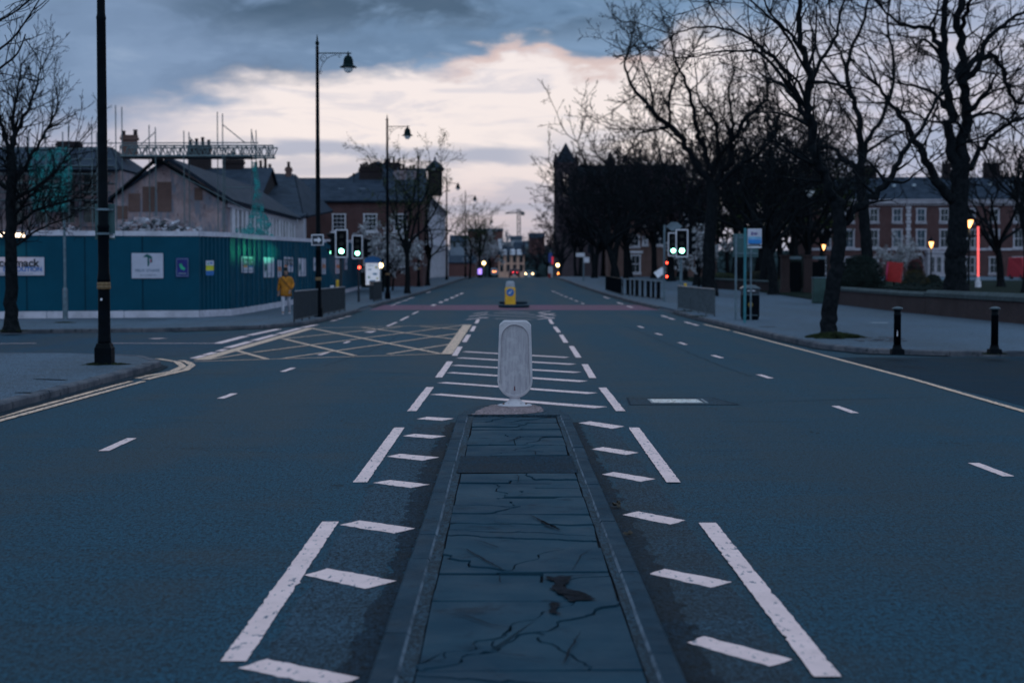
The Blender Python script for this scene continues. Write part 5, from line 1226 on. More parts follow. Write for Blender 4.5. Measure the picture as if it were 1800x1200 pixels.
# rubble
def rubble(x0, x1, y, zt, seed, label, kindname='rubble_heap'):
    rr_ = random.Random(seed); o = MB(); nx, ny = 40, 12; vs = []
    for j in range(ny):
        for i in range(nx):
            u, v = i/(nx-1), j/(ny-1); x = x0+(x1-x0)*u; e = math.sin(math.pi*min(1, v*1.0))**.6*min(1, u*6, (1-u)*5)
            h = (zt(u))*e*(.92+.2*mnoise.noise(Vector((x*1.1, v*5, seed))))
            vs.append((x, y-2.2+4.4*v, PAVH+h))
    o.add(vs, [(j*nx+i, j*nx+i+1, (j+1)*nx+i+1, (j+1)*nx+i) for j in range(ny-1) for i in range(nx-1)])
    for _ in range(1700):
        u, v = rr_.random(), rr_.uniform(.1, .75); x = x0+(x1-x0)*u; e = math.sin(math.pi*v)**.6*min(1, u*6, (1-u)*5); z = zt(u)*e+rr_.uniform(-.05, .12)
        s = rr_.uniform(.05, .20)*(1 if rr_.random() < .85 else 2.0); M = Matrix.Rotation(rr_.uniform(0, 3), 3, 'X') @ Matrix.Rotation(rr_.uniform(0, 3), 3, 'Z')
        o.box((x, y-2.2+4.4*v, PAVH+z), (s, s*rr_.uniform(.3, .8), s*rr_.uniform(.3, .7)), M=M, mi=rr_.choice([0, 0, 1, 2]))
    ob = o.build(kindname, [mat('rubble_stone', (.34, .31, .37), .95, .5, 2, .8, 12), mat('rubble_brick', (.22, .16, .18), .95, .5, 2), mat('rubble_dark', (.06, .065, .08), .95, .5, 2)], origin=(x0, y, PAVH)); ob['kind'] = 'stuff'; ob['label'] = label
rubble(D(178, 400, 66).x, D(398, 400, 66).x, 66, lambda u: 3.2+.45*math.exp(-((u-.42)/.28)**2)-.15*u, 3, 'heap of pale stone rubble in front of the gable')
rubble(-24, D(185, 400, 68).x, 69, lambda u: 3.2+.3*math.sin(u*9), 8, 'heap of rubble behind the hoarding on the left')
# --- scaffolded house on the left
Yh = 86.0; r = thing('scaffolded_house', 'dark scaffolded house with slate roof and netting behind the left tree', 'building', (-24, Yh, 0))
zr = D(0, 252, Yh).z; ze = D(0, 300, Yh).z
w_, rf = gable_house(r, -34, D(212, 300, Yh).x, Yh, Yh+9, 0, ze, zr, 'x', M_plast, M_slate, .3, hip=1.6)
chimney(r, rf, (D(197, 260, Yh).x, Yh+4.0, zr-.5), .75, .6, D(0, 229, Yh).z-zr+.5, 2, m=M_rpatch, ph=.3)
chimney(r, rf, (D(84, 260, Yh).x, Yh+4.2, zr-.4), 1.2, .6, .75, 0)
for px in (30, 75, 120, 160):
    for py in (325, 372): window(r, (D(px, py, Yh).x, Yh-.01, D(px, py, Yh).z), (0, -1, 0), .8, 1.2, M_plast)
M_net = None
def netmat():
    m = bpy.data.materials.new('green_debris_net'); m.use_nodes = True; k = NT(m.node_tree); b = k.n['Principled BSDF']
    v = k.new("ShaderNodeTexCoord").outputs['Object']; n = k.noise(v, 3.0, 5, .65, .5)
    k.set(b.inputs['Base Color'], k.mix(k.mr(n, .3, .7), (.005, .12, .14), (.02, .26, .27))); b.inputs['Roughness'].default_value = .9
    k.set(b.inputs['Alpha'], k.mr(n, .40, .62, .05, .75)); return m
M_net = netmat()
M_scaf = mat('scaffold_tube', (.10, .13, .15), .5, .2, 5, metal=.3)
sc_ = thing('scaffolding', 'scaffold of thin poles with lattice beam walkway over the gable hall', 'scaffolding', (D(300, 275, 76).x, 76, 0))
zt1, zt0 = D(0, 257, 76).z, D(0, 275, 76).z; xA, xB = D(212, 0, 76).x, D(481, 0, 76).x
for yy in (75.6, 77.0):
    o = MB(); o.tube([(xA, yy, zt1), (xB, yy, zt1)], .035, 5); o.tube([(xA, yy, zt0), (xB-.1, yy, zt0)], .045, 5)
    n = 34
    for i in range(n):
        x0 = xA+(xB-xA)*i/n; x1 = xA+(xB-xA)*(i+1)/n; o.tube([(x0, yy, zt0 if i % 2 else zt1), (x1, yy, zt1 if i % 2 else zt0)], .024, 4); 
        if i % 3 == 0: o.tube([(x0, yy, zt0), (x0, yy, zt1)], .024, 4)
    o.build('lattice_beam', M_scaf, sc_)
o = MB(); o.box(((xA+xB)/2-.5, 76.3, zt0-.05), (xB-xA-1, 1.2, .05)); o.build('deck_boards', M_rail, sc_)
o = MB(); o.tube([(D(145, 0, 76).x, 75.6, D(0, 253, 76).z), (D(455, 0, 76).x, 75.6, D(0, 252, 76).z)], .025, 4); o.build('guard_tube', M_scaf, sc_)
for px, py in ((203, 185), (214, 188), (262, 220), (273, 224), (323, 230), (332, 232), (382, 197), (391, 200), (442, 227), (450, 229), (161, 218), (120, 222), (80, 226)):
    q = D(px, py, 75.6 if px % 2 else 77); o = MB(); o.tube([(q.x, q.y, 0.1), q], .025, 5); o.build('pole', M_scaf, sc_)
for a, b_ in (((391, 219), (432, 252)), ((273, 232), (248, 254)), ((332, 240), (346, 255)), ((442, 230), (447, 256)), ((395, 258), (395, 420)), ((300, 300), (440, 372)), ((395, 330), (450, 330))):
    o = MB(); o.tube([D(*a, 75.6), D(*b_, 75.6)], .022, 4); o.build('brace', M_scaf, sc_)
for py in (262, 280, 292, 306, 322, 338, 352, 366):
    o = MB(); a, b_ = D(-60, py, 84.5), D(196, py, 84.5); o.tube([a, b_], .03, 4); o.build('ledger', M_scaf, sc_)
    if py in (292, 322, 352): o = MB(); o.box(((a.x+b_.x)/2, 85, a.z), (b_.x-a.x, 1.0, .05)); o.build('deck_boards', M_sheet, sc_)
for px in range(-40, 200, 30):
    o = MB(); q = D(px, 232 if px % 4 else 262, 84.5); o.tube([(q.x, 84.5, .1), q], .03, 4); o.build('pole', M_scaf, sc_)
def net(pts, nm, label, seed, Yd):
    """hanging cloth between traced edge points, rumpled in depth"""
    L = [D(x, y, Yd) for x, y in pts[0]]; Rr = [D(x, y, Yd) for x, y in pts[1]]; n = len(L); m_ = 10; vs = []
    for i in range(n):
        for j in range(m_):
            p = L[i].lerp(Rr[i], j/(m_-1)); p.y += .25*mnoise.noise(Vector((p.x*2.2, p.z*.8, seed))); vs.append(p)
    o = MB(); o.add(vs, [(i*m_+j, i*m_+j+1, (i+1)*m_+j+1, (i+1)*m_+j) for i in range(n-1) for j in range(m_-1)])
    ob = o.build(nm, M_net, origin=tuple(L[-1])); tag(ob, label, 'netting', 'green debris netting'); md = ob.modifiers.new('thickness', 'SOLIDIFY'); md.thickness = .012; return ob
net([[(442, 285), (446, 310), (446, 340), (440, 370), (432, 395), (414, 402), (414, 412)], [(450, 285), (455, 312), (462, 345), (465, 372), (478, 395), (470, 405), (488, 420)]], 'debris_netting', 'strip of bright green netting hanging from the end of the scaffold walkway', 2, 75.2)
net([[(50, 262), (48, 300), (52, 340), (58, 372)], [(120, 258), (128, 300), (124, 340), (120, 372)]], 'debris_netting', 'sheet of dark green netting on the scaffold behind the left tree', 6, 84.2)
# --- slate-roofed houses behind the hall
r = thing('slate_house', 'low slate-roofed house behind the gable with two broad chimneys', 'building', (-20, 106, 0))
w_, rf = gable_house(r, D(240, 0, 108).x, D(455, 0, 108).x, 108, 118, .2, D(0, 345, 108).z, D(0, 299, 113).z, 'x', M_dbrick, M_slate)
zc = D(0, 305, 113).z
chimney(r, rf, (D(349, 0, 113).x, 113, zc), 1.45, .9, D(0, 257, 113).z-zc, 4); chimney(r, rf, (D(409, 0, 113).x, 113, zc), 1.3, .8, D(0, 283, 113).z-zc, 5)
r = thing('slate_house', 'slate-roofed house with dark chimney cluster left of the long brick building', 'building', (-15, 112, 0))
w_, rf = gable_house(r, D(452, 0, 118).x, D(549, 0, 112).x, 106.5, 107.9, .3, D(0, 382, 107).z, D(0, 380, 107).z+.05, 'x', M_cream, M_slate)
xL, xR = D(440, 0, 112).x, D(550, 0, 112).x
o = MB(); A_, B_, C_, D_ = Vector((xL-1, 106, D(0, 372, 106).z)), Vector((xR, 106, D(0, 384, 106).z)), Vector((D(515, 0, 120).x, 120, D(0, 309, 120).z)), Vector((xL-1.5, 120, D(0, 307, 120).z))
o.slab3([A_, B_, C_, D_], Vector((0, -.5, 1)), .15); o.slab3([B_, Vector((xR, 124, 6.2)), C_], Vector((.6, 0, 1)), .15); o.build('main_roof', M_slate, r)
for px0, px1, pt, pb, n in ((449, 468, 296, 325, 3), (470, 479, 300, 318, 1), (503, 512, 296, 316, 1)):
    q = D((px0+px1)/2, pb, 119); chimney(r, rf, (q.x, 119, q.z-.4), (px1-px0)*119/2900, .6, D(0, pt, 119).z-q.z+.4, n, m=M_rpatch if px0 == 503 else None, ph=.5)
# --- long brick building
Yb = 125; r = thing('brick_building', 'long red-brick building with slate roof, skylights and a many-potted chimney', 'building', (-12, Yb, gz(Yb)))
w_, rf = gable_house(r, D(508, 0, Yb).x, D(742, 0, Yb).x, Yb, Yb+8, gz(Yb)-.2, D(0, 353, Yb).z, D(0, 316, Yb+4).z, 'x', M_brick, M_slate, .3)
for px in (596, 651, 704): window(r, (D(px, 390, Yb).x, Yb-.01, D(px, 391, Yb).z), (0, -1, 0), .95, 1.25, bars=(2, 3))
for px in (560, 596, 651, 704): window(r, (D(px, 450, Yb).x, Yb-.01, D(px, 450, Yb).z), (0, -1, 0), .95, 1.4, bars=(1, 1))
for px in (600, 638):
    q = D(px, 334, Yb+2); o = MB(); o.box(q+Vector((0, 0, .0)), (.42, .3, .22)); o.build('skylight', mat('skylight_glass', (.35, .38, .45), .3), r)
q = D(652, 318, Yb+4); chimney(r, rf, (q.x, Yb+4, q.z-.5), 1.75, .8, D(0, 297, Yb+4).z-q.z+.5, 8, ph=.4)
q = D(712, 318, Yb+4); chimney(r, rf, (q.x, Yb+4, q.z-.5), 1.6, .8, D(0, 302, Yb+4).z-q.z+.5, 6, ph=.4, m=M_plast)
o = MB(); o.lathe(D(622, 310, Yb+3), [(.02, -.7), (.02, 0), (.10, .02), (.10, .2), (.02, .25)], 8); o.build('cowl', M_blk, r)
o = MB(); o.box((D(625, 0, Yb).x, Yb-.08, D(0, 355, Yb).z), (9.4, .12, .14)); o.build('gutter', M_blk, r)
# --- stucco terrace along the road
X0 = -7.9; r = thing('stucco_terrace', 'white stucco terrace with pilasters and balcony band seen edge-on along the left pavement', 'building', (X0, 152, gz(152)))
zt = 9.3
w_, rf = gable_house(r, X0-8, X0, 150, 212, .6, zt, zt+2.6, 'y', M_cream, M_slate, .35, hip=4)
o = MB(); o.box((X0+.12, 181, zt-.28), (.30, 62, .22)); o.box((X0+.22, 181, zt-.08), (.5, 62.2, .14)); o.build('cornice', M_cream, r)
for i in range(16): o = MB(); o.box((X0+.07, 151+i*3.95, 6.0), (.18, .55, 5.9)); o.build('pilaster', M_trim, r)
o = MB(); o.box((X0+.25, 181, 4.75), (.6, 62, .5)); o.build('balcony_band', M_trim, r)
for i in range(21): o = MB(); o.box((X0+.35, 151+i*3.0, 2.9), (.30, .32, 3.4)); o.build('column', M_trim, r)
for i in range(15):
    for zc_, h_ in ((7.6, 1.7), (5.9, 1.2), (2.8, 2.3)): window(r, (X0+.01, 153+i*3.95, zc_), (1, 0, 0), 1.2, h_, sill=False, bw=.1)
q = D(764, 0, 160); o = MB(); zc0 = zt-.2; zz1 = D(0, 300, 160).z; o.box((q.x, 160, (zc0+zz1)/2), (1.35, 1.35, zz1-zc0)); o.box((q.x, 160, zz1+.05), (1.65, 1.65, .18)); o.build('stair_tower', M_dbrick, r)
o = MB(); o.lathe((q.x, 160, zz1+.14), [(.98, 0), (.80, .25), (.5, .55), (.12, .85), (.10, 1.1), (.02, 1.25)], 12); o.build('tower_cap', M_slate, r, smooth=True)
for i in range(2): 
    yk = 172+i*22; chimney(r, rf, (X0-4, yk, zt+1.8), 1.6, 2.0, 1.9, 4, ph=.5)
# front end block, darker brick, under the budding tree
r = thing('end_house', 'dark brick end house between the long brick building and the stucco terrace', 'building', (-9.5, 140, gz(140)))
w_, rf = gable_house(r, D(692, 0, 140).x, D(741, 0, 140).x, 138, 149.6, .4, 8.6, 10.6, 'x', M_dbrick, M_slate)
for zc_ in (3.2, 6.4): window(r, (D(716, 0, 138).x, 137.99, zc_), (0, -1, 0), .9, 1.5)
# hedge and low boundary along the left pavement
# --- church tower and nave
M_cbrick = brickmat('church_brick', (.070, .046, .055), (.055, .038, .046), (.05, .045, .055), 1.5); M_cslate = mat('church_slate', (.018, .022, .032), .9, .3, .5, spec=.05)
Yc = 300; r = thing('church', 'dark church with square pinnacled tower and pyramid spire above the right-hand trees', 'church', (D(995, 0, Yc).x, Yc, .5))
xa, xb = D(975, 0, Yc).x, D(1016, 0, Yc).x; zt = D(0, 287, Yc).z; xm = (xa+xb)/2; hw = (xb-xa)/2
o = MB(); H0 = D(0, 345, Yc).z; H1 = D(0, 303, Yc).z
o.box((xm, Yc+hw, (0+H0)/2), (2*hw, 2*hw, H0)); 
for sx in (-1, 1):
    for sy in (0, 1): o.box((xm+sx*(hw-.85), Yc+.85+sy*(2*hw-1.7), (H0+H1)/2), (1.7, 1.7, H1-H0))
o.box((xm, Yc+.5, (H0+H1)/2), (.35, .4, H1-H0)); o.box((xm, Yc+2*hw-.5, (H0+H1)/2), (.35, .4, H1-H0))
o.box((xm, Yc+hw, (H1+zt)/2), (2*hw, 2*hw, zt-H1)); o.box((xm, Yc+hw, zt), (2*hw+.4, 2*hw+.4, .35)); tw = o.build('tower', M_cbrick, r)
for sx in (-1, 1):
    for sy in (0, 1): o = MB(); o.lathe((xm+sx*(hw-.25), Yc+.25+sy*(2*hw-.5), zt), [(.32, 0), (.30, .7), (.36, .75), (.02, 2.0)], 6); o.build('pinnacle', M_cbrick, tw)
o = MB(); o.lathe((xm, Yc+hw, zt+.1), [(hw*1.15, 0), (hw*.55, 1.9), (.05, D(0, 250, Yc).z-zt)], 8); o.build('spire', M_cslate, tw)
xn0, xn1 = D(1069, 0, Yc).x, D(1210, 0, Yc).x
w_, rf = gable_house(r, xb, xn1, Yc+2, Yc+16, 0, D(0, 310, Yc).z, D(0, 291, Yc+9).z, 'x', M_cbrick, M_cslate)
o = MB(); o.box((xn0+.8, Yc+6, 11), (1.7, 1.7, D(0, 285, Yc).z*2-22)); o.lathe((xn0+.8, Yc+6, D(0, 285, Yc).z), [(1.1, 0), (.05, 2.4)], 8); o.build('turret', M_dbrick, r)
o = MB()
for i in range(6): o.box((xb+2.5+i*3.4, Yc+1.97, 8), (1.1, .08, 5.5))
o.build('nave_windows', M_glass, r)
# --- brick house behind the trees on the right
Yr = 200; r = thing('brick_villa', 'red-brick villa with white bay windows glimpsed through the trees beyond the railing', 'building', (16, Yr, 1.1))
w_, rf = gable_house(r, D(1070, 0, Yr).x, D(1262, 0, Yr).x, Yr, Yr+11, .8, D(0, 360, Yr).z, D(0, 325, Yr+5).z, 'x', M_rpatch, M_slate, .3)
for px, py, w__, h__ in ((1117, 464, 1.1, 2.1), (1102, 463, .5, 2.0), (1116, 423, 1.0, 1.3), (1134, 423, .5, .9), (1185, 455, 1.0, 2.0), (1160, 420, 1.0, 1.4), (1240, 420, 1.2, 1.6), (1233, 450, 1.3, 2.2), (1210, 385, 1.0, 1.4), (1140, 385, 1.0, 1.4)):
    q = D(px, py, Yr); window(r, (q.x, Yr-.01, q.z), (0, -1, 0), w__, h__, bw=.14)
o = MB(); q = D(1116, 443, Yr); o.box((q.x, Yr-.1, q.z), (1.9, .25, .3)); o.build('bay_head', M_trim, r)
M_trim2 = mat('weathered_trim', (.42, .37, .43), .7, .25, 1.5, spec=.1); M_glass2 = mat('sky_lit_glass', (.03, .05, .075), .25, .4, .6, spec=.3)
# --- three terrace houses facing us across the park
Yt = 195; zb = gz(Yt)+.1; zE = D(0, 352, Yt).z; zR = D(0, 313, Yt+5).z
cols = {0: (1452, 1493, 1536, 1577), 1: (1619, 1660), 2: (1706, 1748, 1790)}
spans = [(1425, 1597), (1597.4, 1684), (1684.4, 1850)]
labs = ['left brick terrace house across the park, behind the leaning tree, with a small skylight', 'middle brick terrace house with white quoins and arched doorway behind the red box', 'right brick terrace house across the park behind the biggest tree and the red tube light']
for i, (pa, pb) in enumerate(spans):
    xa, xb = D(pa, 0, Yt).x, D(pb, 0, Yt).x; r = thing('terrace_house', labs[i], 'house', ((xa+xb)/2, Yt, zb), 'brick terrace across the park')
    w_, rf = gable_house(r, xa, xb, Yt, Yt+10, zb-.3, zE, zR, 'x', M_brick, M_slate, .2)
    o = MB(); o.box(((xa+xb)/2, Yt-.18, zE-.18), (xb-xa-.02, .36, .36)); o.box(((xa+xb)/2, Yt-.26, zE+.06), (xb-xa-.02, .5, .12))
    k = xa+.3
    while k < xb: o.box((k, Yt-.14, zE-.52), (.12, .2, .2)); k += .31
    o.build('cornice', M_trim2, r)
    o = MB(); o.box(((xa+xb)/2, Yt-.05, D(0, 438, Yt).z), (xb-xa-.02, .12, .26)); o.build('band', M_trim2, r)
    for px in cols[i]:
        q = D(px, 378, Yt); window(r, (q.x, Yt-.01, D(0, 378, Yt).z), (0, -1, 0), 1.0, 1.55, bw=.15, fr=M_trim2, gl=[M_glass, M_glass2][int(px*7) % 2])
        q = D(px, 418, Yt); window(r, (q.x, Yt-.01, D(0, 419, Yt).z), (0, -1, 0), 1.05, 2.1, bw=.15, fr=M_trim2, gl=[M_glass, M_glass2][int(px*7) % 2])
        if i != 1:
            window(r, (q.x, Yt-.01, D(0, 466, Yt).z), (0, -1, 0), 1.1, 1.9, bw=.14, fr=M_trim2)
    if i == 1:
        o = MB(); zz = D(0, 437, Yt).z; k = 0; z = zb
        while z < zE-.4: o.box((xa+.22, Yt-.04, z+.2), (.62 if k % 2 else .42, .12, .36)); z += .42; k += 1
        o.build('quoins', M_trim2, r)
        q = D(1613, 470, Yt); o = MB(); o.box((q.x, Yt-.02, q.z-.3), (1.1, .1, 2.4)); dr = o.build('door', M_glass, r)
        o = MB()
        for a in range(13):
            g = math.pi*a/12; o.box((q.x+.75*math.cos(g), Yt-.08, q.z+.85+.75*math.sin(g)), (.26, .2, .26))
        for s in (-1, 1): o.box((q.x+s*.75, Yt-.08, q.z-.4), (.24, .2, 2.5))
        o.build('door_surround', M_trim2, r)
        q = D(1646, 462, Yt); o = MB(); o.box((q.x, Yt-.6, q.z-.35), (2.6, 1.2, 3.1)); o.box((q.x, Yt-.65, q.z+1.28), (2.9, 1.4, .22)); o.build('bay', M_trim2, r)
        for s in (-.8, 0, .8): window(r, (q.x+s, Yt-1.21, q.z-.2), (0, -1, 0), .55, 1.8, sill=False, bw=.08, fr=M_trim2)
    for px, py in {0: ((1571, 328),), 1: ((1606, 327),), 2: ((1776, 326), (1740, 325))}[i]:
        q = D(px, py, Yt+2.5); o = MB(); o.box((q.x, q.y-.15, q.z+.1), (.35, .4, .28)); o.build('skylight', mat('skylight_glass', (.35, .38, .45)), r)
    for px, wd, pt in {0: ((1531, 1.6, 291), (1445, 1.5, 295)), 1: ((1667, 1.0, 288),), 2: ((1746, 1.9, 287),)}[i]:
        chimney(r, rf, (D(px, 0, Yt+5).x, Yt+5, zR-.5), wd, .8, D(0, pt, Yt+5).z-zR+.5, 4, ph=.4)
# --- park walls, gate pillars
def brickwall(a, b_, h, t, label, M, cap, caph=.14, name='brick_wall'):
    a, b_ = Vector(a), Vector(b_); r = thing(name, label, 'wall', ((a.x+b_.x)/2, (a.y+b_.y)/2, gz((a.y+b_.y)/2)+PAVH)); d = (b_-a).normalized(); n = Vector((-d.y, d.x))*t/2; m_ = Vector((-d.y, d.x))*(t/2+.06)
    L = (b_-a).length; k = max(1, int(L/4)); o = MB(); c = MB()
    for i in range(k):
        p, q = a+d*L*i/k, a+d*L*(i+1)/k
        def P(v, e, z): return (v.x+e.x, v.y+e.y, gz(v.y)+PAVH+z)
        o.add([P(p, n, -.1), P(p, -n, -.1), P(q, -n, -.1), P(q, n, -.1), P(p, n, h), P(p, -n, h), P(q, -n, h), P(q, n, h)], [(0, 1, 5, 4), (1, 2, 6, 5), (2, 3, 7, 6), (3, 0, 4, 7), (4, 5, 6, 7)])
        c.add([P(p, m_, h), P(p, -m_, h), P(q, -m_, h), P(q, m_, h), P(p, m_, h+caph*.7), P(p, -m_, h+caph*.7), P(q, -m_, h+caph*.7), P(q, m_, h+caph*.7), P(p, m_*.3, h+caph*1.3), P(p, -m_*.3, h+caph*1.3), P(q, -m_*.3, h+caph*1.3), P(q, m_*.3, h+caph*1.3)],
              [(3, 2, 1, 0), (0, 1, 5, 4), (1, 2, 6, 5), (2, 3, 7, 6), (3, 0, 4, 7), (4, 5, 9, 8), (5, 6, 10, 9), (6, 7, 11, 10), (7, 4, 8, 11), (8, 9, 10, 11)])
    o.build('wall', M, r); c.build('coping', cap, r); return r
M_cop = mat('stone_coping', (.040, .055, .065), .85, .5, 2, .5, 20, c2=(.02, .03, .036))
brickwall((16.1, 40), (16.05, 62.5), .68, .35, 'near length of brick park wall with rounded stone coping, behind the bollards', M_wbrick, M_cop, .19)
brickwall((16.05, 62.6), (15.95, 80), .66, .33, 'farther, slightly lower length of park wall running to the utility cabinet', M_wbrick, M_cop, .14)
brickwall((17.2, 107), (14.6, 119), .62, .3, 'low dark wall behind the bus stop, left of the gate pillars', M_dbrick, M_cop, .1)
gr = thing('gateway', 'dark gateway of brick pillars with timber gates behind the cabinet', 'gate', (D(1415, 0, 104).x, 104, gz(104)+PAVH))
for px in (1380, 1420, 1462):
    q = D(px, 450, 104); o = MB(); w = 14*104/2900; o.box((q.x, 104, (q.z+gz(104))/2), (w, .5, q.z-gz(104))); o.box((q.x, 104, q.z+.02), (w+.12, .6, .12)); o.box((q.x, 104, gz(104)+PAVH+.16), (w+.1, .6, .32)); o.build('pillar', M_wbrick, gr)
for px0, px1 in ((1388, 1412), (1428, 1454)):
    a, b_ = D(px0, 0, 104), D(px1, 0, 104); o = MB(); zc = D(0, 460, 104).z; o.box(((a.x+b_.x)/2, 104.05, (zc+gz(104)+.2)/2), (b_.x-a.x, .08, zc-gz(104)-.2)); o.build('gate_leaf', M_blk, gr)
    o = MB(); o.box(((a.x+b_.x)/2, 104, D(0, 453, 104).z), (b_.x-a.x, .2, .18)); o.build('lintel', M_galv, gr)
# --- red objects in the park
q = D(1572, 478, 84); r = thing('red_box', 'tilted square red box sign between the round hedge and the big tree', 'sign', (q.x, 84, gz(84)+.2)); M_redp = mat('red_paint', (.36, .012, .014), .5, .2, 4)
Mr = Matrix.Rotation(R(6), 3, 'Y') @ Matrix.Rotation(R(-28), 3, 'Z')
o = MB(); o.box(q, (.78, .28, 1.0), M=Mr); o.build('box', M_redp, r); o = MB(); o.box(q+Mr @ Vector((-.34, -.145, 0)), (.08, .012, .94), M=Mr); o.build('pink_edge', mat('pink_strip', (.5, .04, .12), .5), r)
o = MB(); o.tube([(q.x, 84.02, gz(84)+.1), (q.x, 84.02, q.z-.45)], .05, 6); o.build('post', M_blk, r)
q0, q1 = D(1719.5, 486, 120), D(1719.5, 398, 120); r = thing('tube_light', 'tall glowing red tube light standing upright in the park', 'light', (q0.x, 120, gz(120)+.15))
o = MB(); o.tube([q0, q1], .075, 10); o.build('lit_tube', mat('red_tube_lit', (.8, .1, .1), .4, emit=(1, .13, .13), estr=1.3), r)
o = MB(); o.lathe((q0.x, 120, gz(120)+.1), [(.22, 0), (.2, .5), (.12, .55), (.12, q0.z-gz(120)-.1)], 10); o.build('base', M_trim, r)
# unlit and lit park lamps
def park_lamp(px, py, Yw, label, m, lit, rad=.2, glow=0):
    q = D(px, py, Yw); g = Vector((q.x, Yw, gz(Yw)+.14)); r = thing('park_lamp', label, 'park lamp', g, 'lamps among the park trees')
    o = MB(); o.tube([g, (q.x, Yw+.02, q.z+.3)], [.07, .045], 8); o.build('post', M_blk, r)
    o = MB(); o.lathe((q.x, Yw, q.z), [(rad*1.25, .04), (rad*1.15, .12), (rad*.7, .28), (rad*.2, .36), (.02, .5)], 12); o.build('hood', M_blk, r, smooth=True)
    o = MB(); o.lathe((q.x, Yw, q.z), [(rad*1.1, .035), (rad*.95, -.1), (rad*.5, -.30), (.03, -.42)], 12); o.build('bowl', m, r, smooth=True)
    if glow: sig_light((q.x, Yw-.1, q.z-.6), (1, .5, .22), glow, .12)
    return r
park_lamp(1423, 336, 108, 'unlit park lamp with pale bowl above the leaning kerbside tree', M_lglass, 0, .30)
park_lamp(1704, 388, 100, 'lit orange park lamp right of the biggest tree', mat('orange_bowl_lit', (1, .5, .2), .4, emit=(1, .42, .14), estr=5.0), 1, .21, 45)
park_lamp(1637, 426, 130, 'lit orange park lamp in front of the middle terrace house', MC['orange_bowl_lit'], 1, .17, 35)
park_lamp(1448, 431, 140, 'small lit orange park lamp left of the round hedge', MC['orange_bowl_lit'], 1, .13, 10)
park_lamp(1238, 383, 130, 'tiny unlit park lamp above the larger right traffic light', M_lglass, 0, .13)

# ================================================================ far end of the street
def far_house(px0, px1, pyb, pye, pyr, Yw, wm_, label, rm=None, axis='x', dep=10, wins=0):
    r = thing('house', label, 'building', (D((px0+px1)/2, 0, Yw).x, Yw, gz(Yw))); zb_ = min(gz(Yw), D(0, pyb, Yw).z)-1
    gable_house(r, D(px0, 0, Yw).x, D(px1, 0, Yw).x, Yw, Yw+dep, zb_, D(0, pye, Yw).z, D(0, pyr, Yw+dep/2).z, axis, wm_, rm or M_slate, .3)
    for i in range(wins):
        for py in (pye+8, pye+24) if wins > 3 else (pye+5,):
            if D(0, py, Yw).z > zb_+1: window(r, (D(px0+(px1-px0)*(i+.5)/wins, 0, Yw).x, Yw-.02, D(0, py, Yw).z), (0, -1, 0), .8, 1.7, M_glass, sill=False)
    return r
M_sand = mat('sandstone_wall', (.62, .33, .25), .9, .25, .8, c2=(.45, .24, .19)); M_farb = mat('far_brick', (.12, .05, .05), .9, .3, .2); M_farg = mat('far_render', (.18, .20, .26), .9, .3, .2)
r = far_house(876, 922, 490, 447, 426, 415, M_sand, 'sandstone terrace block closing the street, with dark slate roof and white dormers', wins=4)
for px in (886, 901, 913): q = D(px, 444, 414.6); o = MB(); o.box(q, (1.3, 1.2, 1.1)); o.box(q+Vector((0, 0, .7)), (1.5, 1.4, .3), top=.4); o.build('dormer', M_trim, r)
o = MB(); o.box(D(879, 432, 417), (1.0, 1.0, 3.4)); o.build('chimney', M_trim, r)
far_house(822, 884, 445, 406, 402, 620, M_farb, 'big flat dark red-brick block on the rise behind the sandstone terrace')
far_house(897, 918, 440, 420, 415, 700, M_farg, 'pale grey house among trees above the sandstone terrace')
far_house(790, 822, 440, 425, 414, 600, M_farg, 'grey house roofs just right of the stucco terrace', wins=2)
far_house(786, 836, 478, 462, 450, 320, M_farb, 'low brick building behind the left hedge at the crest')
far_house(930, 958, 432, 418, 410, 800, M_farb, 'small brick house on the skyline under the crane')
# tower crane
Yk = 950; b_ = D(912, 412, Yk); tp = D(912, 374, Yk); r = thing('tower_crane', 'distant tower crane on the skyline above the street end', 'crane', (b_.x, Yk, -5))
o = MB()
for sx, sy in ((-.8, -.8), (.8, -.8), (.8, .8), (-.8, .8)): o.tube([(b_.x+sx, Yk+sy, -5), (b_.x+sx, Yk+sy, tp.z+2.0)], .28, 4)
z = -5; k = 0
while z < tp.z: o.tube([(b_.x-.8*(-1)**k, Yk-.8, z), (b_.x+.8*(-1)**k, Yk-.8, z+2.4)], .16, 4); z += 2.4; k += 1
o.build('mast', M_lead, r)
o = MB(); ja, jb = D(888, 375, Yk), D(919, 373, Yk); o.tube([ja, jb], .35, 4); o.tube([ja+Vector((0, 0, .2)), Vector((b_.x, Yk, tp.z+2)), jb+Vector((0, 0, .2))], .14, 4); o.box(jb-Vector((0, 0, .8)), (2, 1.5, 2)); o.build('jib', M_lead, r)
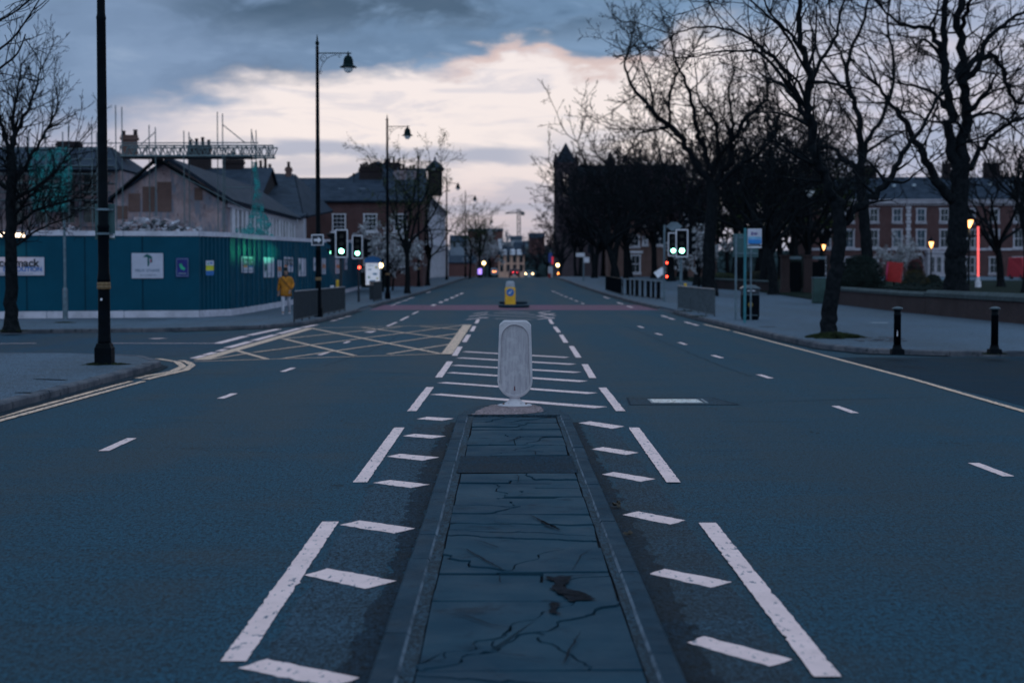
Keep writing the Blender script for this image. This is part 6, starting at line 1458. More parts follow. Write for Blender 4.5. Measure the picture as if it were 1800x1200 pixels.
# vehicles
def vehicle(name, px, Yw, w, h, L, mbody, label, lights, front=True, van=False):
    x = D(px, 0, Yw).x; g = Vector((x, Yw, gz(Yw))); r = thing(name, label, 'van' if van else 'car', g); s = -1 if front else 1
    prof = [(-L/2, .35), (-L/2, .75), (-L/2+.15, .95), (-L*.22, 1.05), (-L*.12, h), (L*.30, h), (L*.44, 1.0), (L/2, .95), (L/2, .35)] if not van else [(-L/2, .35), (-L/2, .95), (-L*.36, 1.25), (-L*.26, h), (L/2-.05, h), (L/2, .4)]
    if not front: prof = [(-u, v) for u, v in prof][::-1]
    o = MB(); n = len(prof); vs = []
    for k, inset_ in ((-1, 1), (1, 1)):
        for u, v in prof: t_ = .12 if v > 1.1 else 0; vs.append((g.x+k*(w/2-t_), g.y+u, g.z+v))
    o.add(vs, [tuple(range(n))[::-1], tuple(range(n, 2*n))]+[(i, (i+1) % n, n+(i+1) % n, n+i) for i in range(n)]); bevel(o.build('body', mbody, r), .05, 2)
    yf = g.y-L/2
    o = MB()
    if front: o.add([(g.x-w/2+.2, g.y-L*.215 if not van else g.y-L*.355, g.z+(1.08 if not van else 1.3)), (g.x+w/2-.2, g.y-L*.215 if not van else g.y-L*.355, g.z+(1.08 if not van else 1.3)), (g.x+w/2-.25, g.y-L*.135-.02 if not van else g.y-L*.27, g.z+h-.08), (g.x-w/2+.25, g.y-L*.135-.02 if not van else g.y-L*.27, g.z+h-.08)], [(0, 1, 2, 3)])
    else: o.box((g.x, yf-.01 if van else yf+.45, g.z+h-.4), (w-.5, .03, .5))
    o.build('windscreen' if front else 'rear_window', M_glass, r)
    for sx in (-1, 1):
        for sy in (-.3, .3): o = MB(); o.tube([(g.x+sx*(w/2-.2), g.y+sy*L, g.z+.32), (g.x+sx*(w/2+.01), g.y+sy*L, g.z+.32)], .32, 14); wh = o.build('wheel', M_blk, r); o = MB(); o.tube([(g.x+sx*(w/2+.01), g.y+sy*L, g.z+.32), (g.x+sx*(w/2+.02), g.y+sy*L, g.z+.32)], .18, 10); o.build('rim', M_galv, wh)
    for (dx, z, rad, m) in lights: o = MB(); o.ball((g.x+dx, yf-.03, g.z+z), rad, 10, sq=(1, .4, .8)); o.build('headlight' if front else 'tail_light', m, r)
    o = MB(); o.box((g.x, yf-.02, g.z+.5), (.5, .03, .12)); o.build('number_plate', M_trim, r)
    return r
M_head = lamp_mat('headlamp_lit', (1.0, .62, .28), 14.0); M_tail = lamp_mat('tail_lamp_lit', (1.0, .05, .07), 5.0); M_tailo = lamp_mat('tail_lamp_orange', (1, .30, .12), 7.0)
vehicle('car', 930, 296, 1.75, 1.5, 4.2, mat('silver_car_paint', (.12, .15, .18), .35, .1), 'grey car with both headlights lit, coming over the crest', [(-.62, .98, .13, M_head), (.62, .98, .13, M_head)])
vehicle('car', 904, 262, 1.7, 1.45, 4.1, mat('maroon_car_paint', (.05, .01, .018), .35, .1), 'dark red car with red tail lights just over the crest', [(-.2, .9, .09, M_tail), (.45, .9, .07, M_tail)], False)
vehicle('van', 868.5, 224, 1.0, 1.25, 2.6, mat('white_van_paint', (.40, .40, .50), .4, .1), 'small pale vehicle with bright orange-red rear lamp left of the centre line', [(-.12, .78, .10, M_tailo), (.14, .80, .10, M_tailo)], False, True)
vehicle('van', 1815, 158, 2.6, 2.3, 5.5, mat('red_van_paint', (.40, .015, .03), .4, .1), 'red van parked at the right edge across the park', [(-1, .8, .12, M_off), (1, .8, .12, M_off)], True, True)

# ================================================================ TREES
class TB:
    """fast branch mesh"""
    def __init__(s): s.v = []; s.f = []
    def tube(s, pts, rads, n):
        o = len(s.v); m = len(pts); a = None
        for i in range(m):
            t_ = pts[min(i+1, m-1)]-pts[max(i-1, 0)]
            if t_.length_squared < 1e-12: t_ = Vector((0, 0, 1))
            t_.normalize()
            if a is None: a = Vector((1, 0, 0)) if abs(t_.x) < .7 else Vector((0, 1, 0))
            a = a-t_*a.dot(t_)
            if a.length_squared < 1e-9: a = t_.orthogonal()
            a.normalize(); b = t_.cross(a); p = pts[i]; r_ = rads[i]
            for j in range(n):
                g = 6.2831853*j/n; s.v.append(p+a*(math.cos(g)*r_)+b*(math.sin(g)*r_))
        for i in range(m-1):
            for j in range(n):
                k = (j+1) % n; s.f.append((o+i*n+j, o+i*n+k, o+(i+1)*n+k, o+(i+1)*n+j))
    def build(s, name, m, parent, off=None):
        me = bpy.data.meshes.new(name); off = woff(parent) if off is None else off
        me.from_pydata([(p.x-off.x, p.y-off.y, p.z-off.z) for p in s.v], [], s.f); me.materials.append(m)
        me.polygons.foreach_set('use_smooth', [True]*len(me.polygons)); me.update()
        o = bpy.data.objects.new(name, me); SC.collection.objects.link(o); o.parent = parent; return o
def rv(rg): return Vector((rg.gauss(0, 1), rg.gauss(0, 1), rg.gauss(0, 1)))
def grow(tb, rg, p, d, L, r0, lv, P, leaves=None):
    """wandering branch with side shoots; lv 0 = last twig"""
    seg = P['seg']*(1 if lv > 1 else .7 if lv else .5); n = max(3, int(L/seg)); st = L/n
    pts = [p.copy()]; rads = [r0]; d = d.normalized(); kids = []; tip = max(P['tip'], r0*.28)
    ph = rg.uniform(0, 6.28)
    for i in range(n):
        w = P['wob']*(1.15 if lv else 1.3)
        d = (d+rv(rg)*w*.32+Vector((0, 0, P['up'][min(lv, 3)]))*.10).normalized(); p = p+d*st
        f = (i+1)/n; pts.append(p.copy()); rads.append(r0+(tip-r0)*f**.8)
        if lv > 0 and f > P['bare'] and i < n: kids.append((p.copy(), d.copy(), f, rads[-1]))
    tb.tube(pts, rads, 6 if lv >= 3 else 4 if lv == 2 else 3)
    if leaves is not None and lv <= 1:
        for q in pts[1:]:
            if rg.random() < P.get('leaf', 0): leaves.append(q+rv(rg)*.05)
    if lv > 0:
        want = L*P['den'][min(lv, 3)]
        for (q, dd, f, rr) in kids:
            c = want/len(kids); c = int(c)+(rg.random() < c-int(c))
            for _ in range(c):
                ax = dd.orthogonal().normalized(); ax = Matrix.Rotation(ph+rg.uniform(-.6, .6), 3, dd) @ ax; ph += 2.4
                a = R(rg.uniform(*P['ang'])); nd = (dd*math.cos(a)+ax*math.sin(a))
                l2 = L*rg.uniform(*P['ratio'])*(1.15-.6*f); 
                if l2 < .12: continue
                grow(tb, rg, q, nd, l2, min(rr*.75, max(P['tip'], r0*.55*(1.1-.5*f))), lv-1, P, leaves)
        # forked end
        for _ in range(2):
            nd = (d+rv(rg)*.35).normalized(); grow(tb, rg, p, nd, L*rg.uniform(.3, .5), tip, lv-1, P, leaves)
BASEP = dict(seg=.45, tip=.009, wob=.55, up=(.5, .6, .9, 1.0), bare=.22, den=(0, 3.0, 1.9, 1.2), ang=(28, 62), ratio=(.28, .55))
def limb(pts, Yb, jit, rg, sm=4):
    """smooth 3-D limb through picture points, drifting in depth"""
    out = []; y = Yb; dy = rg.uniform(-jit, jit) if jit else 0; n = len(pts)
    K = [D(px, py, Yb+dy*i/(n-1)) for i, (px, py) in enumerate(pts)]
    for i in range(n-1):
        a, b, c, d_ = K[max(0, i-1)], K[i], K[i+1], K[min(n-1, i+2)]
        for s in range(sm):
            t_ = s/sm; out.append(.5*((2*b)+(c-a)*t_+(2*a-5*b+4*c-d_)*t_*t_+(3*b-a-3*c+d_)*t_**3))
    out.append(K[-1]); return out
def traced_tree(label, base_px, Yb, trunk, tw, limbs, P, seed, name='bare_tree', group='bare trees on the right', h=PAVH):
    """trunk and limbs follow the photographed tree, shoots and twigs are grown on them"""
    rg = random.Random(seed); b = D(*base_px, Yb); g = Vector((b.x, Yb, gz(Yb)+h)); r = thing(name, label, 'tree', g, group)
    tb = TB(); tp = limb(trunk, Yb, 0, rg, 5); tp[0].z = g.z-.05; n = len(tp)
    rad = [tw[0]+(tw[1]-tw[0])*(i/(n-1))**.8 for i in range(n)]; rad[0] *= 1.45; rad[1] *= 1.15
    for i in range(1, n): tp[i] = tp[i]+rv(rg)*rad[i]*.08
    tb.tube(tp, rad, 12); tb.build('trunk', M_bark, r)
    cb = TB(); Ls = P['shoot']
    for (pts, ra, rb, jit) in limbs:
        lp_ = limb(pts, Yb, jit, rg); n = len(lp_); rad = [ra+(rb-ra)*(i/(n-1))**.8 for i in range(n)]
        acc = 0
        for i in range(1, n): lp_[i] = lp_[i]+rv(rg)*min(.09, rad[i]*.5)
        cb.tube(lp_, rad, 7)
        for i in range(2, n):
            d = lp_[i]-lp_[i-1]; f = i/(n-1); acc += d.length*P['sden']; d.normalize()
            while acc > 1:
                acc -= 1; ax = Matrix.Rotation(rg.uniform(0, 6.28), 3, d) @ d.orthogonal().normalized(); a = R(rg.uniform(30, 75)); nd = d*math.cos(a)+ax*math.sin(a)
                if rg.random() < .5: nd.z = abs(nd.z)
                grow(cb, rg, lp_[i-1].lerp(lp_[i], rg.random()), nd, Ls*rg.uniform(.35, 1.1)*(1.1-.4*f), min(rad[i]*.6, P.get('sr', .05)), P['slv'], P)
        for _ in range(3): grow(cb, rg, lp_[-1], (lp_[-1]-lp_[-2]).normalized()+rv(rg)*.3, Ls*rg.uniform(.5, 1.0), rb*.9, P['slv'], P)
    cb.build('crown', M_bark, r); return r, len(cb.f)
P1 = dict(BASEP, shoot=1.75, sden=2.4, slv=2, tip=.0085)
tot = []
# nearest: leaning kerbside tree
tot.append(traced_tree('leaning bare tree rooted in a grassy pit at the right kerb, nearest of the trees', (1458, 594), 40.5,
  [(1458, 594), (1457, 560), (1464, 505), (1473, 450), (1476, 400), (1470, 350)], (.225, .15),
  [([(1474, 365), (1463, 333), (1440, 290), (1427, 240), (1420, 190), (1421, 140), (1412, 90), (1405, 40), (1408, -20)], .15, .05, 1.5),
   ([(1474, 395), (1500, 372), (1530, 348), (1560, 318), (1585, 275), (1602, 246), (1625, 215), (1650, 170)], .13, .03, -1.5),
   ([(1474, 400), (1462, 360), (1448, 310), (1425, 285), (1400, 270), (1370, 262)], .10, .02, 2),
   ([(1428, 245), (1410, 190), (1393, 155), (1368, 108), (1325, 75), (1283, 53), (1233, 47), (1185, 60)], .075, .015, 3),
   ([(1404, 180), (1370, 145), (1345, 138)], .06, .02, 2), ([(1422, 160), (1445, 110), (1470, 60), (1480, 10), (1500, -30)], .06, .02, -2),
   ([(1398, 165), (1340, 95), (1300, 90), (1250, 92), (1225, 100)], .05, .012, 2),
   ([(1412, 95), (1380, 50), (1350, 20), (1340, -20)], .05, .015, 2), ([(1420, 130), (1380, 60), (1330, 10), (1290, -10), (1250, 5)], .04, .012, 3),
   ([(1560, 318), (1590, 320), (1615, 300)], .05, .015, 1)], P1, 11))
# second: trunk behind, standing in the park
P2 = dict(BASEP, shoot=3.4, sden=1.25, slv=2, tip=.012, seg=.6)
tot.append(traced_tree('bare tree with straight trunk growing behind the round dark hedge', (1527, 500), 92,
  [(1527, 500), (1524, 460), (1520, 400), (1516, 350), (1510, 300)], (.36, .28),
  [([(1512, 310), (1514, 270), (1512, 233), (1501, 175), (1490, 143), (1495, 90), (1520, 30), (1530, -20)], .24, .06, 2),
   ([(1512, 300), (1495, 288), (1470, 268), (1440, 250), (1425, 235)], .20, .08, 2), ([(1514, 290), (1530, 240), (1560, 190), (1572, 120), (1560, 50), (1565, -10)], .16, .05, -2),
   ([(1512, 280), (1540, 255), (1575, 235), (1600, 240)], .12, .04, 2), ([(1500, 170), (1470, 140), (1440, 100), (1425, 40)], .12, .04, 3), ([(1490, 143), (1480, 100), (1460, 60), (1440, 10)], .10, .04, 3),
   ([(1516, 270), (1500, 220), (1480, 190), (1465, 180)], .10, .03, 2)], P2, 12, h=.14))
# third: biggest tree
P3 = dict(BASEP, shoot=3.8, sden=1.35, slv=2, tip=.012, seg=.6)
tot.append(traced_tree('biggest bare tree with thick dark trunk, right of the red box', (1682, 507), 66,
  [(1682, 507), (1680, 470), (1681, 430), (1684, 380), (1687, 330), (1688, 285)], (.46, .36),
  [([(1684, 350), (1668, 342), (1645, 315), (1628, 283), (1612, 248), (1587, 208), (1560, 180), (1545, 150)], .26, .06, 2),
   ([(1686, 290), (1675, 250), (1664, 190), (1662, 130), (1659, 70), (1660, 0), (1662, -30)], .24, .10, 1), ([(1688, 290), (1695, 240), (1697, 185), (1688, 125), (1690, 50), (1686, -20)], .28, .14, -1),
   ([(1692, 310), (1708, 290), (1730, 255), (1750, 232), (1780, 215), (1815, 208)], .15, .06, -3), ([(1697, 200), (1718, 180), (1740, 155), (1752, 130)], .13, .04, -2),
   ([(1692, 150), (1720, 110), (1738, 95), (1755, 110), (1772, 150), (1785, 178), (1815, 178)], .14, .06, -2), ([(1694, 130), (1730, 80), (1758, 48), (1785, 30), (1815, 15)], .14, .05, 3),
   ([(1662, 100), (1648, 70), (1636, 50), (1605, 48), (1575, 36), (1555, 20)], .14, .04, -2), ([(1660, 120), (1640, 80), (1620, 70)], .1, .04, -2), ([(1664, 190), (1640, 165), (1605, 150), (1570, 145)], .10, .03, 2),
   ([(1688, 60), (1700, 20), (1715, -20)], .12, .05, 2), ([(1697, 235), (1680, 215), (1640, 215), (1600, 195)], .09, .03, 3), ([(1696, 215), (1730, 200), (1760, 205), (1800, 240)], .10, .03, 2)], P3, 13, h=.14))
# fourth: left-leaning limb tree
P4 = dict(BASEP, shoot=3.4, sden=1.5, slv=2, tip=.016, seg=.8)
tot.append(traced_tree('broad bare tree behind the dusty guard rail whose long limb reaches left over the road', (1246, 506), 97,
  [(1246, 506), (1246, 460), (1248, 410), (1252, 360), (1252, 318)], (.42, .30),
  [([(1252, 335), (1237, 307), (1210, 267), (1180, 225), (1150, 200), (1135, 182), (1112, 155), (1101, 130), (1098, 108)], .26, .06, 3), ([(1178, 222), (1177, 195), (1178, 167), (1193, 125), (1222, 85)], .11, .04, 2),
   ([(1253, 310), (1238, 260), (1222, 217), (1213, 165), (1198, 130), (1185, 100)], .20, .06, 3), ([(1255, 300), (1262, 260), (1257, 217), (1238, 190), (1225, 165)], .16, .05, -3),
   ([(1258, 320), (1282, 283), (1303, 217), (1335, 187), (1350, 165), (1345, 120)], .20, .06, -3), ([(1256, 330), (1290, 300), (1330, 270), (1360, 235), (1370, 190)], .18, .06, 3),
   ([(1175, 222), (1150, 228), (1125, 235), (1110, 260)], .09, .03, 3), ([(1200, 255), (1165, 230), (1130, 228)], .08, .03, -3), ([(1150, 200), (1145, 160), (1130, 120), (1125, 95)], .08, .03, 2), ([(1258, 290), (1290, 230), (1280, 170), (1290, 130)], .12, .04, 3)], P4, 14))
# left corner tree
P5 = dict(BASEP, shoot=1.15, sden=12, slv=2, tip=.0065, seg=.3, wob=.4, up=(.5, .8, 1.4, 1.4), ang=(16, 42), den=(0, 4.2, 3.0, 1.6), sr=.02)
tot.append(traced_tree('bare young street tree on the far left pavement in front of the hoarding', (20, 580), 45,
  [(20, 580), (20, 520), (20, 440), (19, 380), (20, 320), (20, 270)], (.20, .12),
  [([(20, 280), (28, 240), (45, 200), (62, 160), (70, 125)], .08, .02, 1), ([(20, 290), (10, 240), (-5, 190), (-12, 140)], .08, .02, -1), ([(20, 270), (22, 220), (30, 170), (38, 115)], .07, .02, 0.6),
   ([(20, 330), (45, 290), (70, 250), (90, 215), (102, 185)], .07, .02, -1), ([(20, 360), (50, 335), (85, 310), (110, 285), (130, 258)], .06, .018, 1), ([(20, 400), (40, 385), (75, 365), (110, 355), (150, 345)], .06, .018, -1),
   ([(20, 425), (-10, 400), (-40, 380)], .06, .02, 1), ([(20, 340), (-10, 310), (-35, 290)], .06, .02, 1), ([(20, 310), (5, 280), (-20, 250)], .05, .02, -1), ([(20, 435), (45, 420), (75, 400), (115, 385)], .05, .015, 1), ([(20, 385), (48, 350), (70, 330), (90, 335)], .05, .015, -1)], P5, 15, 'street_tree', 'street trees on the left'))
# twigs of a nearer tree whose trunk is out of the frame
rg = random.Random(4); r = thing('bare_tree', 'nearer bare tree mostly out of frame, only twigs showing top left', 'tree', (-13.0, 30.2, PAVH), 'street trees on the left'); tb = TB()
tb.tube([Vector((-13.0, 30.2, 0)), Vector((-12.9, 30.2, 2.2)), Vector((-12.8, 30.1, 4.6))], [.26, .2, .16], 10); tb.build('trunk', M_bark, r); tb = TB()
for a in range(7):
    g = a*.9; d = Vector((math.cos(g)*.6, math.sin(g)*.6, 1)); grow(tb, rg, Vector((-12.8, 30.1, 4.3)), d, 2.3, .08, 3, dict(P5, seg=.4, den=(0, 2.2, 1.3, .8)))
for pts in ([(-60, 130), (-20, 100), (20, 70), (50, 30), (75, -10)], [(-60, 60), (-20, 45), (20, 25), (60, -5)], [(-50, 160), (0, 120), (30, 95), (45, 60)]):
    lp_ = limb(pts, 29.5, .8, rg); tb.tube(lp_, [.028-.018*i/len(lp_) for i in range(len(lp_))], 4)
    for q0, q1 in zip(lp_[::2], lp_[1::2]): grow(tb, rg, q1, (q1-q0).normalized()+rv(rg)*.5, rg.uniform(.5, 1.0), .012, 1, dict(P5, den=(0, 2.5, 2, 1)))
tb.build('crown', M_bark, r)

# generic bare trees, three kinds, copied and turned ---------------------------
def generic(name, label, seed, H, P, loc, group, nl=7, leafm=None, th=.32, spread=.75, leafs=.10):
    rg = random.Random(seed); r = thing(name, label, 'tree', Vector((0, 0, 0)), group); tb = TB(); p = Vector((0, 0, -.1)); d = Vector((0, 0, 1)); pts = [p.copy()]; rads = [th*1.4]
    n = 8; hb = H*.30
    for i in range(n): d = (d+rv(rg)*.05).normalized(); p = p+d*hb/n; pts.append(p.copy()); rads.append(th*(1-.35*(i+1)/n))
    tb.tube(pts, rads, 10); tb.build('trunk', M_bark, r, Vector((0, 0, 0))); cb = TB(); lv = [] if leafm else None
    for k in range(nl):
        g = 2*math.pi*k/nl+rg.uniform(-.3, .3); el_ = rg.uniform(.35, 1.0) if k < nl-1 else 0; nd = Vector((math.cos(g)*el_*spread, math.sin(g)*el_*spread, 1))
        grow(cb, rg, pts[-1-(k % 3)], nd, H*rg.uniform(.42, .58), th*.5, 3, P, lv)
    cb.build('crown', M_bark, r, Vector((0, 0, 0)))
    if lv:
        o = TB()
        for q in lv:
            a, b = rv(rg).normalized(), rv(rg).normalized(); s = leafs*rg.uniform(.5, 1.2); i0 = len(o.v); o.v += [q, q+a*s*.6+b*s*.3, q+a*s, q+a*s*.5-b*s*.3]; o.f.append((i0, i0+1, i0+2, i0+3))
        o.build('foliage', leafm, r, Vector((0, 0, 0)))
    r.location = loc; return r, len(cb.f)
PG = dict(BASEP, tip=.025, seg=.9, den=(0, 1.9, 1.15, .75), up=(.4, .5, .7, .8), bare=.2)
def at(px, Yw, h=.14): q = D(px, 480, Yw); return Vector((q.x, Yw, gz(Yw)+h))
g1, n1 = generic('bare_tree', 'tall bare tree rising left of the broad limb tree, above the long railing', 31, 16, PG, at(1078, 150), 'bare trees on the right', 8); tot.append(('', n1))
g2, n2 = generic('bare_tree', 'bare tree between the broad limb tree and the leaning kerbside tree', 32, 15, PG, at(1340, 112), 'bare trees on the right', 8); tot.append(('', n2))
g3, n3 = generic('bare_tree', 'bushy bare tree at the far right edge behind the biggest tree', 33, 11, PG, at(1760, 122), 'bare trees on the right', 9, spread=1.0); tot.append(('', n3))
for src, px, Yw, sc, rz, lb in ((g1, 1150, 172, 1.05, 1.0, 'bare tree behind the smaller right traffic light'), (g2, 1108, 186, 1.0, 2.2, 'bare tree against the red-brick villa, left of the traffic lights'), (g3, 1180, 150, 1.2, .4, 'wide bushy bare tree behind the broad limb tree'),
        (g1, 1045, 200, 1.0, 3.0, 'bare tree in front of the church tower'), (g2, 1012, 235, .85, 4.0, 'farther bare tree just left of the church tower foot'), (g3, 984, 270, .8, 1.8, 'small bare tree farthest down the right side of the street'),
        (g1, 1225, 128, .9, 5.1, 'bare tree with upright crown just left of the broad trunk'), (g2, 1290, 150, 1.1, .8, 'dark bare tree right of the broad trunk, behind the direction sign'), (g3, 1300, 118, 1.15, 2.6, 'bushy bare tree above the square grey sign'),
        (g1, 1390, 135, 1.0, 4.4, 'bare tree above the gate pillars'), (g2, 1440, 150, 1.0, 5.6, 'bare tree left of the round hedge, behind the pale park lamp'), (g3, 1415, 128, 1.1, .9, 'bushy bare tree behind the gate pillars, left of the terrace'),
        (g1, 1375, 160, 1.1, 2.9, 'bare tree between the low dark wall and the terrace'), (g3, 1085, 130, 1.0, 5.0, 'bushy bare tree over the dark railing'), (g2, 1805, 104, .95, 1.1, 'bare tree cut by the right edge of the picture'), (g3, 1045, 178, 1.05, 3.3, 'bushy bare tree between church tower and villa'), (g3, 1360, 100, 1.0, 4.1, 'bushy bare tree behind the bus stop flag'),
        (g2, 1195, 200, 1.15, 3.5, 'tall bare tree over the villa roof'), (g1, 1255, 215, 1.2, .2, 'tall far bare tree right of the villa'), (g3, 1330, 185, 1.3, 2.0, 'far bushy bare tree between villa and terrace'), (g2, 1400, 190, 1.1, 1.4, 'far bare tree at the left end of the terrace')):
    dup(src, at(px, Yw), rz, lb, sc)
# budding and blossoming trees on the left
M_lf = mat('young_leaf', (.065, .080, .036), .8, .5, 3, spec=.1); M_bls = mat('white_blossom', (.42, .40, .44), .85, .3, 3, spec=.1); M_lfd = mat('evergreen_leaf', (.010, .018, .018), .8, .5, 3, spec=.15); M_lfo = mat('ochre_leaf', (.045, .035, .016), .8, .4, 3, spec=.1)
PL = dict(PG, leaf=.7, tip=.009, seg=.5, den=(0, 3.2, 2.0, 1.2), wob=.45)
b1, n4 = generic('street_tree', 'budding green street tree on the left pavement between the second and third lamps', 41, 9.5, PL, at(716, 103, PAVH), 'street trees on the left', 7, M_lf, .19, .62, .12); tot.append(('', n4))
for px, Yw, sc, rz, lb in ((752, 128, .9, 2.0, 'leafier street tree beside the brick stair tower'), (843, 196, .95, 3.1, 'street tree at the crest behind the violet screen'), (826, 178, .7, 1.0, 'smaller street tree at the end of the stucco terrace'), (860, 236, .8, 2.5, 'pale far street tree left of the sandstone terrace')):
    dup(b1, at(px, Yw, PAVH), rz, lb, sc)
PB = dict(PL, leaf=1.0, den=(0, 5, 3.2, 2.0))
bl, n5 = generic('blossom_tree', 'small white blossom tree behind the information totem', 43, 4.6, dict(PB, seg=.5), at(672, 108, PAVH), 'blossom trees', 9, M_bls, .10, 1.5, .24); tot.append(('', n5))
for px, Yw, sc, rz, lb in ((690, 112, .8, 1, 'lower white blossom tree left of the budding tree trunk'), (862, 215, 1.3, 2, 'pale blossom tree beside the road at the crest'), (1583, 150, .9, 3, 'white blossom bush in front of the terrace, above the red box'), (1228, 118, .95, .5, 'pale blossom tree right of the larger right traffic light')): dup(bl, at(px, Yw, PAVH), rz, lb, sc)

M_olive = mat('olive_leaf', (.034, .046, .020), .9, .5, 2, spec=.05); M_brl = mat('brown_twiggy_leaf', (.046, .032, .042), .9, .4, 2, spec=.03)
PO = dict(PG, leaf=.62, tip=.014, seg=.9, den=(0, 1.9, 1.2, .8))
ol, n6 = generic('evergreen_tree', 'dark olive-green leafy tree behind the bus stop, left of the gate pillars', 51, 11, PO, at(1390, 142), 'dense trees behind the park wall', 8, M_olive, .25, 1.1, .34); tot.append(('', n6))
for px, Yw, sc, rz, lb in ((1445, 150, 1.0, 1, 'dark olive-green leafy tree behind the unlit park lamp'), (1335, 165, 1.1, 2, 'dark olive-green leafy tree behind the ochre planting'), (1280, 170, 1.05, 3, 'dark leafy tree right of the brick villa')): dup(ol, at(px, Yw), rz, lb, sc)
br, n7 = generic('dense_tree', 'dense dark brown-twigged tree over the far end of the railing', 52, 12.5, PO, at(1100, 165), 'dense trees behind the park wall', 9, M_brl, .25, .95, .30); tot.append(('', n7))
for px, Yw, sc, rz, lb in ((1150, 180, 1.1, 1, 'dense dark tree behind the traffic lights, left of the villa windows'), (1205, 160, 1.05, 2, 'dense dark tree right behind the larger right traffic light'), (1060, 205, 1.15, 3, 'dense dark tree hiding the foot of the nave'), (1020, 235, 1.1, 4, 'dense dark tree beside the church tower foot'), (985, 262, .95, 5, 'dense dark tree at the right edge of the road crest'), (1250, 185, 1.15, .5, 'tall dense dark tree behind the broad limb tree'), (1310, 200, 1.2, 1.5, 'far dense dark tree between villa and terrace'), (1370, 215, 1.1, 2.5, 'far dense dark tree at the left end of the terrace'), (945, 345, .75, 1.2, 'dense dark tree right of the sandstone terrace block'), (962, 320, .8, 2.9, 'dense dark tree behind the banner post at the crest')): dup(br, at(px, Yw), rz, lb, sc)
# hedges and bushes: many leaf faces over a dark core
def bush(label, c, sx, sy, sz, n, m, seed, name='bush', ls=.09, cat='bush', box=False):
    rg = random.Random(seed); c = Vector(c); r = thing(name, label, cat, c)
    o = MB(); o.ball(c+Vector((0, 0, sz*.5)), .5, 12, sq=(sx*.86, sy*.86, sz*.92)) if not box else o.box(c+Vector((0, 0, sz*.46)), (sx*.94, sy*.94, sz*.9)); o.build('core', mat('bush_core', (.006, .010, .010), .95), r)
    q = TB()
    for _ in range(n):
        if box:
            p = Vector((rg.uniform(-.5, .5), rg.uniform(-.5, .5), rg.uniform(0, 1))); k = rg.choice([0, 1, 2, 2]); 
            if k == 2: p.z = 1
            else: p[k] = rg.choice([-.5, .5])
            p = c+Vector((p.x*sx, p.y*sy, p.z*sz))+rv(rg)*.04
        else:
            v = rv(rg).normalized(); v.z = v.z if v.z > -.75 else -v.z; k = rg.uniform(.86, 1.06)*(1+.10*mnoise.noise(v*2.5+Vector((seed, 0, 0)))); p = c+Vector((v.x*sx/2*k, v.y*sy/2*k, sz/2+v.z*sz/2*k))
        a, b = rv(rg).normalized(), rv(rg).normalized(); s = ls*rg.uniform(.6, 1.3); i0 = len(q.v); q.v += [p-a*s*.5, p+b*s*.3, p+a*s*.5, p-b*s*.3]; q.f.append((i0, i0+1, i0+2, i0+3))
    q.build('foliage', m, r); return r
q = at(1513, 84); bush('big round clipped dark hedge behind the park wall', q-Vector((0, 0, .2)), 2.35, 2.2, 2.5, 9000, M_lfd, 1, 'hedge', .09, 'hedge')
for i, (px, Yw, sx, sz, m, lb) in enumerate(((1600, 82, 2.4, .95, M_lfd, 'low dark bush right of the tilted red box'), (1650, 78, 2.2, 1.0, M_lfd, 'low dark bush at the left foot of the biggest tree'), (1608, 96, 1.6, 1.5, M_lfo, 'rusty brown shrub behind the red box'), (1640, 100, 1.0, 1.2, M_lfd, 'small round dark shrub left of the biggest tree'), (1608, 130, 1.5, 2.0, mat('maroon_leaf', (.07, .012, .02), .8), 'dark maroon shrub in front of the arched doorway'),
        (1560, 78, 1.6, .8, M_lfd, 'low bush between the round hedge and the red box'), (1335, 128, 3.0, 1.1, M_lfo, 'ochre and green planting behind the low dark wall'), (1270, 132, 2.6, .9, M_lf, 'green planting behind the low dark wall, left part'), (1405, 110, 2.0, 2.4, M_lfd, 'dark evergreen shrub behind the gate pillars'))):
    bush(lb, at(px, Yw), sx, 1.6, sz, 2200, m, 20+i)
bush('long dark hedge in front of the stucco terrace', (-9.3, 166, gz(166)+.1), 1.6, 60, 1.5, 9000, M_lfd, 40, 'hedge', .3, 'hedge', True)
bush('dark hedge and fence in front of the long brick building', (-11.4, 122, gz(122)+.1), 5.5, 1.4, 1.5, 3500, M_lfd, 41, 'hedge', .14, 'hedge', True)
# grass round trunks, posts and lamp bases
def tuft(c, rad, n, seed, label, elong=1.6, hgt=.06):
    rg = random.Random(seed); q = TB(); c = Vector(c)
    for _ in range(n):
        a = rg.uniform(0, 6.28); k = rad*math.sqrt(rg.random())*(.78+.22*math.sin(a*3+seed)+.12*math.sin(a*7)); k = min(k, rad); p = c+Vector((math.cos(a)*k*elong, math.sin(a)*k, 0)); p.z = gz(p.y)+PAVH-.004; w = Vector((math.cos(a*3), math.sin(a*3), 0))*.012; kk = 1-(k/rad)**2; t_ = p+Vector((rg.uniform(-.03, .03), rg.uniform(-.03, .03), rg.uniform(.2, 1)*hgt*(.12+kk))); i0 = len(q.v); q.v += [p-w, p+w, t_]; q.f.append((i0, i0+1, i0+2))
    me = bpy.data.meshes.new('grass'); me.from_pydata([tuple(v-c) for v in q.v], [], q.f); me.materials.append(mat('grass_blade', (.030, .038, .018), .9, .5, 6, spec=.1)); o = bpy.data.objects.new('grass', me); SC.collection.objects.link(o); o.location = c; o['kind'] = 'stuff'; o['label'] = label
a = G(1462, 594, PAVH); tuft(a+Vector((.1, .2, 0)), (.72), 7000, 1, 'grass round the foot of the leaning kerbside tree', 1.15, .16)
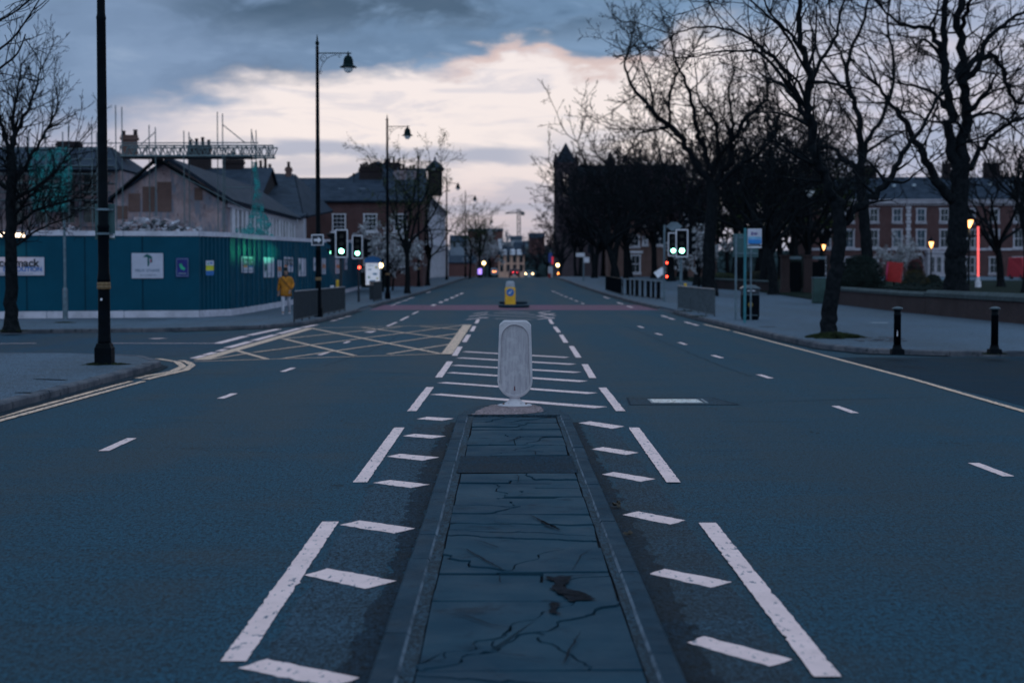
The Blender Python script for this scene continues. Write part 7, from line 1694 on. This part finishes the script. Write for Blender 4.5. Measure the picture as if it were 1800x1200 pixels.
for px, py, rad, n, lb in ((20, 581, .42, 1200, 'grass round the left corner tree'), (184, 640, .36, 1200, 'grass round the nearest lamp post'), (1748, 622, .22, 700, 'grass round the right bollard'), (1230, 556, .3, 600, 'grass under the dusty guard rail'), (1205, 547, .3, 500, 'grass at the far end of the dusty guard rail'), (113, 567, .3, 500, 'grass at the foot of the thin signpost')):
    tuft(G(px, py, PAVH), rad, n, px, lb, 1.3, .05)
rg = random.Random(9); q = TB()
for _ in range(26000):
    x = rg.uniform(16.5, 34); y = rg.uniform(52, 90); p = Vector((x, y, gz(y)+.13)); w = Vector((rg.uniform(-1, 1), rg.uniform(-1, 1), 0))*.02; i0 = len(q.v); q.v += [p-w, p+w, p+Vector((0, 0, rg.uniform(.05, .16)))]; q.f.append((i0, i0+1, i0+2))
me = bpy.data.meshes.new('grass'); me.from_pydata([tuple(v) for v in q.v], [], q.f); me.materials.append(MC['grass_blade']); o = bpy.data.objects.new('grass', me); SC.collection.objects.link(o); o['kind'] = 'stuff'; o['label'] = 'park grass behind the brick wall'
# far wood on the hill
rg = random.Random(19); q = TB()
for _ in range(9000):
    x = rg.uniform(-170, 190); y = rg.uniform(560, 900); u = mnoise.noise(Vector((x*.03, y*.01, 2))); h = 4+6*max(0, u+.3); z = rg.uniform(0, 1)
    zt_ = -5+(y-560)*.03; p = Vector((x, y, zt_+z*h+2)); a, b = rv(rg).normalized(), rv(rg).normalized(); s = 2.2; i0 = len(q.v); q.v += [p-a*s, p+b*s*.6, p+a*s, p-b*s*.6]; q.f.append((i0, i0+1, i0+2, i0+3))
me = bpy.data.meshes.new('distant_wood'); me.from_pydata([tuple(v) for v in q.v], [], q.f); me.materials.append(mat('distant_foliage', (.026, .040, .046), .95, .4, .05, spec=.05)); o = bpy.data.objects.new('distant_wood', me); SC.collection.objects.link(o); o['kind'] = 'stuff'; o['label'] = 'distant trees on the slope beyond the street'
print('crown faces', [t_[1] for t_ in tot])

# small things set in the pavements
q = G(1545, 567, PAVH); o = MB(); o.lathe((q.x, q.y, gz(q.y)+PAVH-.006), [(.30, 0), (.29, .010)], 18); tag(o.build('access_cover', mat('pale_cover', (.20, .22, .26), .6, .3, 6), origin=q), 'round pale access cover in the pavement left of the bollards', 'access cover')
q = G(1348, 574, PAVH); o = MB(); o.box((q.x, q.y, gz(q.y)+PAVH-.001), (.42, .5, .012)); tag(o.build('drain_cover', mat('dark_cover', (.012, .02, .03), .7, .3, 6), origin=q), 'small dark drain cover in the pavement by the litter bin', 'drain cover')
rg = random.Random(77); o = MB()
for i in range(46):
    q = G(rg.uniform(1505, 1590), rg.uniform(592, 600), PAVH); o.box((q.x, q.y, gz(q.y)+PAVH), (rg.uniform(.09, .15), rg.uniform(.09, .15), .02), rg.uniform(-.2, .2))
struct(o, 'stone_setts', M_kerb)
o = MB()
for px0, py0, px1, py1 in ((1330, 586, 1400, 596), (1255, 571, 1290, 577), (1500, 629, 1620, 634), (60, 666, 118, 668), (30, 690, 50, 690)):
    a, b_ = G(px0, py0, PAVH), G(px1, py1, PAVH); n = 24
    for i in range(n):
        p = a.lerp(b_, i/n); w = rg.uniform(.02, .06); p.z = gz(p.y)+PAVH+.0035; o.face([(p.x-w, p.y-w*.6, p.z), (p.x+w, p.y-w*.8, p.z), (p.x+w*.8, p.y+w, p.z), (p.x-w*.7, p.y+w*.7, p.z)])
m_ = o.build('moss', M_grass); m_['kind'] = 'stuff'; m_['label'] = 'moss in the pavement joints'
